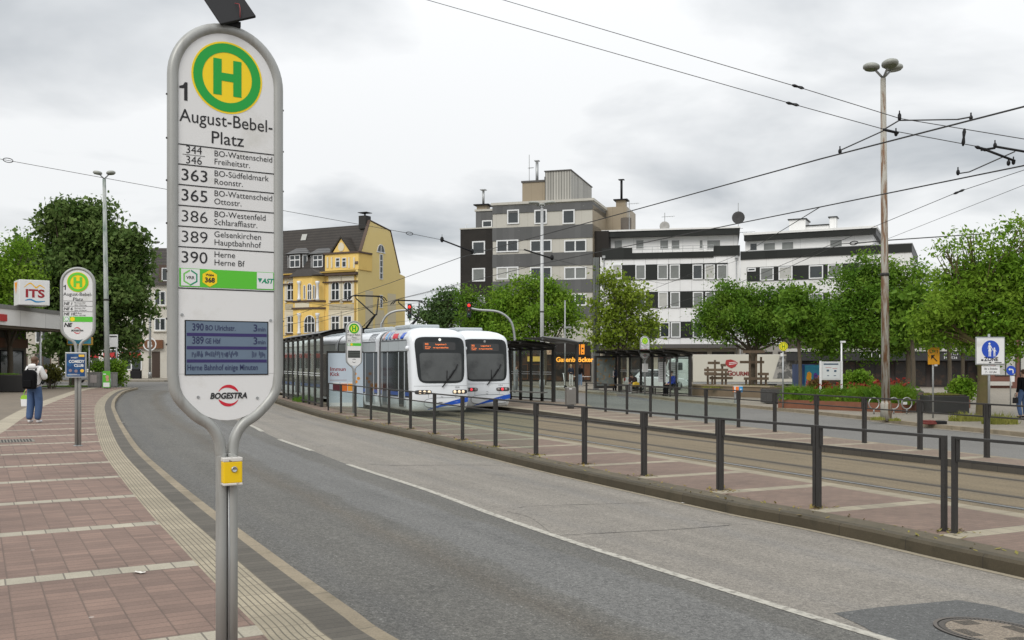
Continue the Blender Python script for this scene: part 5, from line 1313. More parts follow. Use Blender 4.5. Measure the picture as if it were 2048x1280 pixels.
b = B(); b.box(0, WLEN, -.05, .0, .02, z0-.13); gf = part('ground_floor', b, M('beige_wall', (.40,.36,.29), .8, var=.12, vs=.8), WA)
for k in range(5): window(gf, .5+k*2.55, 2.6+k*2.55, .4, 2.9, -.05, 2, 1, .08, dark_metal, shop_dark)
xq, zq = fa.p(*c2(308, 240), 4); b = B(); b.tube([(xq, 4, z1+9), (xq, 4, zq)], .55, 10); part('chimney', b, M('chimney_brown', (.10,.085,.07), .85, var=.2), tf)
for xa, yt_, dsh in ((335, 85, None), (638, 195, (fa.p(*c2(636, 312), 3)[1], .5, M('dish_grey', (.35,.34,.32), .5))), (1283, 110, (fa.p(*c2(1279, 237), 3)[1], .62, M('dish_dark', (.05,.05,.05), .5)))):
    xq, zq = fa.p(*c2(xa, yt_), 3); zr = fa.p(*c2(xa, 345), 3)[1]; antenna(tf, min(xq, WLEN-.1), 3, zr-.6, zq, [(zq-.4, 1.0), (zq-1.1, .4)] if xa < 1000 else [(zq-2.9, 1.6), (zq-2.5, -1.5)], dsh)

# --- white block at the right end
fb_ = Fr((21.62, 89.95), (.903, -.4287), ZF)
WB = thing('white_block', 'white block with black parapet and stepped-back top floor, behind the rusty lamp pole', 'building', fb_.loc, fb_.rz)
def c3(x, y): return 1460 + x/4.5725, 400 + y/4.5725
def R3(x0, x1, y0, y1, d=0.0):
    a, c = c3(x0, y0); e, f = c3(x1, y1); return fb_.rc(a, e, c, f, d)
LB = fb_.p(1823, 500)[0]
_, _, zp0, zp1 = R3(100, 1655, 437, 512)
b = B(); b.box(.0, LB, 0, 12, 0, zp0); part('wall', b, wpan2, WB)
b = B(); b.box(.02, LB+.04, -.1, 12, zp0, zp1); part('parapet', b, band_d, WB)
b = B(); b.box(.02, LB+.08, -.13, 12.1, zp1, zp1+.06); part('roof_edge', b, galv, WB)
a, c, z0, z1 = R3(100, 1308, 350, 440, 2.0)
b = B(); b.box(.05, c, 2.0, 11, zp1-.3, z1); tb = part('top_floor', b, wpan2, WB)
_, _, z2, z3 = R3(100, 1308, 290, 342, 1.4)
b = B(); b.box(.05, c+.3, 1.4, 11, z1, z1+(z3-z2)); b.m = 1; b.box(0, c+.4, 1.3, 11, z1+(z3-z2), z1+(z3-z2)+.2); part('roof_fascia', b, [band_d, wpan2], tb)
zr_ = z1+(z3-z2)+.2
for i, (xa, xb, ya_) in enumerate(((180, 252, 392), (303, 418, 388), (470, 586, 380), (910, 1030, 360))):
    a, c, z0, z1 = R3(xa, xb, ya_, ya_+75, 2.0); window(tb, a, c, z0, z1, 2.0, 1, 1, .07, wpan2, pane_dark if i == 0 else pane_mid, .06)
for (y0_, hh, rows_) in ((0, 132, 1), (258, 132, 1), (512, 130, 1)):
    a, c, z0, z1 = R3(155, 1500, 590 + y0_, 590 + y0_ + hh); b = B(); b.box(a, min(c, LB-.6), -.06, .01, z0, z1); part('window_band', b, band_d, WB)
    for i, (xa, xb) in enumerate(((160, 236), (275, 400), (445, 572), (722, 852), (895, 1028), (1180, 1310), (1340, 1470))):
        a, c, zz0, zz1 = R3(xa, xb, 590 + y0_, 590 + y0_ + hh, -.06); window(WB, a, c, z0+.03+(.9 if i == 0 else 0), z1-.05, -.06, 1, 1, .10, pm=[pane_dark, pane_mid, pane_pale, pane_dark, pane_mid][(i + y0_) % 5], out=.07)
def blockbox(par, xa, xb, ya_, yb2, d, dep, name, m_, cap=True):
    a, c, z0, z1 = R3(xa, xb, ya_, yb2, d); b = B(); b.box(a, c, d, d+dep, zr_-.1, z1); o = part(name, b, m_, par)
    if cap: b = B(); b.box(a-.12, c+.12, d-.12, d+dep+.12, z1, z1+.1); part('chimney_cap', b, band_d, o)
blockbox(tb, 540, 690, 180, 290, 4, 2.5, 'chimney', wpan2); blockbox(tb, 692, 908, 235, 275, 4.2, 2.2, 'roof_box', wpan2); blockbox(tb, 910, 970, 160, 275, 4, 1.2, 'chimney', wpan2)
b = B(); b.box(0, LB, -.04, 0, .02, 3.6); gb = part('ground_floor', b, M('beige_wall2', (.30,.28,.25), .8, var=.12), WB)
for k in range(5): window(gb, .5+k*3.0, 3.0+k*3.0, .3, 2.9, -.04, 2, 1, .08, dark_metal, shop_dark)

# --- low dark shop row on the right
fs = Fr((24.0, 76.0), (.97, -.24), ZF)
SR = thing('shop_row', 'low dark shop row with a black fascia behind the plaza trees', 'building', fs.loc, fs.rz)
b = B(); b.box(-2, 22, 0, 9, 0, 4.2); part('wall', b, M('brick_dark', (.06,.045,.04), .8, var=.2), SR)
b = B(); b.box(-2, 22, -1.6, 0, 2.05, 2.75); fsb = part('fascia', b, M('fascia_dark', (.02,.02,.021), .5, var=.2), SR)
b = B(); b.box(-2.05, 22.05, -1.7, .2, 2.752, 3.0); part('canopy_edge', b, M('canopy_pale', (.45,.44,.42), .6, var=.15), SR)
xq, zq = fs.p(1720, 725, -1.6); b = B(); glyphs(b, xq, xq+1.0, 2.3, .38, -1.62, 4); xq2, _ = fs.p(1757, 725, -1.6); glyphs(b, xq2, xq2+1.1, 2.3, .36, -1.62, 5); part('lettering', b, white_paint, fsb)
xq, zq = fs.p(1888, 712, -1.6); b = B(); glyphs(b, xq, xq+.9, 2.47, .2, -1.62, 6); glyphs(b, xq, xq+.9, 2.18, .2, -1.62, 7); part('lettering', b, white_paint, fsb)
for k in range(9): window(SR, -1.6+k*2.6, .7+k*2.6, .1, 2.0, 0, 2, 1, .06, dark_metal, shop_dark)
fs2 = Fr((40.5, 70.0), (.99, -.1), ZF)
S2 = thing('shop_building', 'brick shop building with pale windows at the right edge behind the pedestrian sign', 'building', fs2.loc, fs2.rz)
b = B(); b.box(-5, 14, 0, 9, 0, 4.6); part('wall', b, M('brick_red', (.16,.07,.05), .8, var=.2, vs=5), S2)
for k in range(4): window(S2, -4.7+k*1.75, -3.2+k*1.75, .9, 3.9, 0, 2, 2, .07, dark_metal, pane_pale)
a, c, z0, z1 = fs2.rc(1966, 2024, 763, 771, -.3); b = B(); b.box(a, c, -.35, -.25, z0, z1); bn = part('banner', b, M('banner_pale', (.48,.46,.42), .6, var=.1), S2)
b = B(); b.box(2.5, 3.6, -.2, 0, 0, 4.0); part('pillar', b, M('brick_red', (.16,.07,.05), .8), S2)
# ------------------------------------------------------------------ shelters (local x to the right of the tracks, y away along them)
shel = M('shelter_steel', (.040,.038,.036), .5, 0, var=.2, spec=.3); roofg = M('shelter_roof', (.12,.12,.118), .4, .2, var=.1)
def shelter(label, loc, rz, L_, n, H, side, deep, group, dash=True):
    t = thing('tram_shelter' if 'tram' in label else 'bus_shelter', label, 'shelter', loc, rz, group)
    for k in range(n):
        y = L_ * k / (n - 1); b = B(); w_ = .09 if 0 < k < n-1 else .11
        b.box(-w_/2, w_/2, y - w_, y + w_, 0, H); part('post', b, shel, t, .01)
        b = B(); s0 = -.12 * side; P = [(s0, y, H - .03), (side*deep*.35, y, H + .14), (side*deep*.7, y, H + .20), (side*deep, y, H + .22)]
        b.tube(P, [.085, .085, .07, .06], 8); part('roof_beam', b, shel, t)
    b = B(); b.strip([(-.1*side, -.25, H+.07), (-.1*side, L_+.25, H+.07)], [(side*deep*.35, -.25, H+.23), (side*deep*.35, L_+.25, H+.23)]); b.strip([(side*deep*.35, -.25, H+.23), (side*deep*.35, L_+.25, H+.23)], [(side*deep*1.03, -.25, H+.30), (side*deep*1.03, L_+.25, H+.30)])
    b.strip([(-.1*side, -.25, H+.10), (-.1*side, L_+.25, H+.10)], [(side*deep*.35, -.25, H+.26), (side*deep*.35, L_+.25, H+.26)]); b.strip([(side*deep*.35, -.25, H+.26), (side*deep*.35, L_+.25, H+.26)], [(side*deep*1.03, -.25, H+.33), (side*deep*1.03, L_+.25, H+.33)])
    part('roof', b, roofg, t)
    b = B(); b.box(-.04, .04, .1, L_-.1, H-.12, H-.02); b.box(-.03, .03, .1, L_-.1, .10, .16); part('wall_rail', b, shel, t)
    for k in range(n - 1):
        y0, y1 = L_*k/(n-1) + .1, L_*(k+1)/(n-1) - .1
        b = B(); b.box(-.006, .006, y0, y1, .16, H-.12); g = part('glass_pane', b, screen_glass, t)
        if dash:
            b = B()
            for z in (1.32, 1.42): b.box(-.009, .009, y0, y1, z, z+.028)
            part('warning_stripe', b, M('frosted', (.6,.62,.62), .6), g)
    return t
def end_wall(t, y, side, w_, H, n=1):
    xs_ = [side*(.06 + (w_-.06)*k/n) for k in range(n+1)]
    for k in range(n):
        b = B(); b.box(min(xs_[k], xs_[k+1])+.03, max(xs_[k], xs_[k+1])-.03, y-.006, y+.006, .12, H-.35); part('glass_pane', b, screen_glass, t)
        b = B(); b.box(xs_[k+1]-.035, xs_[k+1]+.035, y-.04, y+.04, 0, H-.25); part('post', b, shel, t)
    b = B(); b.box(min(0, side*w_), max(0, side*w_), y-.035, y+.035, H-.36, H-.29); part('wall_rail', b, shel, t)
# 1: near platform, seen from its back
p0 = Vector((-8.16, 40.7)); rz1 = math.atan2(4.04, 10.1)
sh = shelter('long glass tram shelter on the near platform beside the front tram', (p0.x, p0.y, ZP), rz1, 10.9, 8, 3.06, 1, 1.25, 'shelters')
p = at(653, 700, 41.0); p2 = at(711, 700, 41.0)
T_ = thing('poster_case', 'lit-looking white poster case lettered Immun Kick at the near shelter end', 'poster case', (p.x + .03, 41.2, ZP), R(10), None)
wd = (p2 - p).length + .25; zb_, zt_ = 2.1 - 92*41/1900 - ZP, 2.1 + 17*41/1900 - ZP
b = B(); b.box(-.07, wd+.07, 0, .18, zb_-.12, zt_+.09); b.box(.05, .2, .03, .15, 0, zb_-.12); b.box(wd-.2, wd-.05, .03, .15, 0, zb_-.12); cs = part('case', b, shel, T_, .01)
b = B(); b.rect(0, wd, zb_, zt_, -.004); ps = part('poster', b, M('poster_pale', (.52,.60,.68), .3, var=.06), cs)
b = B(); b.text('Immun', .08, zb_+1.58, .17, -.008, 'L', .03, width=.66); b.text('Kick', .08, zb_+1.36, .17, -.008, 'L', .03, width=.40); b.rect(.08, .8, zb_+1.17, zb_+1.185, -.008); part('lettering', b, M('poster_maroon', (.25,.015,.02), .5), ps)
b = B()
for k, m_ in enumerate((1, 2, 3)):
    xx = .2 + k*.32; b.m = 0; b.rect(xx+.02, xx+.28, zb_+1.02, zb_+1.08, -.008); b.m = m_; b.rect(xx, xx+.30, zb_+.70, zb_+1.02, -.008)
b.m = 3
for xx, zz_ in ((1.15, 1.45), (1.2, 1.1), (1.3, 1.25), (1.1, .85)): b.disc((xx, zb_+zz_), .07, -.009, -.007, 12)
b.m = 0; b.rect(.06, 1.3, zb_+.02, zb_+.2, -.008)
part('poster_print', b, [white_paint, M('jam_dark', (.09,.01,.02), .5), M('jam_orange', (.62,.14,.01), .5), M('jam_yellow', (.75,.30,.02), .5)], ps)
# 2: island platform
sh2 = shelter('glass tram shelter on the island platform to the right of the trams', (2.0, 45.8, ZP), math.atan2(2.13, 3.6), 9.2, 10, 2.62, -1, 1.9, 'shelters')
sh2e = sh2
b = B(); b.box(-.05, .05, -2.05, -1.93, 0, 2.78); part('post', b, shel, sh2); b = B(); b.tube([(.05, -2.0, 2.78), (-.7, -2.0, 2.95), (-1.9, -2.0, 3.02)], [.10, .10, .09], 10); part('roof_beam', b, roofg, sh2)
b = B(); b.box(-.006, .006, -1.9, -.1, .16, 2.4); part('glass_pane', b, screen_glass, sh2)
b = B(); b.strip([(.05, -2.2, 2.82), (.05, -.2, 2.82)], [(-1.95, -2.2, 3.06), (-1.95, -.2, 3.06)]); part('roof', b, roofg, sh2)
b = B(); b.box(-.62, -.15, .3, 6.8, .42, .47)
part('bench', b, M('bench_steel', (.22,.21,.2), .4, .4), sh2)
# 3: bus shelter across the road
sh3 = shelter('bus shelter with posters across the right-hand road, people waiting inside', (10.1, 53.9, ZF), math.atan2(3.2, 8.0), 8.4, 7, 2.35, -1, 1.75, 'shelters')
end_wall(sh3, 0, -1, 1.3, 2.5, 1)
b = B(); b.box(-1.75, -.15, 8.45, 8.62, .25, 2.35); ca = part('poster_case', b, shel, sh3, .01)
b = B(); b.rect(-1.62, -.28, .42, 2.22, 8.445); part('poster', b, M('poster_grey', (.16,.18,.17), .25, var=.6, vs=4, stain=(.30,.16,.04), ss=3.2, st0=.55, st1=.62), ca)
for k, (y, m_) in enumerate(((3.0, 0), (1.65, 1))):
    b = B(); b.box(-.04, -.02, y-.42, y+.42, .75, 1.95); tm = part('timetable', b, white_board, sh3)
    b = B()
    for q in range(9): b.box(-.043, -.04, y-.34, y+.30-.05*(q % 3), 1.82-q*.11, 1.86-q*.11)
    part('timetable_print', b, M('print_grey', (.35,.35,.34), .6), tm)
b = B(); b.box(-.62, -.18, .6, 7.8, .42, .47)
for y in (1.0, 3.2, 5.4, 7.4): b.box(-.42, -.36, y-.03, y+.03, 0, .42)
part('bench', b, M('bench_dark', (.07,.065,.06), .5), sh3)

# ------------------------------------------------------------------ lamp posts, masts, signals
rusty = M('rusty_white_pole', (.35,.335,.29), .6, var=.15, stain=(.15,.075,.032), ss=1.6, st0=.46, st1=.58, stretch=(5, 5, .55))
weath = M('weathered_pole', (.36,.38,.36), .6, var=.2, stain=(.10,.15,.12), ss=1.2, st0=.52, st1=.66, stretch=(4, 4, .5))
def lamp_post(label, base, top, r0, r1, heads, mat, hr=.42, lean=0):
    t = thing('street_lamp', label, 'street lamp', base, 0, 'street lamps'); H = top - base[2]
    b = B(); b.tube([(0, 0, -.05), (lean*.4, 0, H*.4), (lean, 0, H)], [r0, lerp(r0, r1, .35), r1], 14); b.lathe([(r0*1.3, 0), (r0*1.3, .5), (r0, .62)], (0, 0, 0), 14); pl = part('pole', b, mat, t)
    b = B(); b.lathe([(r0*1.02, H*.42), (r0*1.05, H*.42+.05), (r0*1.02, H*.42+.1)], (lean*.42, 0, 0), 14); part('clamp', b, dark_metal, pl)
    for a, tilt in heads:
        c = Vector((math.cos(R(a)), math.sin(R(a)), 0)); b = B()
        b.tube([(lean, 0, H), tuple(Vector((lean, 0, H+.25)) + c*.25), tuple(Vector((lean, 0, H+.32)) + c*hr*.9)], .04, 8); arm = part('lamp_arm', b, galv, t)
        b = B(); ctr = Vector((lean, 0, H+.38)) + c*hr*1.5
        b.X = Matrix.Translation(ctr) @ Matrix.Rotation(R(a), 4, 'Z') @ Matrix.Rotation(R(tilt), 4, 'Y')
        b.lathe([(hr*.80, -.08), (hr*.97, -.05), (hr, .0), (hr*.96, .05), (hr*.7, .10), (hr*.2, .12)], (0, 0, 0), 20); hd = part('lamp_head', b, M('lamp_shell', (.30,.31,.28), .5, .1, var=.12), arm)
        b = B(); b.X = Matrix.Translation(ctr) @ Matrix.Rotation(R(a), 4, 'Z') @ Matrix.Rotation(R(tilt), 4, 'Y'); b.lathe([(hr*.76, -.10), (hr*.8, -.08)], (0, 0, 0), 20); 
        # lens belongs to the head's arm
        part('lamp_lens', b, M('lamp_lens', (.16,.16,.13), .2), arm)
    return t
p = gr(1772, 838, ZF); lamp_post('tall rust-streaked white lamp post with three round heads, on the right', (p.x, p.y, ZF), 11.85, .145, .09, [(185, -6), (-80, -10), (8, -6)], rusty, .28, -.10)
p = gr(215, 777, ZS); lamp_post('slim green-stained lamp post before the chestnut tree, two heads', (p.x, p.y, ZS), 13.25, .17, .10, [(180, -8), (0, -8)], weath, .27, -.2)
p = at(1084, 770, 72); lamp_post('pale lamp post with three round heads in front of the grey tower', (p.x, 72, ZF), 13.7, .16, .11, [(195, -4), (-20, -4), (95, -4)], M('pale_pole', (.47,.48,.48), .5, .2, var=.1), .42)
p = gr(300, 757, ZS); lamp_post('far lamp post beside the brown shop sign of the white house', (p.x, p.y, ZS), 13.3, .13, .08, [(0, -5)], galv, .38)
b = B(); b.box(-.19, .19, -.06, .06, 0, 9.2); b.box(-.17, -.12, -.16, .16, 0, 9.2); b.box(.12, .17, -.16, .16, 0, 9.2)
p = gr(1192, 780, ZF); solo('catenary_mast', b, M('mast_grey', (.16,.17,.165), .6, var=.2, vs=1.5), 'grey steel catenary mast standing left of the bus shelter', 'mast', None, 0, (p.x, p.y, ZF), R(10))
p = at(1130, 690, 75); b = B(); b.tube([(0,0,0),(0,0,6.8)], .055, 8); b.box(.0,.5,-.1,.1,4.6,4.75); solo('camera_post', b, galv, 'thin grey post with a small side bracket before the tower shops', 'post', None, 0, (p.x, 75, ZF))
def signal(label, base, mast, head, hz):
    t = thing('traffic_light', label, 'traffic light', base, 0, 'traffic lights')
    b = B(); b.tube([Vector(p) for p in smooth([Vector(q) for q in mast], 6)], .075, 10); part('mast', b, galv, t)
    x, y = head; b = B(); b.box(x-.13, x+.13, y-.12, y+.1, hz-.75, hz+.2); hd = part('signal_head', b, M('signal_black', (.012,.014,.013), .5), t, .03)
    for k, m_ in enumerate((glow('red_signal', (1.0,.03,.02), .75), M('amber_lens', (.06,.03,.01), .3), M('green_lens', (.01,.04,.03), .3))):
        b = B(); b.lathe([(.10, -.135), (.08, -.15), (.001, -.155)], (x, y, hz-.0-k*.29), 16, 'y'); part('lens', b, m_, hd)
        b = B(); b.tube([(x+.115*math.cos(a), y-.13, hz-k*.29+.115*math.sin(a)) for a in [math.pi*q/8 for q in range(9)]], .012, 5); part('visor', b, black, hd)
    return t
Yl = 60.0; k_ = Yl/F; zl = lambda py: 2.1 + (723-py)*k_ - ZF
signal('red traffic light on a curved arm reaching left over the right tram', ((1029-1024)*k_, Yl, ZF), [(0,0,0),(0,0,zl(700)),(-.0,0,zl(672)),(-.25,0,zl(642)),(-1.0,0,zl(624)),(-2.2,0,zl(620)),(-2.75,0,zl(617))], (-2.87, 0), zl(611))
Yl = 63.0; k_ = Yl/F
signal('red traffic light on a curved arm beyond the front tram', ((762-1024)*k_, Yl, ZP), [(0,0,0),(0,0,zl(665)),(.1,0,zl(645)),(.45,0,zl(630)),(1.0,0,zl(623)),(1.75,0,zl(621))], (1.9, 0), zl(615))

# ------------------------------------------------------------------ signs on the right
def post_sign(name, label, base, h, cat='sign', r=.03, group=None):
    t = thing(name, label, cat, base, R(4), group); b = B(); b.tube([(0,0,-.02),(0,0,h)], r, 10); part('post', b, galv, t); return t
p = gr(1866, 836, ZF); s_ = F/p.y; t = post_sign('detour_sign', 'orange detour sign reading U11 with an arrow, on a grey post', (p.x, p.y, ZF), 2.6)
z0, z1 = (836-729)/s_, (836-695)/s_
b = B(); b.box(-.21, .21, -.06, -.035, z0, z1); sg = part('panel', b, M('detour_orange', (.92,.42,.008), .45, var=.05), t, .01)
b = B(); b.text('U 11', 0, z1-.2, .115, -.063, 'C', .03)
b.poly([(.10,-.063,z0+.10),(.125,-.063,z0+.125),(-.03,-.063,z0+.28),(-.055,-.063,z0+.255)]); b.poly([(-.10,-.063,z0+.33),(-.10,-.063,z0+.17),(.04,-.063,z0+.33)]); part('lettering', b, ink, sg)
b = B(); b.box(-.05, .05, -.05, .05, z1, z1+.07); part('warning_lamp', b, M('lamp_dark_red', (.15,.02,.02), .4), t)
b = B(); b.box(.02, .13, -.066, -.06, z0-.06, z0); part('sticker', b, white_paint, sg)
p2 = gr(1866, 848, ZF); b = B(); b.slab([(-.34,-.2),(.34,-.2),(.40,0),(.34,.2),(-.34,.2),(-.40,0)], 0, .06); b.m = 1; b.slab([(.0,-.21),(.35,-.21),(.41,0),(.35,.21),(.0,.21)], -.001, .1); b.m = 0; b.slab([(-.3,-.15),(.0,-.15),(.0,.15),(-.3,.15)], .06, .12)
solo('rubber_block', b, [M('foot_red', (.15,.028,.022), .7, var=.2), black], 'red and black rubber sign foot lying by the kerb', 'rubber block', None, .01, (p2.x, p2.y, ZF), R(10))
p = gr(1978, 856, ZF); s_ = F/p.y; t = post_sign('pedestrian_sign', 'square pedestrian zone sign with a blue disc on a galvanised post', (p.x, p.y, ZF), (856-668)/s_, 'sign', .035)
hw_ = 30.5/s_; z0, z1 = (856-730)/s_, (856-674)/s_
b = B(); b.box(-hw_, hw_, -.075, -.04, z0, z1); sg = part('panel', b, galv, t, .03)
b = B(); b.box(-hw_*.93, hw_*.93, -.079, -.07, z0+.04, z1-.04); fa_ = part('face', b, white_board, sg, .02)
b = B(); cz = z1-.37; b.disc((0, cz), .27, -.083, -.078, 36); dc = part('blue_disc', b, blue_sign, fa_)
b = B(); y_ = -.086                        # adult with skirt and child, hand in hand
b.disc((-.035, cz+.17), .032, y_, -.084, 14); b.poly([(-.075,y_,cz-.06),(.03,y_,cz-.06),(.0,y_,cz+.05),(.0,y_,cz+.125),(-.055,y_,cz+.125),(-.055,y_,cz+.05)])
b.poly([(-.06,y_,cz-.21),(-.035,y_,cz-.21),(-.03,y_,cz-.06),(-.06,y_,cz-.06)]); b.poly([(-.015,y_,cz-.21),(.01,y_,cz-.21),(.012,y_,cz-.06),(-.018,y_,cz-.06)])
b.poly([(-.055,y_,cz+.12),(-.075,y_,cz+.02),(-.09,y_,cz+.02),(-.07,y_,cz+.125)]); b.poly([(.0,y_,cz+.125),(.075,y_,cz-.01),(.06,y_,cz-.02),(-.005,y_,cz+.09)])
b.disc((.115, cz+.03), .026, y_, -.084, 12); b.poly([(.09,y_,cz-.1),(.145,y_,cz-.1),(.14,y_,cz),(.09,y_,cz)]); b.poly([(.09,y_,cz-.21),(.11,y_,cz-.21),(.112,y_,cz-.1),(.09,y_,cz-.1)]); b.poly([(.125,y_,cz-.21),(.145,y_,cz-.21),(.145,y_,cz-.1),(.122,y_,cz-.1)]); b.poly([(.09,y_,cz),(.06,y_,cz-.03),(.07,y_,cz-.04),(.1,y_,cz-.02)]); b.poly([(.14,y_,cz),(.18,y_,cz-.06),(.165,y_,cz-.065),(.135,y_,cz-.02)])
part('pictogram', b, white_paint, dc)
b = B(); b.text('ZONE', .02, z0+.12, .115, -.083, 'C', .045, width=.44); b.rect(-.29, -.22, z0+.12, z0+.17, -.082); b.rect(-.05, .02, z0+.055, z0+.09, -.083); b.rect(.12, .34, z0+.06, z0+.085, -.083); part('lettering', b, ink, fa_)
b = B(); z2, z3 = (856-750)/s_, (856-731.5)/s_; b.box(-.26, .30, -.07, -.04, z2, z3); sp = part('supplement', b, white_board, t, .015)
b = B(); b.box(-.24,.28,-.0725,-.0705,z3-.025,z3-.018); b.box(-.24,.28,-.0725,-.0705,z2+.018,z2+.025); b.text('Be- u. Entladen', .02, z2+.16, .06, -.073, 'C', .02, width=.4); b.text('7 - 10 Uhr', .02, z2+.06, .06, -.073, 'C', .02); part('lettering', b, ink, sp)
p = gr(2021, 812, ZF); s_ = F/p.y; t = post_sign('direction_sign', 'small round blue left-turn arrow sign by the right edge', (p.x, p.y, ZF), (812-731)/s_, 'sign', .03)
b = B(); cz = (812-741)/s_; b.disc((0, cz), .215, -.05, -.035, 28); dc = part('disc', b, blue_sign, t)
b = B(); b.poly([(.06,-.054,cz-.12),(.11,-.054,cz-.12),(.11,-.054,cz+.02),(.06,-.054,cz+.075),(-.05,-.054,cz+.075),(-.05,-.054,cz+.03),(.04,-.054,cz+.03),(.06,-.054,cz+.0)]); b.poly([(-.05,-.054,cz+.12),(-.13,-.054,cz+.052),(-.05,-.054,cz-.015)]); part('arrow', b, white_paint, dc)
b = B(); b.box(.0, .16, -.05, -.035, cz-.5, cz-.24); part('plate', b, white_board, t)
# small yellow H mast
p = gr(1566, 816, ZF); s_ = F/p.y; t = post_sign('stop_mast', 'old round yellow and green H sign on a slim pole by the flower bed', (p.x, p.y, ZF), (816-695)/s_, 'stop sign', .035, None)
b = B(); cz = (816-693)/s_; b.disc((0, cz), .19, -.055, -.03, 28); dc = part('disc', b, M('h_mast_yellow', (.78,.70,.02), .4), t)
b = B(); b.ring((0, cz), .145, .165, -.06, n=28); b.rect(-.07,-.04,cz-.09,cz+.09,-.06); b.rect(.04,.07,cz-.09,cz+.09,-.06); b.rect(-.04,.04,cz-.015,cz+.015,-.06); part('letter', b, M('h_mast_green', (.10,.22,.02), .4), dc)
b = B(); b.box(-.12, .0, -.05, -.03, cz-.42, cz-.28); part('plate', b, white_board, t)
# info board
p = at(1662, 800, 40.0); t = thing('info_board', 'white notice board on two posts in the flower bed', 'notice board', (p.x, 40.0, ZF), R(3))
k_ = 40/F; hw_ = 21.5*k_; zz0, zz1 = 2.1-37*k_-ZF, 2.1-0*k_-ZF
for sg_ in (-1, 1):
    b = B(); b.box(sg_*hw_-.035, sg_*hw_+.035, -.035, .035, 0, zz1+.03); part('post', b, white_paint, t)
b = B(); b.box(-hw_+.04, hw_-.04, -.03, .03, zz0, zz1); pn = part('panel', b, M('frame_light', (.55,.56,.56), .4), t)
b = B(); b.rect(-hw_+.09, hw_-.09, zz0+.06, zz1-.05, -.034); pp = part('sheet', b, M('sheet_white', (.60,.63,.63), .3), pn)
b = B(); b.rect(-.33, .3, zz1-.14, zz1-.08, -.038); b.rect(-.2,-.1,zz0+.36,zz0+.44,-.038); b.rect(.12,.22,zz0+.34,zz0+.42,-.038); b.rect(-.18,-.1,zz0+.17,zz0+.2,-.038); b.rect(.1,.2,zz0+.17,zz0+.2,-.038); b.m = 1; b.rect(-.25,.0,zz1-.26,zz1-.24,-.038); b.rect(.05,.25,zz1-.30,zz1-.28,-.038); part('sheet_print', b, [M('print_dark', (.05,.09,.14), .5), M('print_red', (.5,.2,.2), .5)], pp)
p = at(1683, 800, 41.5); t = thing('garden_light', 'thin white pole light behind the notice board', 'pole light', (p.x, 41.5, ZF))
b = B(); b.tube([(0,0,0),(0,0,2.82)], .035, 8); part('pole', b, white_paint, t); b = B(); b.box(-.04,.16,-.06,.06,2.8,2.88); part('lamp_head', b, white_paint, t)

# ------------------------------------------------------------------ plaza furniture
corten = M('corten', (.19,.075,.04), .8, var=.3, vs=3); planter_m = M('planter_grey', (.055,.054,.052), .7, var=.15); soil = M('soil', (.05,.035,.02), .95, var=.3)
A_, C_ = gr(1556, 815.5, ZF), gr(1804, 826, ZF)
fr_ = Fr((A_.x, A_.y), (C_.x-A_.x, C_.y-A_.y), ZF); wl = (C_-A_).length
t = thing('flower_bed', 'raised flower bed with a rust-brown edge beside the road', 'flower bed', fr_.loc, fr_.rz)
b = B(); b.box(0, wl, 0, .06, 0, .36); b.box(0, .06, .06, 6, 0, .36); b.box(wl-.06, wl, .06, 6, 0, .36); b.box(.06, wl-.06, 5.94, 6, 0, .36); part('edge', b, corten, t)
b = B(); b.box(.06, wl-.06, .06, 5.94, .1, .30); part('soil', b, soil, t)
BED = (fr_, wl)
A_, C_ = gr(1384, 791, ZF), gr(1540, 796.5, ZF); fw2 = Fr((A_.x, A_.y), (C_.x-A_.x, C_.y-A_.y), ZF); w2 = (C_-A_).length
t = thing('planter_wall', 'long low stained concrete planter wall in front of the truck', 'planter', fw2.loc, fw2.rz)
b = B(); b.box(0, w2, 0, .3, 0, .58); b.box(0, .3, .3, 7, 0, .58); b.box(w2-.3, w2, .3, 7, 0, .58); part('wall', b, M('stained_wall', (.17,.13,.085), .9, var=.3, vs=.9, stain=(.09,.075,.05), ss=1), t)
b = B(); b.box(-.04, w2+.04, -.05, .35, .58, .66); part('coping', b, M('coping', (.30,.245,.165), .9, var=.15), t)
b = B(); b.box(.3, w2-.3, .35, 7, .2, .5); part('soil', b, soil, t)
def frame_px(x, y): return 1360 + x/5.82, 640 + y/5.82
def lattice(label, verts, hors, Y, group):
    xs_ = [frame_px(v[0], 0)[0] for v in verts]; x0 = sum(xs_)/len(xs_); o = at(x0, 775, Y); k_ = Y/F
    t = thing('wooden_frame', label, 'wooden frame', (o.x, Y, .62), 0, group)
    for i, (x, ya, yb_) in enumerate(verts):
        px, py0 = frame_px(x, ya); b = B(); X_ = (px-x0)*k_; z1 = 2.1 + (723-py0)*k_ - .62; yo = random.uniform(-.5, .5); b.box(X_-.05, X_+.05, yo-.05, yo+.05, 0, z1); part('upright', b, wood, t)
    for i, (y, xa, xb) in enumerate(hors):
        (p0, q0), (p1, _) = frame_px(xa, y), frame_px(xb, y); z = 2.1 + (723-q0)*k_ - .62; yo = (-.62, .62, -.3)[i % 3]; b = B(); b.X = Matrix.Translation(((p0+p1)/2*k_ - x0*k_, yo, z)) @ Matrix.Rotation(R(random.uniform(-14, 14)), 4, 'Z'); hl = (p1-p0)/2*k_; b.box(-hl, hl, -.035, .035, -.075, .075); part('plank', b, wood, t)
lattice('stacked rustic wooden plank frame on the planter, left of the tree', [(325,545,775),(365,650,775),(427,465,775),(483,515,770),(527,570,775)], [(580,258,530),(500,350,490),(525,460,520),(620,258,400),(634,320,600),(675,330,600)], 54.5, 'wooden plank frames')
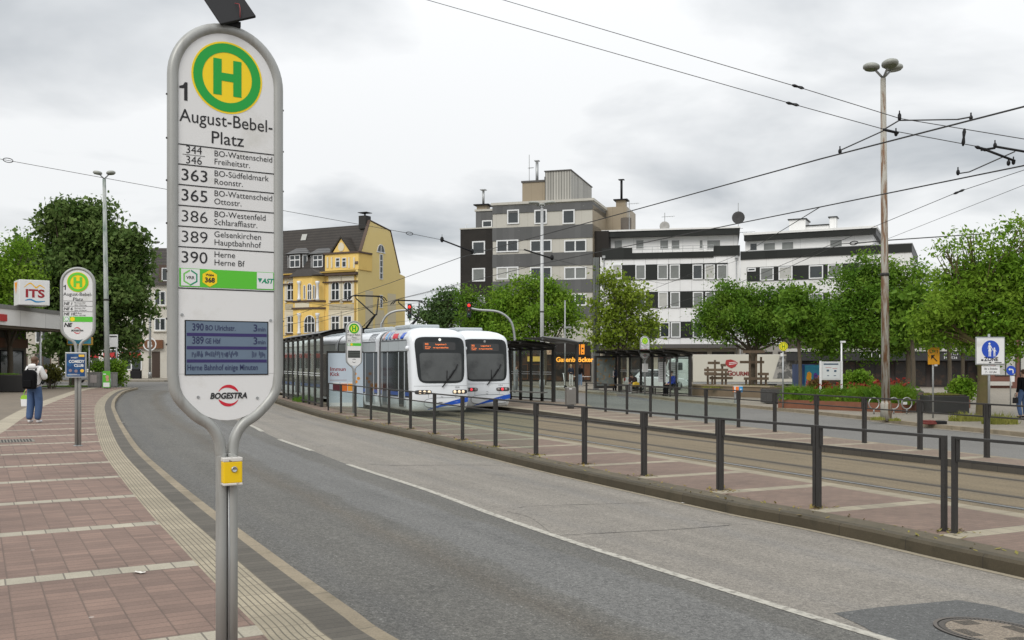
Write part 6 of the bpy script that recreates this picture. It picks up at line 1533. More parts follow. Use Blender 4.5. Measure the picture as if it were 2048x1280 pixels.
lattice('wooden plank frame built round the tree trunk on the planter', [(745,675,775),(800,360,775),(865,360,775),(938,430,775),(975,640,775)], [(370,705,950),(490,730,1010),(628,890,1015),(680,712,1000)], 55.0, 'wooden plank frames')
def planter(label, px, py, w_, d_, h_, rz=0):
    p = gr(px, py, ZF); t = thing('planter', label, 'planter', (p.x, p.y, ZF), rz, 'dark planters')
    b = B(); b.slab([(-w_/2,0),(w_/2,0),(w_/2,d_),(-w_/2,d_)], .04, h_); part('box', b, planter_m, t, .02)
    b = B(); b.box(-w_/2+.06, w_/2-.06, .06, d_-.06, h_-.02, h_+.03); part('soil', b, soil, t); return p
PLT = [(planter('small dark planter at the left end of the flower bed', 1551, 808, .78, 1.2, .68), .78, 1.2, .68),
       (planter('dark planter behind the bike rings', 1812, 812, 1.6, 1.6, .66), 1.6, 1.6, .66),
       (planter('broad dark planter left of the mossy tree trunk', 1899, 828, 1.42, 1.3, .68, R(-8)), 1.42, 1.3, .68)]
p = gr(1851, 814, ZF); t = thing('bench', 'slatted bench between the two dark planters', 'bench', (p.x, p.y+.3, ZF), R(-8))
for z in (.62, .36): 
    b = B(); b.box(-.28, .28, 0, .06, z-.1, z); part('slat', b, M('slat_brown', (.13,.09,.065), .7, var=.2), t)
b = B(); b.box(-.28,.28,-.3,.0,.2,.26); b.box(-.26,-.2,-.05,.0,0,.6); b.box(.2,.26,-.05,.0,0,.6); part('frame', b, planter_m, t)
for i, (px, lab) in enumerate(((1747.8, 'steel bicycle ring in front of the flower bed, left one'), (1787.5, 'steel bicycle ring half hidden behind the rusty lamp post'), (1813.5, 'steel bicycle ring with a small white tag'))):
    p = gr(px, 828, ZF); t = thing('bicycle_ring', lab, 'bicycle stand', (p.x, p.y, ZF), R(8), 'bicycle rings'); b = B(); cz = .40
    b.tube([(.205*math.cos(a), 0, cz+.215*math.sin(a)) for a in [2*math.pi*k/28 for k in range(28)]], .024, 8, True); part('ring', b, M('stainless', (.40,.40,.39), .35, .7), t)
    b = B(); b.tube([(0,0,0),(0,0,cz-.2)], .028, 8); part('post', b, galv, t)
    if i == 2: b = B(); b.box(-.17,.0,-.03,-.024,cz-.04,cz+.06); part('tag', b, white_paint, t)
p = gr(1475.5, 806, ZF); t = thing('litter_bin', 'small orange and blue litter bin on a post', 'litter bin', (p.x, p.y, ZF)); k_ = p.y/F; z0, z1 = (806-784)*k_, (806-773)*k_
b = B(); b.box(-.2, .02, -.15, .15, z0, z1); b.m = 1; b.box(.02, .2, -.15, .15, z0, z1); b.m = 2; b.box(-.2,-.14,-.152,-.15,z0,z1); b.box(.08,.14,-.152,-.15,z0+.1,z1-.1); part('bin', b, [M('bin_orange', (.80,.18,.02), .5), M('bin_blue', (.02,.28,.62), .5), white_paint], t, .01)
b = B(); b.box(-.2,.2,-.15,.15,z1,z1+.03); part('lid', b, M('lid_pale', (.6,.62,.6), .5), t); b = B(); b.box(-.17,-.02,-.05,.05,0,z0); part('post', b, galv, t)
p = gr(1141, 817, ZP); t = thing('waste_bin', 'grey metal waste bin at the end of the tram shelter', 'waste bin', (p.x, p.y, ZP), R(10)); k_ = p.y/F
b = B(); b.box(-.2,.2,-.18,.18,.16,.88); bb = part('bin', b, M('bin_grey', (.20,.19,.175), .5, .3, var=.15), t, .02); b = B(); b.box(-.1,.12,-.15,.15,0,.16); part('foot', b, dark_metal, t); b = B(); b.rect(-.1,.02,.80,.84,-.183); part('label_plate', b, white_paint, bb)
# painted container
fr2 = Fr((at(1600,760,57).x, 57.0), (1, -.1), ZF); x0, x1, z0, z1 = fr2.rc(1600, 1641, 729, 776)
t = thing('painted_cabin', 'blue container with a bright abstract mural', 'container', fr2.loc, fr2.rz)
b = B(); b.box(0, x1, 0, 2.4, 0, z1); cb_ = part('box', b, M('mural_blue', (.012,.06,.20), .5, var=.2, vs=2), t)
b = B(); b.rect(.28, x1-.02, .1, z1-.04, -.006); mur = part('mural', b, M('mural_teal', (.03,.24,.36), .5, var=.4, vs=3), cb_)
b = B()
for m_, pts in ((0, ((.36,.95),(.42,1.3),(.55,1.38),(.68,1.25),(.66,.9),(.5,.75))), (1, ((.32,.4),(.35,.85),(.55,.8),(.8,.85),(.82,.45),(.55,.3))), (2, ((.78,.8),(.8,1.25),(.92,1.33),(1.02,1.2),(1.0,.7),(.88,.6))), (1, ((1.02,.7),(1.04,1.15),(1.12,1.15),(1.12,.7)))):
    b.m = m_; b.poly([(x, -.010 - .001*m_, z) for x, z in pts][::-1])
part('mural_shape', b, [M('mural_yellow', (.75,.35,.02), .5), M('mural_pink', (.62,.13,.16), .5), M('mural_violet', (.12,.04,.30), .5)], mur)

# ------------------------------------------------------------------ vehicles
tyre = M('tyre', (.015,.015,.015), .8)
def wheel(par, x, y, r, w_=.2):
    b = B(); b.lathe([(r*.6, -w_/2), (r*.95, -w_/2), (r, -w_*.3), (r, w_*.3), (r*.95, w_/2), (r*.6, w_/2)], (x, y, r), 20, 'y'); wh = part('wheel', b, tyre, par)
    b = B(); b.lathe([(r*.6, -w_*.51), (r*.5, -w_*.40), (r*.1, -w_*.44)], (x, y, r), 14, 'y'); b.lathe([(r*.6, w_*.51), (r*.5, w_*.40), (r*.1, w_*.44)], (x, y, r), 14, 'y'); part('rim', b, galv, wh)
def car(label, loc, rz, paint, S=1.0):
    t = thing('parked_car', label, 'car', loc, rz, 'parked cars')       # local x forward, y across
    low = [(-2.05,.30),(-2.1,.55),(-2.02,.85),(-1.5,.93),(1.0,.90),(1.75,.80),(2.08,.62),(2.1,.35),(2.0,.24),(-1.95,.24)]
    b = B(); b.prism(low, -.84, .84); bd = part('body', b, paint, t, .08)
    cab = [(-1.75,.90),(-1.25,1.38),(-.9,1.45),(.2,1.43),(.95,.90)]
    b = B(); n = len(cab); A1 = [b.V((x, -.80 if z < 1 else -.62, z)) for x, z in cab]; A2 = [b.V((x, .80 if z < 1 else .62, z)) for x, z in cab]; b.F(A1); b.F(A2[::-1])
    for i in range(n): b.F((A1[i], A2[i], A2[(i+1) % n], A1[(i+1) % n]))
    part('cabin', b, paint, bd, .05)
    for sg in (-1, 1):
        b = B()
        def P_(x, z): return (x, sg*(lerp(.80, .62, (z-.9)/.5) + .012), z)
        for q in ([(-1.45,.95),(-1.1,1.33),(-.45,1.38),(-.45,.95)], [(-.38,.95),(-.38,1.38),(.15,1.36),(.75,.95)]): b.poly([P_(x, z) for x, z in q])
        part('side_window', b, dark_glass, bd)
        b = B(); b.box(1.95, 2.085, sg*.52-.16, sg*.52+.16, .60, .72); part('headlight', b, M('lamp_clear', (.3,.3,.3), .2), bd)
        b = B(); b.box(-2.10, -2.0, sg*.62-.13, sg*.62+.13, .62, .82); part('tail_light', b, M('tail_red', (.3,.01,.01), .3), bd)
        b = B(); b.ball((.62, sg*.93, .98), .1, .09, .07, 8, 6); part('mirror', b, paint, bd)
        for x in (-1.3, 1.32): wheel(t, x, sg*.74, .32)
    b = B(); b.poly([(.27,-.58,1.41),(.27,.58,1.41),(.97,.70,.94),(.97,-.70,.94)]); part('windscreen', b, dark_glass, bd); b = B(); b.poly([(-1.27,.56,1.39),(-1.27,-.56,1.39),(-1.72,-.70,.96),(-1.72,.70,.96)]); part('rear_window', b, dark_glass, bd)
    return t
p = at(1312, 775, 66); car('white car parked behind the bus shelter', (p.x, 66, ZF), R(8), M('car_white', (.62,.64,.65), .25, coat=.5, var=.02))
p = at(60, 745, 74); car('dark grey car parked behind the kiosk forecourt', (p.x, 74, ZR), R(-4), M('car_dark', (.03,.032,.035), .25, coat=.5))
p = at(122, 745, 78); car('silver car parked behind the bush on the left', (p.x, 78, ZR), R(184), M('car_silver', (.42,.43,.44), .25, .4, coat=.5))
fT = Fr((at(1385,760,76).x, 76.0), (1, -.05), ZF)
t = thing('delivery_truck', 'white box truck with a red emblem and lettering parked behind the planter', 'truck', fT.loc, fT.rz)
x0, x1, z0, z1 = fT.rc(1386, 1601, 709, 764)
b = B(); b.box(x0, x1, 0, 2.4, z0, z1); bx = part('cargo_box', b, M('box_cream', (.54,.52,.45), .4, var=.03), t, .03)
b = B(); b.box(x0+.3, x1-.2, .3, 2.1, .40, z0-.01); part('chassis', b, black, t)
b = B(); b.box(x0, x1, -.02, .02, z0-.16, z0-.02); part('side_guard', b, galv, t)
for x in (1.4, 5.4, 6.4): 
    for y in (.25, 2.15): wheel(t, x, y, .42, .26)
k_ = 76/F; cx_, cz = fT.p(1463, 728)
b = B(); P = [(-.50,.05),(-.42,.32),(-.05,.37),(.36,.22),(.50,.08),(.30,-.20),(.02,-.34),(-.22,-.25),(-.42,-.10)]; b.poly([(cx_+x, -.034, cz+z) for x, z in P][::-1]); em = part('emblem', b, M('emblem_red', (.34,.03,.03), .5), bx)
b = B()
for dz in (.08, -.04): b.poly([(cx_-.2,-.037,cz+dz-.03),(cx_+.42,-.037,cz+dz+.07),(cx_+.42,-.037,cz+dz+.10),(cx_-.2,-.037,cz+dz+.03)])
part('emblem_line', b, white_paint, em)
xa, za = fT.p(1454, 751); b = B(); b.text('G', xa, za, .40, -.034, 'L', .05); b.text('OURMET', xa+.36, za, .32, -.034, 'L', .05, width=1.75); part('lettering', b, M('gourmet_maroon', (.20,.035,.03), .5), bx)
xa, za = fT.p(1553, 712); xb, zb_ = fT.p(1600, 757)
b = B(); b.poly([(xa-.3,-.034,zb_),(xb,-.034,zb_),(xb,-.034,za),(xa+.25,-.034,za)]); part('photo_print', b, M('photo_grey', (.10,.10,.095), .4, var=.9, vs=2.2, stain=(.30,.29,.27), ss=1.3, st0=.5, st1=.55), bx)
x2, x3, z2, z3 = fT.rc(1335, 1383, 714, 777)
b = B(); b.prism([(x2,.3),(x2-.05,1.1),(x2+.35,z3-.2),(x2+.75,z3),(x3,z3),(x3,.45),(x3-.3,.35)], .05, 2.35); cb_ = part('cab', b, M('cab_white', (.60,.63,.62), .3, coat=.3), t, .06)
b = B(); b.poly([(x2+.28,.04,1.3),(x2+1.2,.04,1.3),(x2+1.2,.04,z3-.45),(x2+.5,.04,z3-.45)]); part('side_window', b, dark_glass, cb_)
b = B(); b.box(x2+.05, x2+.2, -.35, -.15, 1.3, 1.9); part('mirror', b, black, cb_)
for y in (.25, 2.15): wheel(t, x2+.8, y, .42, .26)

# ------------------------------------------------------------------ left side furniture
fp = gr(24, 785, ZS); t = thing('planter', 'long black planter box in front of the kiosk', 'planter', (fp.x-2.2, fp.y, ZS), R(4), 'dark planters')
b = B(); b.box(-2.6, 2.75, 0, .9, .03, .92); part('box', b, M('planter_black', (.018,.017,.016), .6), t, .02); b = B(); b.box(-2.5, 2.65, .06, .84, .9, .95); part('soil', b, soil, t)
p = gr(187, 760, ZS); cab = M('cabinet_grey', (.24,.235,.22), .6, var=.12, stain=(.15,.14,.12), ss=2)
def cabinet(label, px, w_, h_, Y, paper=None):
    p = at(px, 760, Y); t = thing('utility_cabinet', label, 'cabinet', (p.x, Y, ZS), R(3), 'utility cabinets'); b = B(); b.box(-w_/2, w_/2, 0, .4, .05, h_); b.box(-w_/2-.02, w_/2+.02, -.02, .42, h_, h_+.05); b.box(-w_/2+.04, w_/2-.04, .03, .37, -.02, .05); bx = part('box', b, cab, t)
    b = B(); b.box(-.006, .006, -.004, .0, .1, h_-.05); part('door_seam', b, dark_metal, bx)
    if paper: b = B(); b.rect(*paper, -.008); part('notice', b, M('notice_paper', (.45,.40,.38), .6, var=.4, vs=8), bx)
cabinet('wide grey utility cabinet with a pasted notice, left of the slim lamp post', 187, .72, .92, 60.5, (-.2,.2,.3,.8)); cabinet('narrow grey utility cabinet directly behind the slim lamp post', 203, .36, .92, 60.8); cabinet('grey utility cabinet between the slim lamp post and the hedge', 224, .42, .90, 61)
p = gr(217, 777.5, ZS); t = thing('poster_stand', 'lime green election-style poster strapped round the slim lamp post foot', 'poster', (p.x, p.y-.28, ZS), 0)
b = B(); b.box(-.23,.23,-.02,.0,.08,1.08); bd = part('board', b, M('poster_lime', (.10,.42,.03), .5, var=.15), t); b = B(); b.rect(-.19,.19,.12,.38,-.024); b.m = 1; b.disc((.05,.72),.11,-.026,-.022,12); b.rect(-.02,.16,.46,.62,-.025); b.m = 0; b.rect(-.18,-.02,.86,.92,-.024); part('poster_print', b, [white_paint, M('face_tone', (.5,.28,.2), .6)], bd)
p = gr(233, 773, ZS); k_ = p.y/F; t = thing('notice_sign', 'white rectangular notice on a grey post before the hedge', 'sign', (p.x, p.y, ZS)); b = B(); b.tube([(0,0,0),(0,0,(773-669)*k_)], .05, 8); part('post', b, galv, t)
b = B(); b.box(-.5,.12,-.09,-.05,(773-694)*k_,(773-669)*k_); sg = part('panel', b, white_board, t); b = B(); b.rect(-.38,.06,(773-674.5)*k_,(773-672)*k_,-.094); b.rect(-.44,-.3,(773-674)*k_,(773-672.5)*k_,-.094); part('lettering', b, ink, sg)
p = at(159, 685, 62); t = thing('billboard', 'blue and yellow advertising board behind the poster-case stop sign', 'billboard', (p.x, 62, ZS)); k_ = 62/F; b = B(); b.box(-.82,.82,0,.15,2.1+33*k_-ZS,2.1+49*k_-ZS); bd = part('frame', b, M('board_ochre', (.55,.33,.06), .5), t); b = B(); b.rect(-.75,.75,2.1+35.5*k_-ZS,2.1+47*k_-ZS,-.01); part('picture', b, M('board_blue', (.08,.35,.48), .4, var=.4, vs=3), bd)
b = B()
for x in (-.6,.6): b.tube([(x,.07,0),(x,.07,2.1+34*k_-ZS)], .05, 6)
part('post', b, galv, t)
p = gr(316, 751, ZS); b = B(); b.tube([(0,0,0),(0,0,1.05)], .09, 8); b.m = 1; b.tube([(0,0,.35),(0,0,.62)], .093, 8); b.tube([(0,0,.8),(0,0,.95)], .093, 8)
solo('bollard', b, [white_paint, M('bollard_yellow', (.7,.4,.02), .5)], 'white and yellow bollard by the white house door', 'bollard', None, 0, (p.x, 91.5, ZS))
p = at(272, 745, 91.5); b = B(); b.box(-.5,.5,-.2,.2,0,.75); b.box(-.38,.38,-.16,.16,.75,.95); solo('flower_box', b, black, 'black tub of plants under the red shop window', 'tub', None, .03, (p.x, 91.5, ZS))
# grate in the pavement, manhole in the road, scraps
g0 = gr(-6, 888, ZS); g1 = gr(68, 880.5, ZS)
t = thing('drain_grate', 'dark slotted drain grate set in the red pavement', 'grate', (g1.x, g1.y, ZS+.004), PA)
b = B(); b.box(-1.35, 0, -.42, .42, -.02, .002); fr_g = part('frame', b, M('grate_frame', (.20,.185,.155), .7, .3, var=.2), t)
b = B()
for k in range(22):
    x = -1.3 + k*.058
    for j in range(3): b.rect(0,0,0,0,0) if False else b.box(x, x+.032, -.38+j*.26, -.16+j*.26, .002, .004)
part('slots', b, M('slot_dark', (.035,.033,.03), .9), fr_g)
c = on_road(1985, 1265); q = on_road(1842, 1252); rm = .40
t = thing('manhole_cover', 'round iron and concrete manhole cover in a dark asphalt patch', 'manhole cover', (c.x, c.y, c.z+.010), 0)
slope = math.atan2(road_z(c.x+.5, c.y) - road_z(c.x-.5, c.y), 1.0); t.rotation_euler = (0, -slope, R(20))
iron = M('cast_iron', (.12,.105,.09), .55, .4, var=.25, vs=20)
b = B(); n = 72
for r0, r1, z0, z1 in ((rm*1.0, rm*.93, .004, .004), (rm*.93, rm*.90, -.006, -.006), (rm*.90, rm*.80, .003, .003)):
    for k in range(n):
        a0, a1 = 2*math.pi*k/n, 2*math.pi*(k+.72 if r0 == rm*.90 else k+1)/n
        b.poly([(r0*math.cos(a0), r0*math.sin(a0), z0), (r0*math.cos(a1), r0*math.sin(a1), z0), (r1*math.cos(a1), r1*math.sin(a1), z1), (r1*math.cos(a0), r1*math.sin(a0), z1)])
part('ring', b, iron, t)
b = B(); b.slab([(rm*.79*math.cos(2*math.pi*k/48), rm*.79*math.sin(2*math.pi*k/48)) for k in range(48)], -.02, .002); part('cover', b, asphalt('cover_concrete', (.20,.165,.125), grain=.45), t)
b = B(); b.slab([(rm*1.0*math.cos(2*math.pi*k/48), rm*1.0*math.sin(2*math.pi*k/48)) for k in range(48)], -.03, -.003); part('bed', b, M('slot_dark', (.035,.033,.03), .9), t)
for k in range(4):
    b = B()
    for j in range(5): b.X = Matrix.Rotation(R(90*k), 4, 'Z'); b.box(rm*.45+j*.024, rm*.45+j*.024+.012, -.09, .09, .0022, .0035)
    part('vent_slots', b, M('slot_dark', (.035,.033,.03), .9), t)
litter = [((246,845), 'white scrap of paper in the left gutter'), ((1365,1007), 'white scrap of paper in the gutter below the platform kerb'), ((279,1147), 'pale crumpled wrapper lying on the red pavement')]
for (px, py), lab in litter:
    q = gr(px, py, ZS) if px == 279 else on_road(px, py); b = B()
    r_ = random.Random(px)
    g = [[b.V((lerp(-.04,.04,i/4)*(1+.2*r_.random()), lerp(-.02,.02,j/3), .006+.012*r_.random())) for i in range(5)] for j in range(4)]
    for j in range(3):
        for i in range(4): b.F((g[j][i], g[j][i+1], g[j+1][i+1], g[j+1][i]))
    solo('paper_scrap', b, M('paper', (.62,.6,.55), .8), lab, 'litter', 'litter', 0, (q.x, q.y, q.z), r_.random()*3)
# ------------------------------------------------------------------ trees and plants
lf_fresh = leafmat('leaf_fresh', (.095,.20,.014), (.155,.285,.022), (.25,.37,.04), .34, .8)
lf_mid = leafmat('leaf_mid', (.065,.15,.012), (.105,.21,.018), (.19,.30,.035), .32, .8)
lf_dark = leafmat('leaf_chestnut', (.050,.100,.020), (.095,.155,.036), (.19,.26,.08), .28, .9)  # third tone paints a soft sky highlight into clumps of the leaves
lf_yel = leafmat('leaf_olive', (.115,.18,.014), (.20,.28,.025), (.29,.36,.05), .36, .8)
lf_far = leafmat('leaf_far', (.05,.10,.03), (.09,.16,.05), (.12,.2,.06), .35)
def leaf_mesh(name, centers, size, mat, rng, droop=.0, aspect=.55, outw=None):
    n = len(centers)
    nr = rng.normal(size=(n, 3))
    if outw is None: nr[:, 2] = np.abs(nr[:, 2]) + .35
    else: nr = nr*.55 + outw*.9; nr[:, 2] += .35      # leaves turn their faces out of the tuft and up; nr /= np.linalg.norm(nr, axis=1)[:, None]
    t = rng.normal(size=(n, 3)); t[:, 2] -= droop; t -= nr * (t*nr).sum(1)[:, None]; t /= np.linalg.norm(t, axis=1)[:, None]
    bt = np.cross(nr, t); s = size * rng.uniform(.6, 1.3, n)[:, None]
    V = np.stack([centers - t*s*.5, centers + bt*s*aspect*.5 + t*s*.08, centers + t*s*.5 - nr*s*.12, centers - bt*s*aspect*.5 + t*s*.08], 1).reshape(-1, 3)
    me = bpy.data.meshes.new(name); me.from_pydata(V.tolist(), [], np.arange(4*n).reshape(n, 4).tolist()); me.materials.append(mat); me.update(); return me
def crown_points(lobes, n, rng, per=16, spread=.34, hollow=.45, dirs=False):
    vol = np.array([(l[3]*l[4]*l[5])**.75 * (l[6] if len(l) > 6 else 1) for l in lobes]); cnt = np.maximum(1, (n/per*vol/vol.sum())).astype(int); P = []; Q = []
    for l, c in zip(lobes, cnt):
        d = rng.normal(size=(c, 3)); d /= np.linalg.norm(d, axis=1)[:, None]
        r = hollow + (1-hollow)*rng.random(c)**.6; r *= rng.uniform(.85, 1.12, c)
        cc = np.array(l[:3]) + d*r[:, None]*np.array(l[3:6])
        off = rng.normal(size=(c, per, 3))*np.array([spread, spread, spread*.7]); P.append((cc[:, None]+off).reshape(-1, 3)); Q.append(np.repeat(d, per, 0))
    return (np.concatenate(P), np.concatenate(Q)) if dirs else np.concatenate(P)
def tree(label, base, lobes_px, Y, n, size, mat, seed, trunk=(.16, 2.2), group='trees of the square', per=16, spread=.34, droop=.0, branch=1.0, thick=.75, aspect=.55, hollow=.45, name='tree', cat='tree', moss=None, rag=1.0):
    rng = np.random.default_rng(seed); k_ = Y/F; t = thing(name, label, cat, base, 0, group); bx, by, bz = base
    lobes = []
    for px, py, rx, ry, *wt in lobes_px:
        c = at(px, py, Y); dy = rng.uniform(-.35, .35)*rx*k_; lobes.append((c.x-bx, c.y-by+dy, c.z-bz, rx*k_, max(rx, ry)*k_*thick, ry*k_, wt[0] if wt else 1.0))
    r0, h0 = trunk; b = B(); top = Vector((rng.uniform(-.1,.1), 0, h0))
    b.tube(smooth([(0,0,-.1), (0,0,.05), tuple(top*.5 + Vector((.06,0,0))), tuple(top)], 4), [r0*1.35]*4 + [r0*1.05]*4 + [r0]*4 + [r0*.9], 10)
    for l in lobes:
        tgt = Vector(l[:3]) + Vector((0, 0, l[5]*.25)); mid = top.lerp(tgt, .45) + Vector((0, 0, -abs(tgt.z-top.z)*.08)) + Vector(rng.normal(size=3)*.15)
        pts = smooth([tuple(top - Vector((0,0,.1))), tuple(mid), tuple(tgt)], 5); m_ = len(pts); b.tube(pts, [lerp(r0*.55, .02, i/(m_-1)) for i in range(m_)], 6)
        for q in range(int(5*branch)):
            s_ = pts[rng.integers(3, m_-1)]; d = rng.normal(size=3); d /= np.linalg.norm(d); e = Vector((l[0]+d[0]*l[3]*.85, l[1]+d[1]*l[4]*.85, l[2]+d[2]*l[5]*.85))
            b.tube([tuple(s_), tuple(s_.lerp(e, .5) + Vector((0,0,.1))), tuple(e)], [r0*.2, r0*.12, .012], 5)
    part('trunk', b, moss or bark, t)
    sub_ = []                                        # each lobe breaks up into tufts of uneven size with gaps between
    for l in lobes:
        sub_.append((l[0], l[1], l[2], l[3]*.62, l[4]*.62, l[5]*.62, l[6]))
        for q in range(rng.integers(7, 11)):
            d = rng.normal(size=3); d[2] += .25; d /= np.linalg.norm(d); f = rng.uniform(.22, .42); o_ = rng.uniform(.72, 1.08)*rag
            m_ = min(l[3], l[5])
            sub_.append((l[0]+d[0]*l[3]*o_, l[1]+d[1]*l[4]*o_, l[2]+d[2]*l[5]*o_, f*l[3]*.5+f*m_*.6, f*l[4]*.6, f*m_*rng.uniform(.6, 1.0), l[6]*rng.choice([.45, .8, 1.2])))
    pts, dirs = crown_points(sub_, n, rng, per, spread, hollow, True)
    link('crown', leaf_mesh('crown', pts, size, mat, rng, droop, aspect, dirs), t)
    return t
p = at(150, 770, 66); tree('big dark green chestnut tree on the left behind the stop sign', (p.x, 66, ZS), [(165,450,70,60),(120,480,60,60),(210,470,60,60),(85,545,62,70),(150,530,80,70),(235,520,62,70),(262,500,34,40),(200,600,90,80),(110,620,85,62),(262,590,46,70),(275,550,36,50),(160,680,95,55),(255,670,46,50),(60,600,34,60),(50,520,42,50),(42,575,36,46),(125,440,50,40)], 66, 46000, .34, lf_dark, 1, (.38, 3.2), per=20, spread=.36, droop=.8, aspect=.62, hollow=.6, rag=.80)
p = at(18, 770, 58); tree('light green tree beside the advertising cube at the left edge', (p.x, 58, ZS), [(22,545,46,46),(45,500,26,36),(8,610,60,46),(60,560,34,30),(-30,580,50,60)], 58, 9000, .22, lf_fresh, 2, (.16, 2.6), spread=.4, hollow=.3)
p = gr(1963, 838, ZF); tree('large tree with a mossy leaning trunk at the right, behind the pedestrian sign', (p.x, p.y, ZF), [(1975,520,60,48,.45),(2030,470,40,34,.4),(2040,540,60,60,.6),(1925,565,64,52,.7),(1890,505,26,18,.35),(1940,480,30,18,.3),(1990,590,90,60),(1880,620,58,48),(1940,640,90,46),(2030,640,80,60),(1985,690,60,30),(1860,665,40,26),(2090,580,70,90)], p.y, 34000, .165, lf_fresh, 3, (.19, 2.6), per=18, spread=.24, hollow=.35, branch=1.6, aspect=.42, moss=M('mossy_bark', (.105,.085,.035), .95, var=.35, vs=5, bump=.5, bs=25, stain=(.08,.085,.02), ss=2))
p = at(1815, 790, 52); tree('round tree behind the rusty lamp post', (p.x, 52, ZF), [(1735,560,60,46),(1790,560,56,44),(1700,610,60,44),(1760,620,80,60),(1825,600,40,50),(1660,640,50,40),(1740,670,90,46),(1650,690,48,36),(1800,680,60,40)], 52, 36000, .20, lf_mid, 4, (.13, 3.0), per=18, spread=.36, hollow=.4, branch=1.2, aspect=.45)
p = at(1503, 775, 56); tree('low spreading tree standing in the wooden frame', (p.x, 56, .62), [(1478,600,58,34),(1430,622,44,34),(1530,622,54,40),(1572,590,26,32),(1490,645,80,30),(1412,650,30,26),(1570,655,40,36),(1440,672,34,14),(1600,645,24,36),(1530,675,50,18)], 56, 25000, .19, lf_mid, 5, (.17, 2.1), per=16, spread=.34, hollow=.35, branch=1.4, aspect=.45)
p = at(1240, 770, 66); tree('sparse olive-green tree with bare inner twigs behind the bus shelter', (p.x, 66, ZF), [(1225,580,34,42),(1262,600,38,40),(1205,625,34,36),(1250,650,48,40),(1300,645,28,36),(1212,680,34,30),(1275,680,40,26)], 66, 8500, .25, lf_yel, 6, (.15, 2.6), per=10, spread=.36, hollow=.25, branch=1.8)
p = at(1088, 775, 80); tree('bright green tree in front of the grey tower, behind the pale lamp post', (p.x, 80, ZF), [(1085,580,46,36),(1040,600,48,40),(1125,605,42,40),(1010,625,40,34),(1080,640,70,46),(1140,640,30,40),(1030,665,50,30)], 80, 17000, .27, lf_fresh, 7, (.18, 3.0), spread=.42, hollow=.45)
p = at(985, 775, 82); tree('smaller green tree at the foot of the dark tower wing', (p.x, 82, ZF), [(985,630,34,32),(935,600,22,24),(965,660,46,28),(940,640,26,30),(1000,600,20,24)], 82, 8000, .27, lf_mid, 8, (.14, 3.0), spread=.42, hollow=.4)
p = at(885, 745, 130); tree('distant tree between the yellow house and the tower', (p.x, 130, 0), [(880,610,30,22),(905,595,18,16),(850,632,24,16),(910,630,26,26),(880,650,44,26)], 130, 7000, .42, lf_far, 9, (.25, 5.0), spread=.6, hollow=.3, branch=1.6)
for px, Y, yt, lab, sd in ((1600, 50, 690, 'slim young tree trunk left of the painted container', 11), (1826, 44, 680, 'slim tree trunk between the rusty lamp post and the detour sign', 12), (1898, 46, 690, 'slim tree trunk right of the detour sign', 13), (1922, 50, 690, 'darker slim tree trunk above the broad planter', 14)):
    p = at(px, 775, Y); tree(lab, (p.x, Y, ZF), [(px-12, yt-40, 40, 34), (px+22, yt-30, 34, 34), (px, yt-70, 40, 40)], Y, 3500, .28, lf_mid, sd, (.09, 3.2), spread=.3, hollow=.3)
# shrubs
def shrub(label, base, lobes_px, Y, n, size, mat, seed, spread=.12, group=None, droop=0, name='shrub', cat='shrub'):
    rng = np.random.default_rng(seed); k_ = Y/F; t = thing(name, label, cat, base, 0, group); bx, by, bz = base; lobes = []
    for px, py, rx, ry in lobes_px: c = at(px, py, Y); lobes.append((c.x-bx, c.y-by, c.z-bz, rx*k_, rx*k_*.8, ry*k_))
    b = B()
    for l in lobes:
        for q in range(6): d = rng.normal(size=3)*.5; b.tube([(l[0]*.4+d[0]*.1, d[1]*.1, 0), (l[0]*.8+d[0]*l[3]*.5, l[1]+d[1]*l[4]*.5, max(.05, l[2]*.6)), (l[0]+d[0]*l[3], l[1]+d[1]*l[4], l[2]+abs(d[2])*l[5])], [.022, .014, .006], 4)
    part('stems', b, bark, t); pts = crown_points(lobes, n, rng, 10, spread, .35); pts[:, 2] = np.maximum(pts[:, 2], .03); link('foliage', leaf_mesh('foliage', pts, size, mat, rng, droop), t); return t
p = at(219, 772, 62.5); shrub('clipped bright green hedge behind the utility cabinets', (p.x, 62.5, ZS), [(200,735,18,16),(225,738,22,16),(243,750,10,22),(240,730,10,10),(222,755,24,16)], 62.5, 5000, .16, lf_fresh, 21, .16)
p = at(100, 760, 58); shrub('brownish green bush behind the walking person', (p.x, 58, ZS), [(104,742,14,14),(96,750,16,10),(116,750,8,12)], 58, 1600, .16, leafmat('leaf_brown', (.07,.08,.02), (.14,.14,.03), (.2,.2,.04)), 22, .14)
p = at(140, 762, 62); b = B(); b.slab([(-2.2,-.8),(2.6,-.8),(2.6,1.4),(-2.2,1.4)], .0, .06); lawn = solo('lawn_strip', b, M('lawn', (.10,.17,.02), .95, var=.3, vs=8), 'narrow mown grass strip in front of the hedge', 'lawn', None, 0, (p.x, 62, ZS))
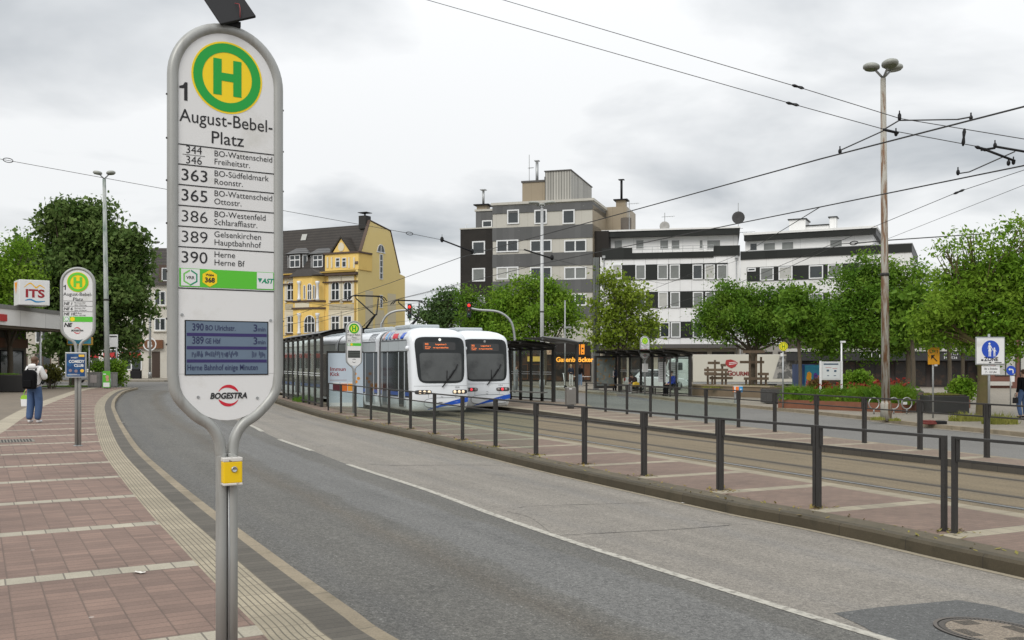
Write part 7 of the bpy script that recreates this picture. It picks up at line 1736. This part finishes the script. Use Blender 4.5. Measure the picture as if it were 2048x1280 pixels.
def grass(label, base, rx, ry, n, h, mat, seed, name='grass_tuft', cat='grass', loc_z=0):
    rng = np.random.default_rng(seed); b = B(); 
    for i in range(n):
        a, r = rng.random()*6.283, math.sqrt(rng.random()); x, y = rx*r*math.cos(a), ry*r*math.sin(a); hh = h*rng.uniform(.5, 1.15)*(1.1-.5*r); dx, dy = rng.normal(size=2)*hh*.35; w_ = .012*rng.uniform(.7, 1.4)
        b.poly([(x-w_, y, 0), (x+w_, y, 0), (x+dx*.5+w_*.7, y+dy*.5, hh*.65), (x+dx*.5-w_*.7, y+dy*.5, hh*.65)]); b.poly([(x+dx*.5-w_*.7, y+dy*.5, hh*.65), (x+dx*.5+w_*.7, y+dy*.5, hh*.65), (x+dx, y+dy, hh)])
    me = b.mesh(name, mat); o = link(name, me); o.location = base
    if label: tag(o, label, cat)
    return o
g_dry = leafmat('grass_dry', (.16,.19,.03), (.30,.30,.07), (.36,.34,.1), .4); g_green = leafmat('grass_green', (.06,.16,.015), (.14,.27,.03), (.2,.32,.05), .4)
for px, py, rx, n, h, lab, sd in ((1930,842,.55,260,.34,'dry grass tuft at the left foot of the mossy tree trunk',31),(2000,848,.6,320,.42,'dry grass tuft behind the pedestrian sign post',32),(1756,840,.25,90,.16,'small dry grass tuft left of the rusty lamp post',33),(1790,842,.2,70,.14,'small dry grass tuft right of the rusty lamp post',34)):
    p = gr(px, py, ZF); grass(lab, (p.x, p.y, ZF), rx, rx*.6, n, h, g_dry, sd)
for px, py, sd in ((613,804,41),(606,802.5,42)):
    p = gr(px, py, ZP); grass('bright green weeds at the foot of the near shelter, %s clump' % ('right' if sd == 41 else 'left'), (p.x, p.y, ZP), .5, .35, 240, .38, g_green, sd)
# moss and weed crumbs along the kerb: nobody could count them
rng = np.random.default_rng(5); b = B(); dry = leafmat('weed_dry', (.20,.15,.05), (.32,.24,.08), (.24,.24,.06), .2)
for i in range(900):
    if i % 3: j = rng.integers(0, len(F1)-1); q = F1[j] + Vector((rng.normal()*.10, rng.normal()*.10, 0))
    else:
        y = rng.uniform(8, 36); q = Vector((interp(KR2, y), y, ZP)) + Vector((N_.x, N_.y, 0))*rng.choice([.17, .45, .47, .3])+Vector((rng.normal()*.02, rng.normal()*.1, 0))
    s_ = rng.uniform(.015, .05); a = rng.random()*6.28; d = Vector((math.cos(a), math.sin(a), 0))*s_; e = Vector((-d.y, d.x, 0))*.5; u = Vector((0,0,s_*rng.uniform(.2,1.1)))
    b.poly([q-d, q-e+u*.5, q+d+u, q+e+u*.4])
tag(link('kerb_weeds', b.mesh('kerb_weeds', dry)), kind='stuff')
# flower bed planting
fr_, wl = BED
def bedpt(u, v): q = fr_.o + fr_.r*u + fr_.n*v; return (q.x, q.y, ZF + .30)
red_fl = leafmat('petal_red', (.22,.015,.015), (.36,.06,.04), (.28,.05,.04), .3); pink_fl = M('petal_pale', (.6,.5,.5), .6)
for i, (u, v, h, n, flw, lab) in enumerate(((.5,.5,.75,420,None,'tall grassy clump at the left end of the flower bed'),(1.2,.6,.7,420,None,'leafy green clump right of the small planter'),(2.1,.8,.72,420,red_fl,'red flowering clump before the brown bush'),(2.9,1.2,.75,420,red_fl,'red flowering clump under the notice board'),(3.4,.6,.72,480,None,'lush green clump right of the notice board'),(4.1,.7,.85,480,red_fl,'red flowering clump in the middle of the flower bed'),(4.8,.6,.85,480,red_fl,'red flowering clump left of the rusty lamp post'),(4.6,1.6,.9,420,red_fl,'red flowering clump at the back of the bed'),(5.4,.7,.75,420,None,'green clump behind the bicycle rings'))):
    p = bedpt(min(u, wl-.4), v); rng = np.random.default_rng(60+i); t = thing('flowering_plant' if flw else 'leafy_plant', lab, 'plant', p, 0, 'plants in the flower bed')
    g = grass('', (0,0,0), .5, .45, n*2, h, g_green if i % 2 else lf_fresh, 60+i, 'foliage'); g.parent = t
    pts = np.stack([rng.normal(size=n)*.28, rng.normal(size=n)*.25, rng.uniform(.05, h*.75, n)], 1); link('leaves', leaf_mesh('leaves', pts, .13, lf_mid, rng), t)
    if flw: pts = np.stack([rng.normal(size=22)*.28, rng.normal(size=22)*.26, h*rng.uniform(.8, 1.12, 22)], 1); pts = np.repeat(pts, 4, 0) + rng.normal(size=(88, 3))*.03; link('blossoms', leaf_mesh('blossoms', pts, .085, flw, rng, aspect=.9), t)
p = at(1712, 800, 43); shrub('round bright green bush behind the notice board', (p.x, 43, ZF+.2), [(1716,757,22,16),(1700,765,18,16),(1735,768,14,14),(1716,780,26,14)], 43, 3800, .15, lf_fresh, 71, .13)
p = at(1636, 805, 42); shrub('reddish brown bush left of the notice board', (p.x, 42, ZF+.2), [(1634,770,14,12),(1648,776,14,12),(1625,783,10,12)], 42, 1700, .13, leafmat('leaf_copper', (.09,.05,.015), (.16,.09,.03), (.14,.12,.03)), 72, .12)
p = at(1926, 790, 44); shrub('glossy bright green bush beyond the broad planter', (p.x, 44, ZF), [(1915,775,14,12),(1935,775,14,12),(1926,768,14,10),(1925,787,22,10)], 44, 2600, .16, lf_fresh, 73, .13)
for i, (q, w_, d_, h_) in enumerate(PLT[1:]):
    grass(('low yellow-green ground cover in the planter behind the bike rings', 'low yellow-green ground cover in the broad planter')[i], (q.x, q.y + d_/2, ZF + h_), w_*.46, d_*.45, 700, .12, g_dry, 80+i)
grass('yellow-green ground cover on top of the black kiosk planter', (fp.x-2.2, fp.y+.45, ZS+.93), 2.4, .36, 900, .16, g_green, 85)
grass('yellow-green grass behind the coping of the planter wall', tuple(fw2.o + fw2.r*2.6 + fw2.n*1.4) + (.60,), 2.4, .8, 900, .2, g_dry, 86)
# ------------------------------------------------------------------ people (local: facing -y, feet on z = 0)
skin_m = M('skin', (.50,.31,.23), .55, var=.04)
def skinned(name, pts, edges, rad, mat, parent, root=0, sub=2):
    me = bpy.data.meshes.new(name); me.from_pydata([tuple(p) for p in pts], edges, []); me.materials.append(mat)
    o = link(name, me, parent); o.modifiers.new('skin', 'SKIN')
    sv = me.skin_vertices[0].data
    for i, r in enumerate(rad): sv[i].radius = (r, r); sv[i].use_root = (i == root)
    m = o.modifiers.new('sub', 'SUBSURF'); m.levels = 1; m.render_levels = sub; o.modifiers['skin'].use_smooth_shade = True
    return o
STAND = dict(pel=(0,0,.95), wai=(0,.0,1.08), che=(0,.0,1.30), nec=(0,.01,1.47), chi=(0,-.01,1.54), hea=(0,.0,1.63), top=(0,.01,1.70),
  shl=(-.175,0,1.41), ell=(-.23,.03,1.13), wrl=(-.235,-.05,.89), shr=(.175,0,1.41), elr=(.23,.03,1.13), wrr=(.235,-.05,.89),
  hil=(-.09,0,.91), knl=(-.10,-.02,.50), anl=(-.10,.02,.09), tol=(-.115,-.15,.045), hir=(.09,0,.91), knr=(.10,-.02,.50), anr=(.10,.02,.09), tor=(.115,-.15,.045))
SIT = dict(pel=(0,0,.52), wai=(0,-.01,.66), che=(0,-.05,.88), nec=(0,-.09,1.04), chi=(0,-.13,1.10), hea=(0,-.13,1.19), top=(0,-.13,1.26),
  shl=(-.175,-.05,.98), ell=(-.21,-.08,.70), wrl=(-.12,-.30,.62), shr=(.175,-.05,.98), elr=(.21,-.08,.70), wrr=(.12,-.30,.62),
  hil=(-.09,-.02,.50), knl=(-.12,-.44,.50), anl=(-.12,-.42,.09), tol=(-.13,-.58,.045), hir=(.09,-.02,.50), knr=(.12,-.44,.50), anr=(.12,-.42,.09), tor=(.13,-.58,.045))
def person(label, loc, rz, J, top_m, leg_m, shoe_m, hair_m, hair='short', wide=1.0, scale=1.0, coat=None, hood=False, group='people on the square', bulk=1.0):
    J = {k: Vector(v) for k, v in J.items()}; t = thing('person', label, 'person', loc, rz, group); t.scale = (scale,)*3
    names = list(J); idx = {k: i for i, k in enumerate(names)}; P = [J[k] for k in names]
    rad = dict(pel=.115, wai=.10, che=.115, nec=.05, chi=.062, hea=.088, top=.05, shl=.06, ell=.042, wrl=.028, shr=.06, elr=.042, wrr=.028, hil=.085, knl=.058, anl=.038, tol=.030, hir=.085, knr=.058, anr=.038, tor=.030)
    rr = [rad[k] for k in names]
    E = [('pel','wai'),('wai','che'),('che','nec'),('nec','chi'),('chi','hea'),('hea','top'),('che','shl'),('shl','ell'),('ell','wrl'),('che','shr'),('shr','elr'),('elr','wrr'),('pel','hil'),('hil','knl'),('knl','anl'),('anl','tol'),('pel','hir'),('hir','knr'),('knr','anr'),('anr','tor')]
    E = [(idx[a], idx[c]) for a, c in E]
    for s_, sg in (('l', -1), ('r', 1)):                       # palms, four unequal bent fingers and a thumb
        w_, e = J['wr'+s_], J['el'+s_]; d = (w_-e).normalized(); sd = d.cross(Vector((0,1,0))); sd = sd.normalized() if sd.length > .1 else Vector((1,0,0)); nn = d.cross(sd)
        pi = len(P); P.append(w_ + d*.055); rr.append(.030); E.append((idx['wr'+s_], pi))
        for k, ln in ((-1.5,.062),(-.5,.074),(.5,.080),(1.5,.070)):
            a = len(P); P += [w_ + d*.095 + nn*k*.018, w_ + d*(.095+ln*.55) + nn*k*.019 - sd*sg*.008, w_ + d*(.095+ln) + nn*k*.018 - sd*sg*.028]; rr += [.0095,.009,.0075]; E += [(pi, a), (a, a+1), (a+1, a+2)]
        a = len(P); P += [w_ + d*.05 + nn*-.042, w_ + d*.085 + nn*-.055 - sd*sg*.01]; rr += [.011,.009]; E += [(pi, a), (a, a+1)]
    body = skinned('body', P, E, rr, skin_m, t, idx['pel'])
    def sub(keys, edges, rads, name, mat, root=0):
        pts = [J[k] if isinstance(k, str) else Vector(k) for k in keys]
        return skinned(name, pts, edges, rads, mat, t, root)
    # trousers: one garment from the waist to both ankles
    al = J['anl'] + Vector((0,0,-.02)); ar = J['anr'] + Vector((0,0,-.02))
    sub(['wai','pel','hil','knl',al,'hir','knr',ar], [(0,1),(1,2),(2,3),(3,4),(1,5),(5,6),(6,7)], [.108,.128,.098*wide**.5,.076*wide,.062*wide,.098*wide**.5,.076*wide,.062*wide], 'trousers', leg_m, 1)
    wl_, wr_ = J['wrl'].lerp(J['ell'], .08), J['wrr'].lerp(J['elr'], .08); hem = J['pel'].lerp(J['wai'], .25)
    nk = J['nec'].lerp(J['che'], .18)
    jk = sub([hem,'wai','che',nk,'shl','ell',wl_,'shr','elr',wr_], [(0,1),(1,2),(2,3),(2,4),(4,5),(5,6),(2,7),(7,8),(8,9)], [r_*bulk for r_ in (.142,.132,.142,.075,.078,.060,.046,.078,.060,.046)], 'jacket', top_m, 1)
    for s_ in 'lr':
        a, o_ = J['an'+s_], J['to'+s_]; skinned('shoe', [a + Vector((0,.03,-.045)), a.lerp(o_, .5) + Vector((0,0,-.018)), o_ + Vector((0,0,-.002))], [(0,1),(1,2)], [.045,.045,.038], shoe_m, t, 1, 1)
    up = (J['top'] - J['chi']).normalized(); hc = J['hea']; b = B()
    fwd = Vector((0,-1,0))
    q = hc + up*.030 - fwd*.022; b.ball(q, .094, .098, .092, 14, 10)
    if hair == 'long': b.ball(hc - fwd*.045 - up*.07, .085, .06, .15, 12, 9)
    if hair == 'bun': b.ball(hc - fwd*.04 + up*.12, .05, .05, .05, 10, 7); b.ball(hc - fwd*.03 - up*.03, .088, .07, .09, 12, 8)
    part('hair', b, hair_m, t)
    b = B(); f0 = hc - up*.015
    for sx in (-.032, .032): b.ball(f0 + Vector((sx, -.080, .015)), .010, .008, .007, 6, 4)
    part('eyes', b, ink, body); b = B(); b.ball(f0 + Vector((0,-.092,-.015)), .012, .016, .018, 8, 5); b.ball(f0 + Vector((-.088,.01,0)), .012, .022, .03, 8, 5); b.ball(f0 + Vector((.088,.01,0)), .012, .022, .03, 8, 5); part('nose_and_ears', b, skin_m, body)
    b = B(); b.box(f0.x-.022, f0.x+.022, f0.y-.086, f0.y-.075, f0.z-.053, f0.z-.045); part('mouth', b, M('lips', (.32,.12,.10), .5), body)
    if hood: skinned('hood', [J['nec'] + Vector((-.09,.05,.0)), J['nec'] + Vector((0,.10,-.02)), J['nec'] + Vector((.09,.05,.0))], [(0,1),(1,2)], [.06,.09,.06], top_m, jk, 1)
    return t
jeans = M('denim', (.045,.085,.18), .85, var=.25, vs=4, bump=.2, stain=(.07,.13,.25), ss=3); w_cloth = M('white_cotton', (.68,.67,.66), .9, var=.08, bump=.2); blk_cloth = M('black_cloth', (.008,.008,.009), .95, var=.3, bump=.1, spec=.1); navy = M('navy_cloth', (.015,.02,.04), .85, var=.2)
hair_br = M('hair_brown', (.09,.045,.022), .6, var=.3, vs=20); hair_dk = M('hair_dark', (.018,.013,.011), .5, var=.3); hair_bl = M('hair_blond', (.42,.30,.14), .6, var=.2); shoe_w = M('shoe_white', (.6,.6,.6), .6); blue_cl = M('blue_cloth', (.01,.035,.30), .8, var=.2); grey_cl = M('grey_cloth', (.20,.20,.20), .85, var=.2); maroon_cl = M('maroon_cloth', (.035,.018,.018), .85, var=.2); light_den = M('light_denim', (.14,.20,.28), .85, var=.2)
W = dict(STAND); W.update(hea=(.0,-.03,1.62), chi=(0,-.045,1.54), top=(0,-.03,1.69), elr=(-.25,.03,1.14), wrr=(.235,-.05,.89), shl=(-.18,0,1.41))
# from behind: local -x is the photo's right after the half turn
W.update(ell=(-.25,-.06,1.15), wrl=(-.14,-.24,1.28), elr=(.25,.02,1.14), wrr=(.245,-.03,.90), knl=(-.10,-.04,.50), anl=(-.085,.00,.09), tol=(-.09,-.17,.045), knr=(.10,.0,.50), anr=(.085,.10,.10), tor=(.10,-.06,.05))
p = gr(69, 846, ZS); walk = person('person walking away in a white hoodie and wide blue jeans', (p.x, p.y, ZS), R(172), W, w_cloth, jeans, shoe_w, hair_br, 'long', 1.35, 1.03, hood=True, bulk=1.22)
Mx = Matrix.Translation(p) @ Matrix.Rotation(R(172), 4, 'Z')
def on_body(v): return Mx @ Vector(v)
q = on_body((0, .14, 1.0)); t = thing('backpack', 'large black backpack on the back of the walking person', 'backpack', q, R(172))
b = B(); b.prism([(-.17,-.08),(.17,-.08),(.185,.15),(.175,.36),(.10,.43),(-.10,.43),(-.175,.36),(-.185,.15)], -.02, .15); part('bag', b, blk_cloth, t, .045)
b = B(); b.prism([(-.13,-.04),(.13,-.04),(.13,.16),(-.13,.16)], .14, .19); part('front_pocket', b, blk_cloth, t, .025)
for sx in (-.12, .12):
    b = B(); b.tube(smooth([(sx,.0,.42),(sx*1.05,-.11,.48),(sx*1.08,-.26,.40),(sx*1.2,-.27,.2),(sx*1.3,-.14,.03),(sx*1.2,-.02,.0)], 4), .018, 6); part('strap', b, blk_cloth, t)
q = on_body((.25, -.03, .80)); t = thing('shopping_bag', 'small white and lime bag hanging from the walking hand', 'bag', (q.x-.02, q.y, q.z-.36), R(-8))
b = B(); b.prism([(-.11,0),(.11,0),(.13,.24),(-.13,.24)], -.05, .05); part('bag', b, white_paint, t, .015)
b = B(); b.prism([(-.131,.20),(.131,.20),(.09,.30),(-.09,.30)], -.052, .052); part('lime_top', b, M('bag_lime', (.28,.55,.03), .5), t)
b = B(); b.tube(smooth([(-.07,0,.29),(-.03,0,.42),(.03,0,.42),(.07,0,.29)], 5), .01, 6); part('handle', b, M('bag_lime', (.28,.55,.03), .5), t)
b = B(); b.prism([(.02,.02),(.19,.0),(.19,.22),(.1,.3),(.06,.22)], .06, .12); part('green_pouch', b, M('pouch_green', (.18,.26,.12), .6, var=.3, vs=10), t, .01)
def man_at(px, py, z): return gr(px, py, z)
S1 = dict(STAND); S1.update(ell=(-.22,.05,1.14), wrl=(-.20,-.14,1.0), elr=(.22,.02,1.14), wrr=(.10,-.16,1.06), hea=(-.02,-.01,1.63))
p = gr(1229, 784, ZF); person('standing man in a dark open jacket and white shirt at the bus shelter', (p.x, p.y, ZF), R(-50), S1, navy, blk_cloth, shoe_w, hair_dk, 'short', .95, .97)
b = B(); b.prism([(-.07,.92),(.07,.92),(.06,1.42),(-.05,1.42)], -.155, -.13)
bd_ = [o for o in COL.objects if o.name.startswith('person')][-1]; part('shirt', b, w_cloth, bd_, .01)
shp = sh3.location; ca_, sa_ = math.cos(sh3.rotation_euler[2]), math.sin(sh3.rotation_euler[2])
def in_sh3(x, y): return (shp.x + ca_*x - sa_*y, shp.y + sa_*x + ca_*y, ZF)
S2 = dict(SIT); S2.update(che=(0,-.12,.85), nec=(0,-.22,.97), chi=(0,-.30,.98), hea=(0,-.32,1.04), top=(0,-.30,1.12), shl=(-.17,-.14,.93), shr=(.17,-.14,.93), ell=(-.19,-.25,.66), elr=(.19,-.25,.66), wrl=(-.06,-.44,.62), wrr=(.06,-.44,.62))
person('seated person bent forward in dark clothes in the bus shelter', in_sh3(-.42, 5.55), R(-55), S2, maroon_cl, grey_cl, shoe_w, hair_dk, 'short', 1.0, 1.05)
q = in_sh3(-.75, 4.9); t = thing('yellow_bag', 'yellow bag on the bench beside the bent seated person', 'bag', (q[0], q[1], ZF+.47), R(20)); b = B(); b.prism([(-.22,0),(.22,0),(.20,.20),(.05,.27),(-.18,.22)], -.1, .1); part('bag', b, M('bag_yellow', (.62,.42,.03), .6), t, .04); b = B(); b.tube(smooth([(-.1,0,.22),(0,0,.36),(.1,0,.22)], 4), .012, 6); part('handle', b, black, t)
person('seated person in a bright blue jacket at the near end of the bus shelter', in_sh3(-.42, 1.1), R(-70), SIT, blue_cl, blk_cloth, black, hair_dk, 'short', 1.15, 1.12)
k_ = 76/F
p = at(1142, 778, 76); S3 = dict(STAND); S3.update(wrl=(-.12,-.2,1.1), ell=(-.24,.0,1.16))
person('blond woman in a dark jacket and white trousers outside the cafe', (p.x, 76, ZF), R(20), S3, navy, w_cloth, shoe_w, hair_bl, 'long', .95)
p = at(1160, 779, 75); person('person in a black top and light jeans standing at the cafe front', (p.x, 75, ZF), R(165), STAND, blk_cloth, light_den, shoe_w, hair_dk, 'long', 1.2)
p = at(1032, 775, 62); person('grey-clad person waiting behind the tram shelter glass', (p.x, 62, ZF), R(60), STAND, grey_cl, grey_cl, black, hair_dk, 'short', 1.0)
p = gr(2043, 836, ZF); person('person in black jacket and jeans walking out at the right edge', (p.x+.05, p.y, ZF), R(200), dict(STAND, wrl=(-.27,-.02,.90), knr=(.10,-.1,.5), anr=(.1,.0,.09)), blk_cloth, jeans, black, hair_br, 'short', 1.1, .98)
p2 = at(2029, 800, p.y-.1); t = thing('hand_bag', 'small black bag held by the person at the right edge', 'bag', (p2.x+.03, p2.y, ZF+.52), 0); b = B(); b.prism([(-.09,0),(.09,0),(.08,.2),(-.08,.2)], -.04, .04); part('bag', b, black, t, .01); b = B(); b.tube(smooth([(-.05,0,.19),(0,0,.36),(.05,0,.19)], 4), .008, 5); part('handle', b, black, t)
# e-scooter by the cafe
p = at(1119, 776, 70); t = thing('electric_scooter', 'white electric scooter parked behind the tram shelter end', 'scooter', (p.x, 70, ZF), R(15)); b = B(); b.box(-.35,.35,-.07,.07,.12,.17); part('deck', b, white_paint, t, .02); b = B(); b.tube([(.42,0,.14),(.30,0,1.1)], .03, 8); b.tube([(.30,-.25,1.1),(.30,.25,1.1)], .018, 6); part('stem', b, white_paint, t)
for x in (-.45, .45): b = B(); b.lathe([(.10,-.03),(.12,-.02),(.12,.02),(.10,.03)], (x,0,.12), 16, 'y'); part('wheel', b, tyre, t)
# cafe tables and chairs (tiny, far)
for i, (px, lab) in enumerate(((1150, 'small cafe table between the two people at the cafe'), (1172, 'small cafe table left of the catenary mast'), (1200, 'small cafe table right of the catenary mast'))):
    p = at(px, 777, 78); t = thing('cafe_table', lab, 'table', (p.x, 78, ZF), 0, 'cafe tables'); b = B(); b.lathe([(.4,.72),(.4,.75)], (0,0,0), 18); part('tabletop', b, w_cloth, t); b = B(); b.tube([(0,0,0),(0,0,.72)], .03, 6); b.lathe([(.22,0),(.2,.03)], (0,0,0), 12); part('foot', b, dark_metal, t)
# ------------------------------------------------------------------ overhead wires
wire_m = M('wire', (.03,.03,.03), .6, var=.1)
def wire(label, pts, r, name='overhead_wire', sag=0.0):
    P = [at(*p) for p in pts]; Q = []
    for a, c in zip(P, P[1:]):
        n = 10
        for k in range(n): u = k/n; q = a.lerp(c, u); q.z -= sag*4*u*(1-u); Q.append(q)
    Q.append(P[-1]); t = thing(name, label, 'wire', Q[0], 0, 'overhead wires')
    b = B(); b.tube([q - Q[0] for q in Q], r, 5); part('cable', b, wire_m, t); t['off'] = 0; del t['off']; return t
def fit(t, shape, px, py, Y, px2=None, py2=None):
    """clamps and insulators that hang on a wire"""
    a = at(px, py, Y) - Vector(t.location); c = at(px2 if px2 is not None else px, py2 if py2 is not None else py, Y) - Vector(t.location); b = B()
    if shape == 'egg': d = (c-a); b.tube([a, a+d*.2, a+d*.5, a+d*.8, c], [.015,.035,.022,.035,.015], 8); part('insulator', b, black, t)
    elif shape == 'ring': ctr = (a+c)/2; L_ = (c-a).length/2; b.tube([ctr + (c-a).normalized()*L_*math.cos(q) + Vector((0,0,L_*.42*math.sin(q))) for q in [2*math.pi*k/16 for k in range(16)]], .02, 5, True); part('tension_ring', b, black, t)
    elif shape == 'arm': b.tube([a, c], .022*max(1, Y/25), 6); part('registration_arm', b, black, t)
    elif shape == 'clamp': b.ball(a, .032*Y/16, .032*Y/16, .05*Y/16, 8, 6); b.tube([a, a + Vector((0,0,.09*Y/16))], .012, 5); part('clamp', b, black, t)
    elif shape == 'thin': b.tube([a, c], .012, 5); part('stay', b, wire_m, t)
# contact wires of the two tracks
c1 = wire('thick contact wire over the nearer track, crossing before the lamp post', [(2230,165,11.4),(2048,213,12.9),(1640,318,17.6),(1250,425,26),(920,515,41),(780,566,52),(560,640,80)], .014)
for px, py in ((1680,303),(1792,267),(1942,236)):
    Yc = lerp(17.6, 12.9, (px-1640)/408); fit(c1, 'clamp', px, py, Yc)
fit(c1, 'thin', 1682, 300, 17.0, 1766, 262); fit(c1, 'thin', 1766, 260, 15.6, 1798, 241); fit(c1, 'thin', 1798, 241, 15.6, 1915, 239); fit(c1, 'thin', 1915, 239, 14, 1942, 234); fit(c1, 'arm', 1766, 259, 15.6, 1797, 266); fit(c1, 'clamp', 1799, 236, 15.6)
c2w = wire('contact wire over the farther track, lower right', [(2230,290,14.5),(2048,331,16.6),(1640,414,22),(1480,446,25.5),(1085,527,39),(800,597,58),(600,655,84)], .014)
for px, py in ((1916,351),(2017,332),(2027,330)): fit(c2w, 'clamp', px, py-6, 17.6)
fit(c2w, 'thin', 1918, 347, 17.6, 1938, 344); fit(c2w, 'thin', 1938, 344, 17.6, 2030, 303); fit(c2w, 'arm', 1962, 296, 17.2, 2030, 322); fit(c2w, 'arm', 1990, 293, 17.2, 2100, 312); fit(c2w, 'arm', 1962, 300, 17.2, 1990, 296); fit(c2w, 'clamp', 1990, 291, 17.2); fit(c2w, 'egg', 1950, 293, 17.2, 1975, 301)
s1 = wire('upper span wire sloping down from the top edge to the right', [(950,-15,24),(1007,0,23.5),(1596,174,19.5),(1800,237,18),(2048,278,16.5),(2250,310,15.5)], .008)
fit(s1, 'egg', 1584, 170, 19.5, 1608, 177); fit(s1, 'egg', 1929, 257, 17.2, 1926, 292); fit(s1, 'clamp', 1799, 232, 18)
s2 = wire('lower span wire from the top edge to the heavy insulator bracket', [(800,-15,25),(855,0,24.5),(1585,208,19.8),(1766,258,18.3),(1955,293,17.3)], .008)
fit(s2, 'egg', 1572, 205, 19.8, 1598, 211)
s3 = wire('span wire with an egg insulator descending left behind the lamp post', [(2230,272,22),(2048,340,24),(1918,383,25.5),(1460,573,40),(1240,640,55)], .009); fit(s3, 'egg', 1907, 388, 25.5, 1929, 379)
s4 = wire('thin wire at the right edge descending to the white block', [(2200,290,40),(2048,370,42),(1785,474,60),(1700,506,88)], .012)
s5 = wire('wire strapped to the rusty lamp post and running into the right tree', [(1710,487,34),(1767,481,32.7),(2048,462,36),(2300,450,40)], .02)
s6 = wire('wire from the rusty lamp post to the white block facade', [(1767,482,32.8),(1680,488,40),(1600,524,60),(1480,580,89.5)], .016); fit(s6, 'ring', 1700, 487, 38, 1716, 485)
s7 = wire('long span wire from the left edge past the yellow house to the tower', [(-120,300,48),(0,318,49),(335,379,52),(560,420,54),(820,467,56.5),(885,480,57),(945,502,58)], .014)
fit(s7, 'ring', 6, 319, 49, 26, 322); fit(s7, 'ring', 812, 466, 56.5, 826, 468); fit(s7, 'arm', 884, 480, 57, 944, 503); fit(s7, 'clamp', 884, 479, 57); fit(s7, 'clamp', 944, 503, 58)
s8 = wire('span wire crossing in front of the grey tower windows', [(945,500,58),(1048,500,59),(1104,517,60),(1192,540,66)], .014); fit(s8, 'arm', 1048, 499, 59, 1104, 517); fit(s8, 'clamp', 1104, 515, 60)
for i, (a, c, Y0, Y1) in enumerate((((560,654),(920,570),60,80), ((560,672),(830,640),70,95), ((563,600),(715,618),75,80), ((560,690),(830,652),80,100), ((715,617),(1000,590),80,90))):
    wire('thin wire before the yellow house, %s from the top' % ORD[(1, 2, 0, 4, 3)[i]], [(*a, Y0), (*c, Y1)], .013)
wire('thin wire across the lower windows of the middle white block', [(1180,603,66),(1290,585,80),(1500,500,60),(1640,414,22.5)], .012)
wire('short wire from the catenary mast to the white block drainpipe', [(1192,540,66),(1330,568,85),(1478,520,89.9)], .013)
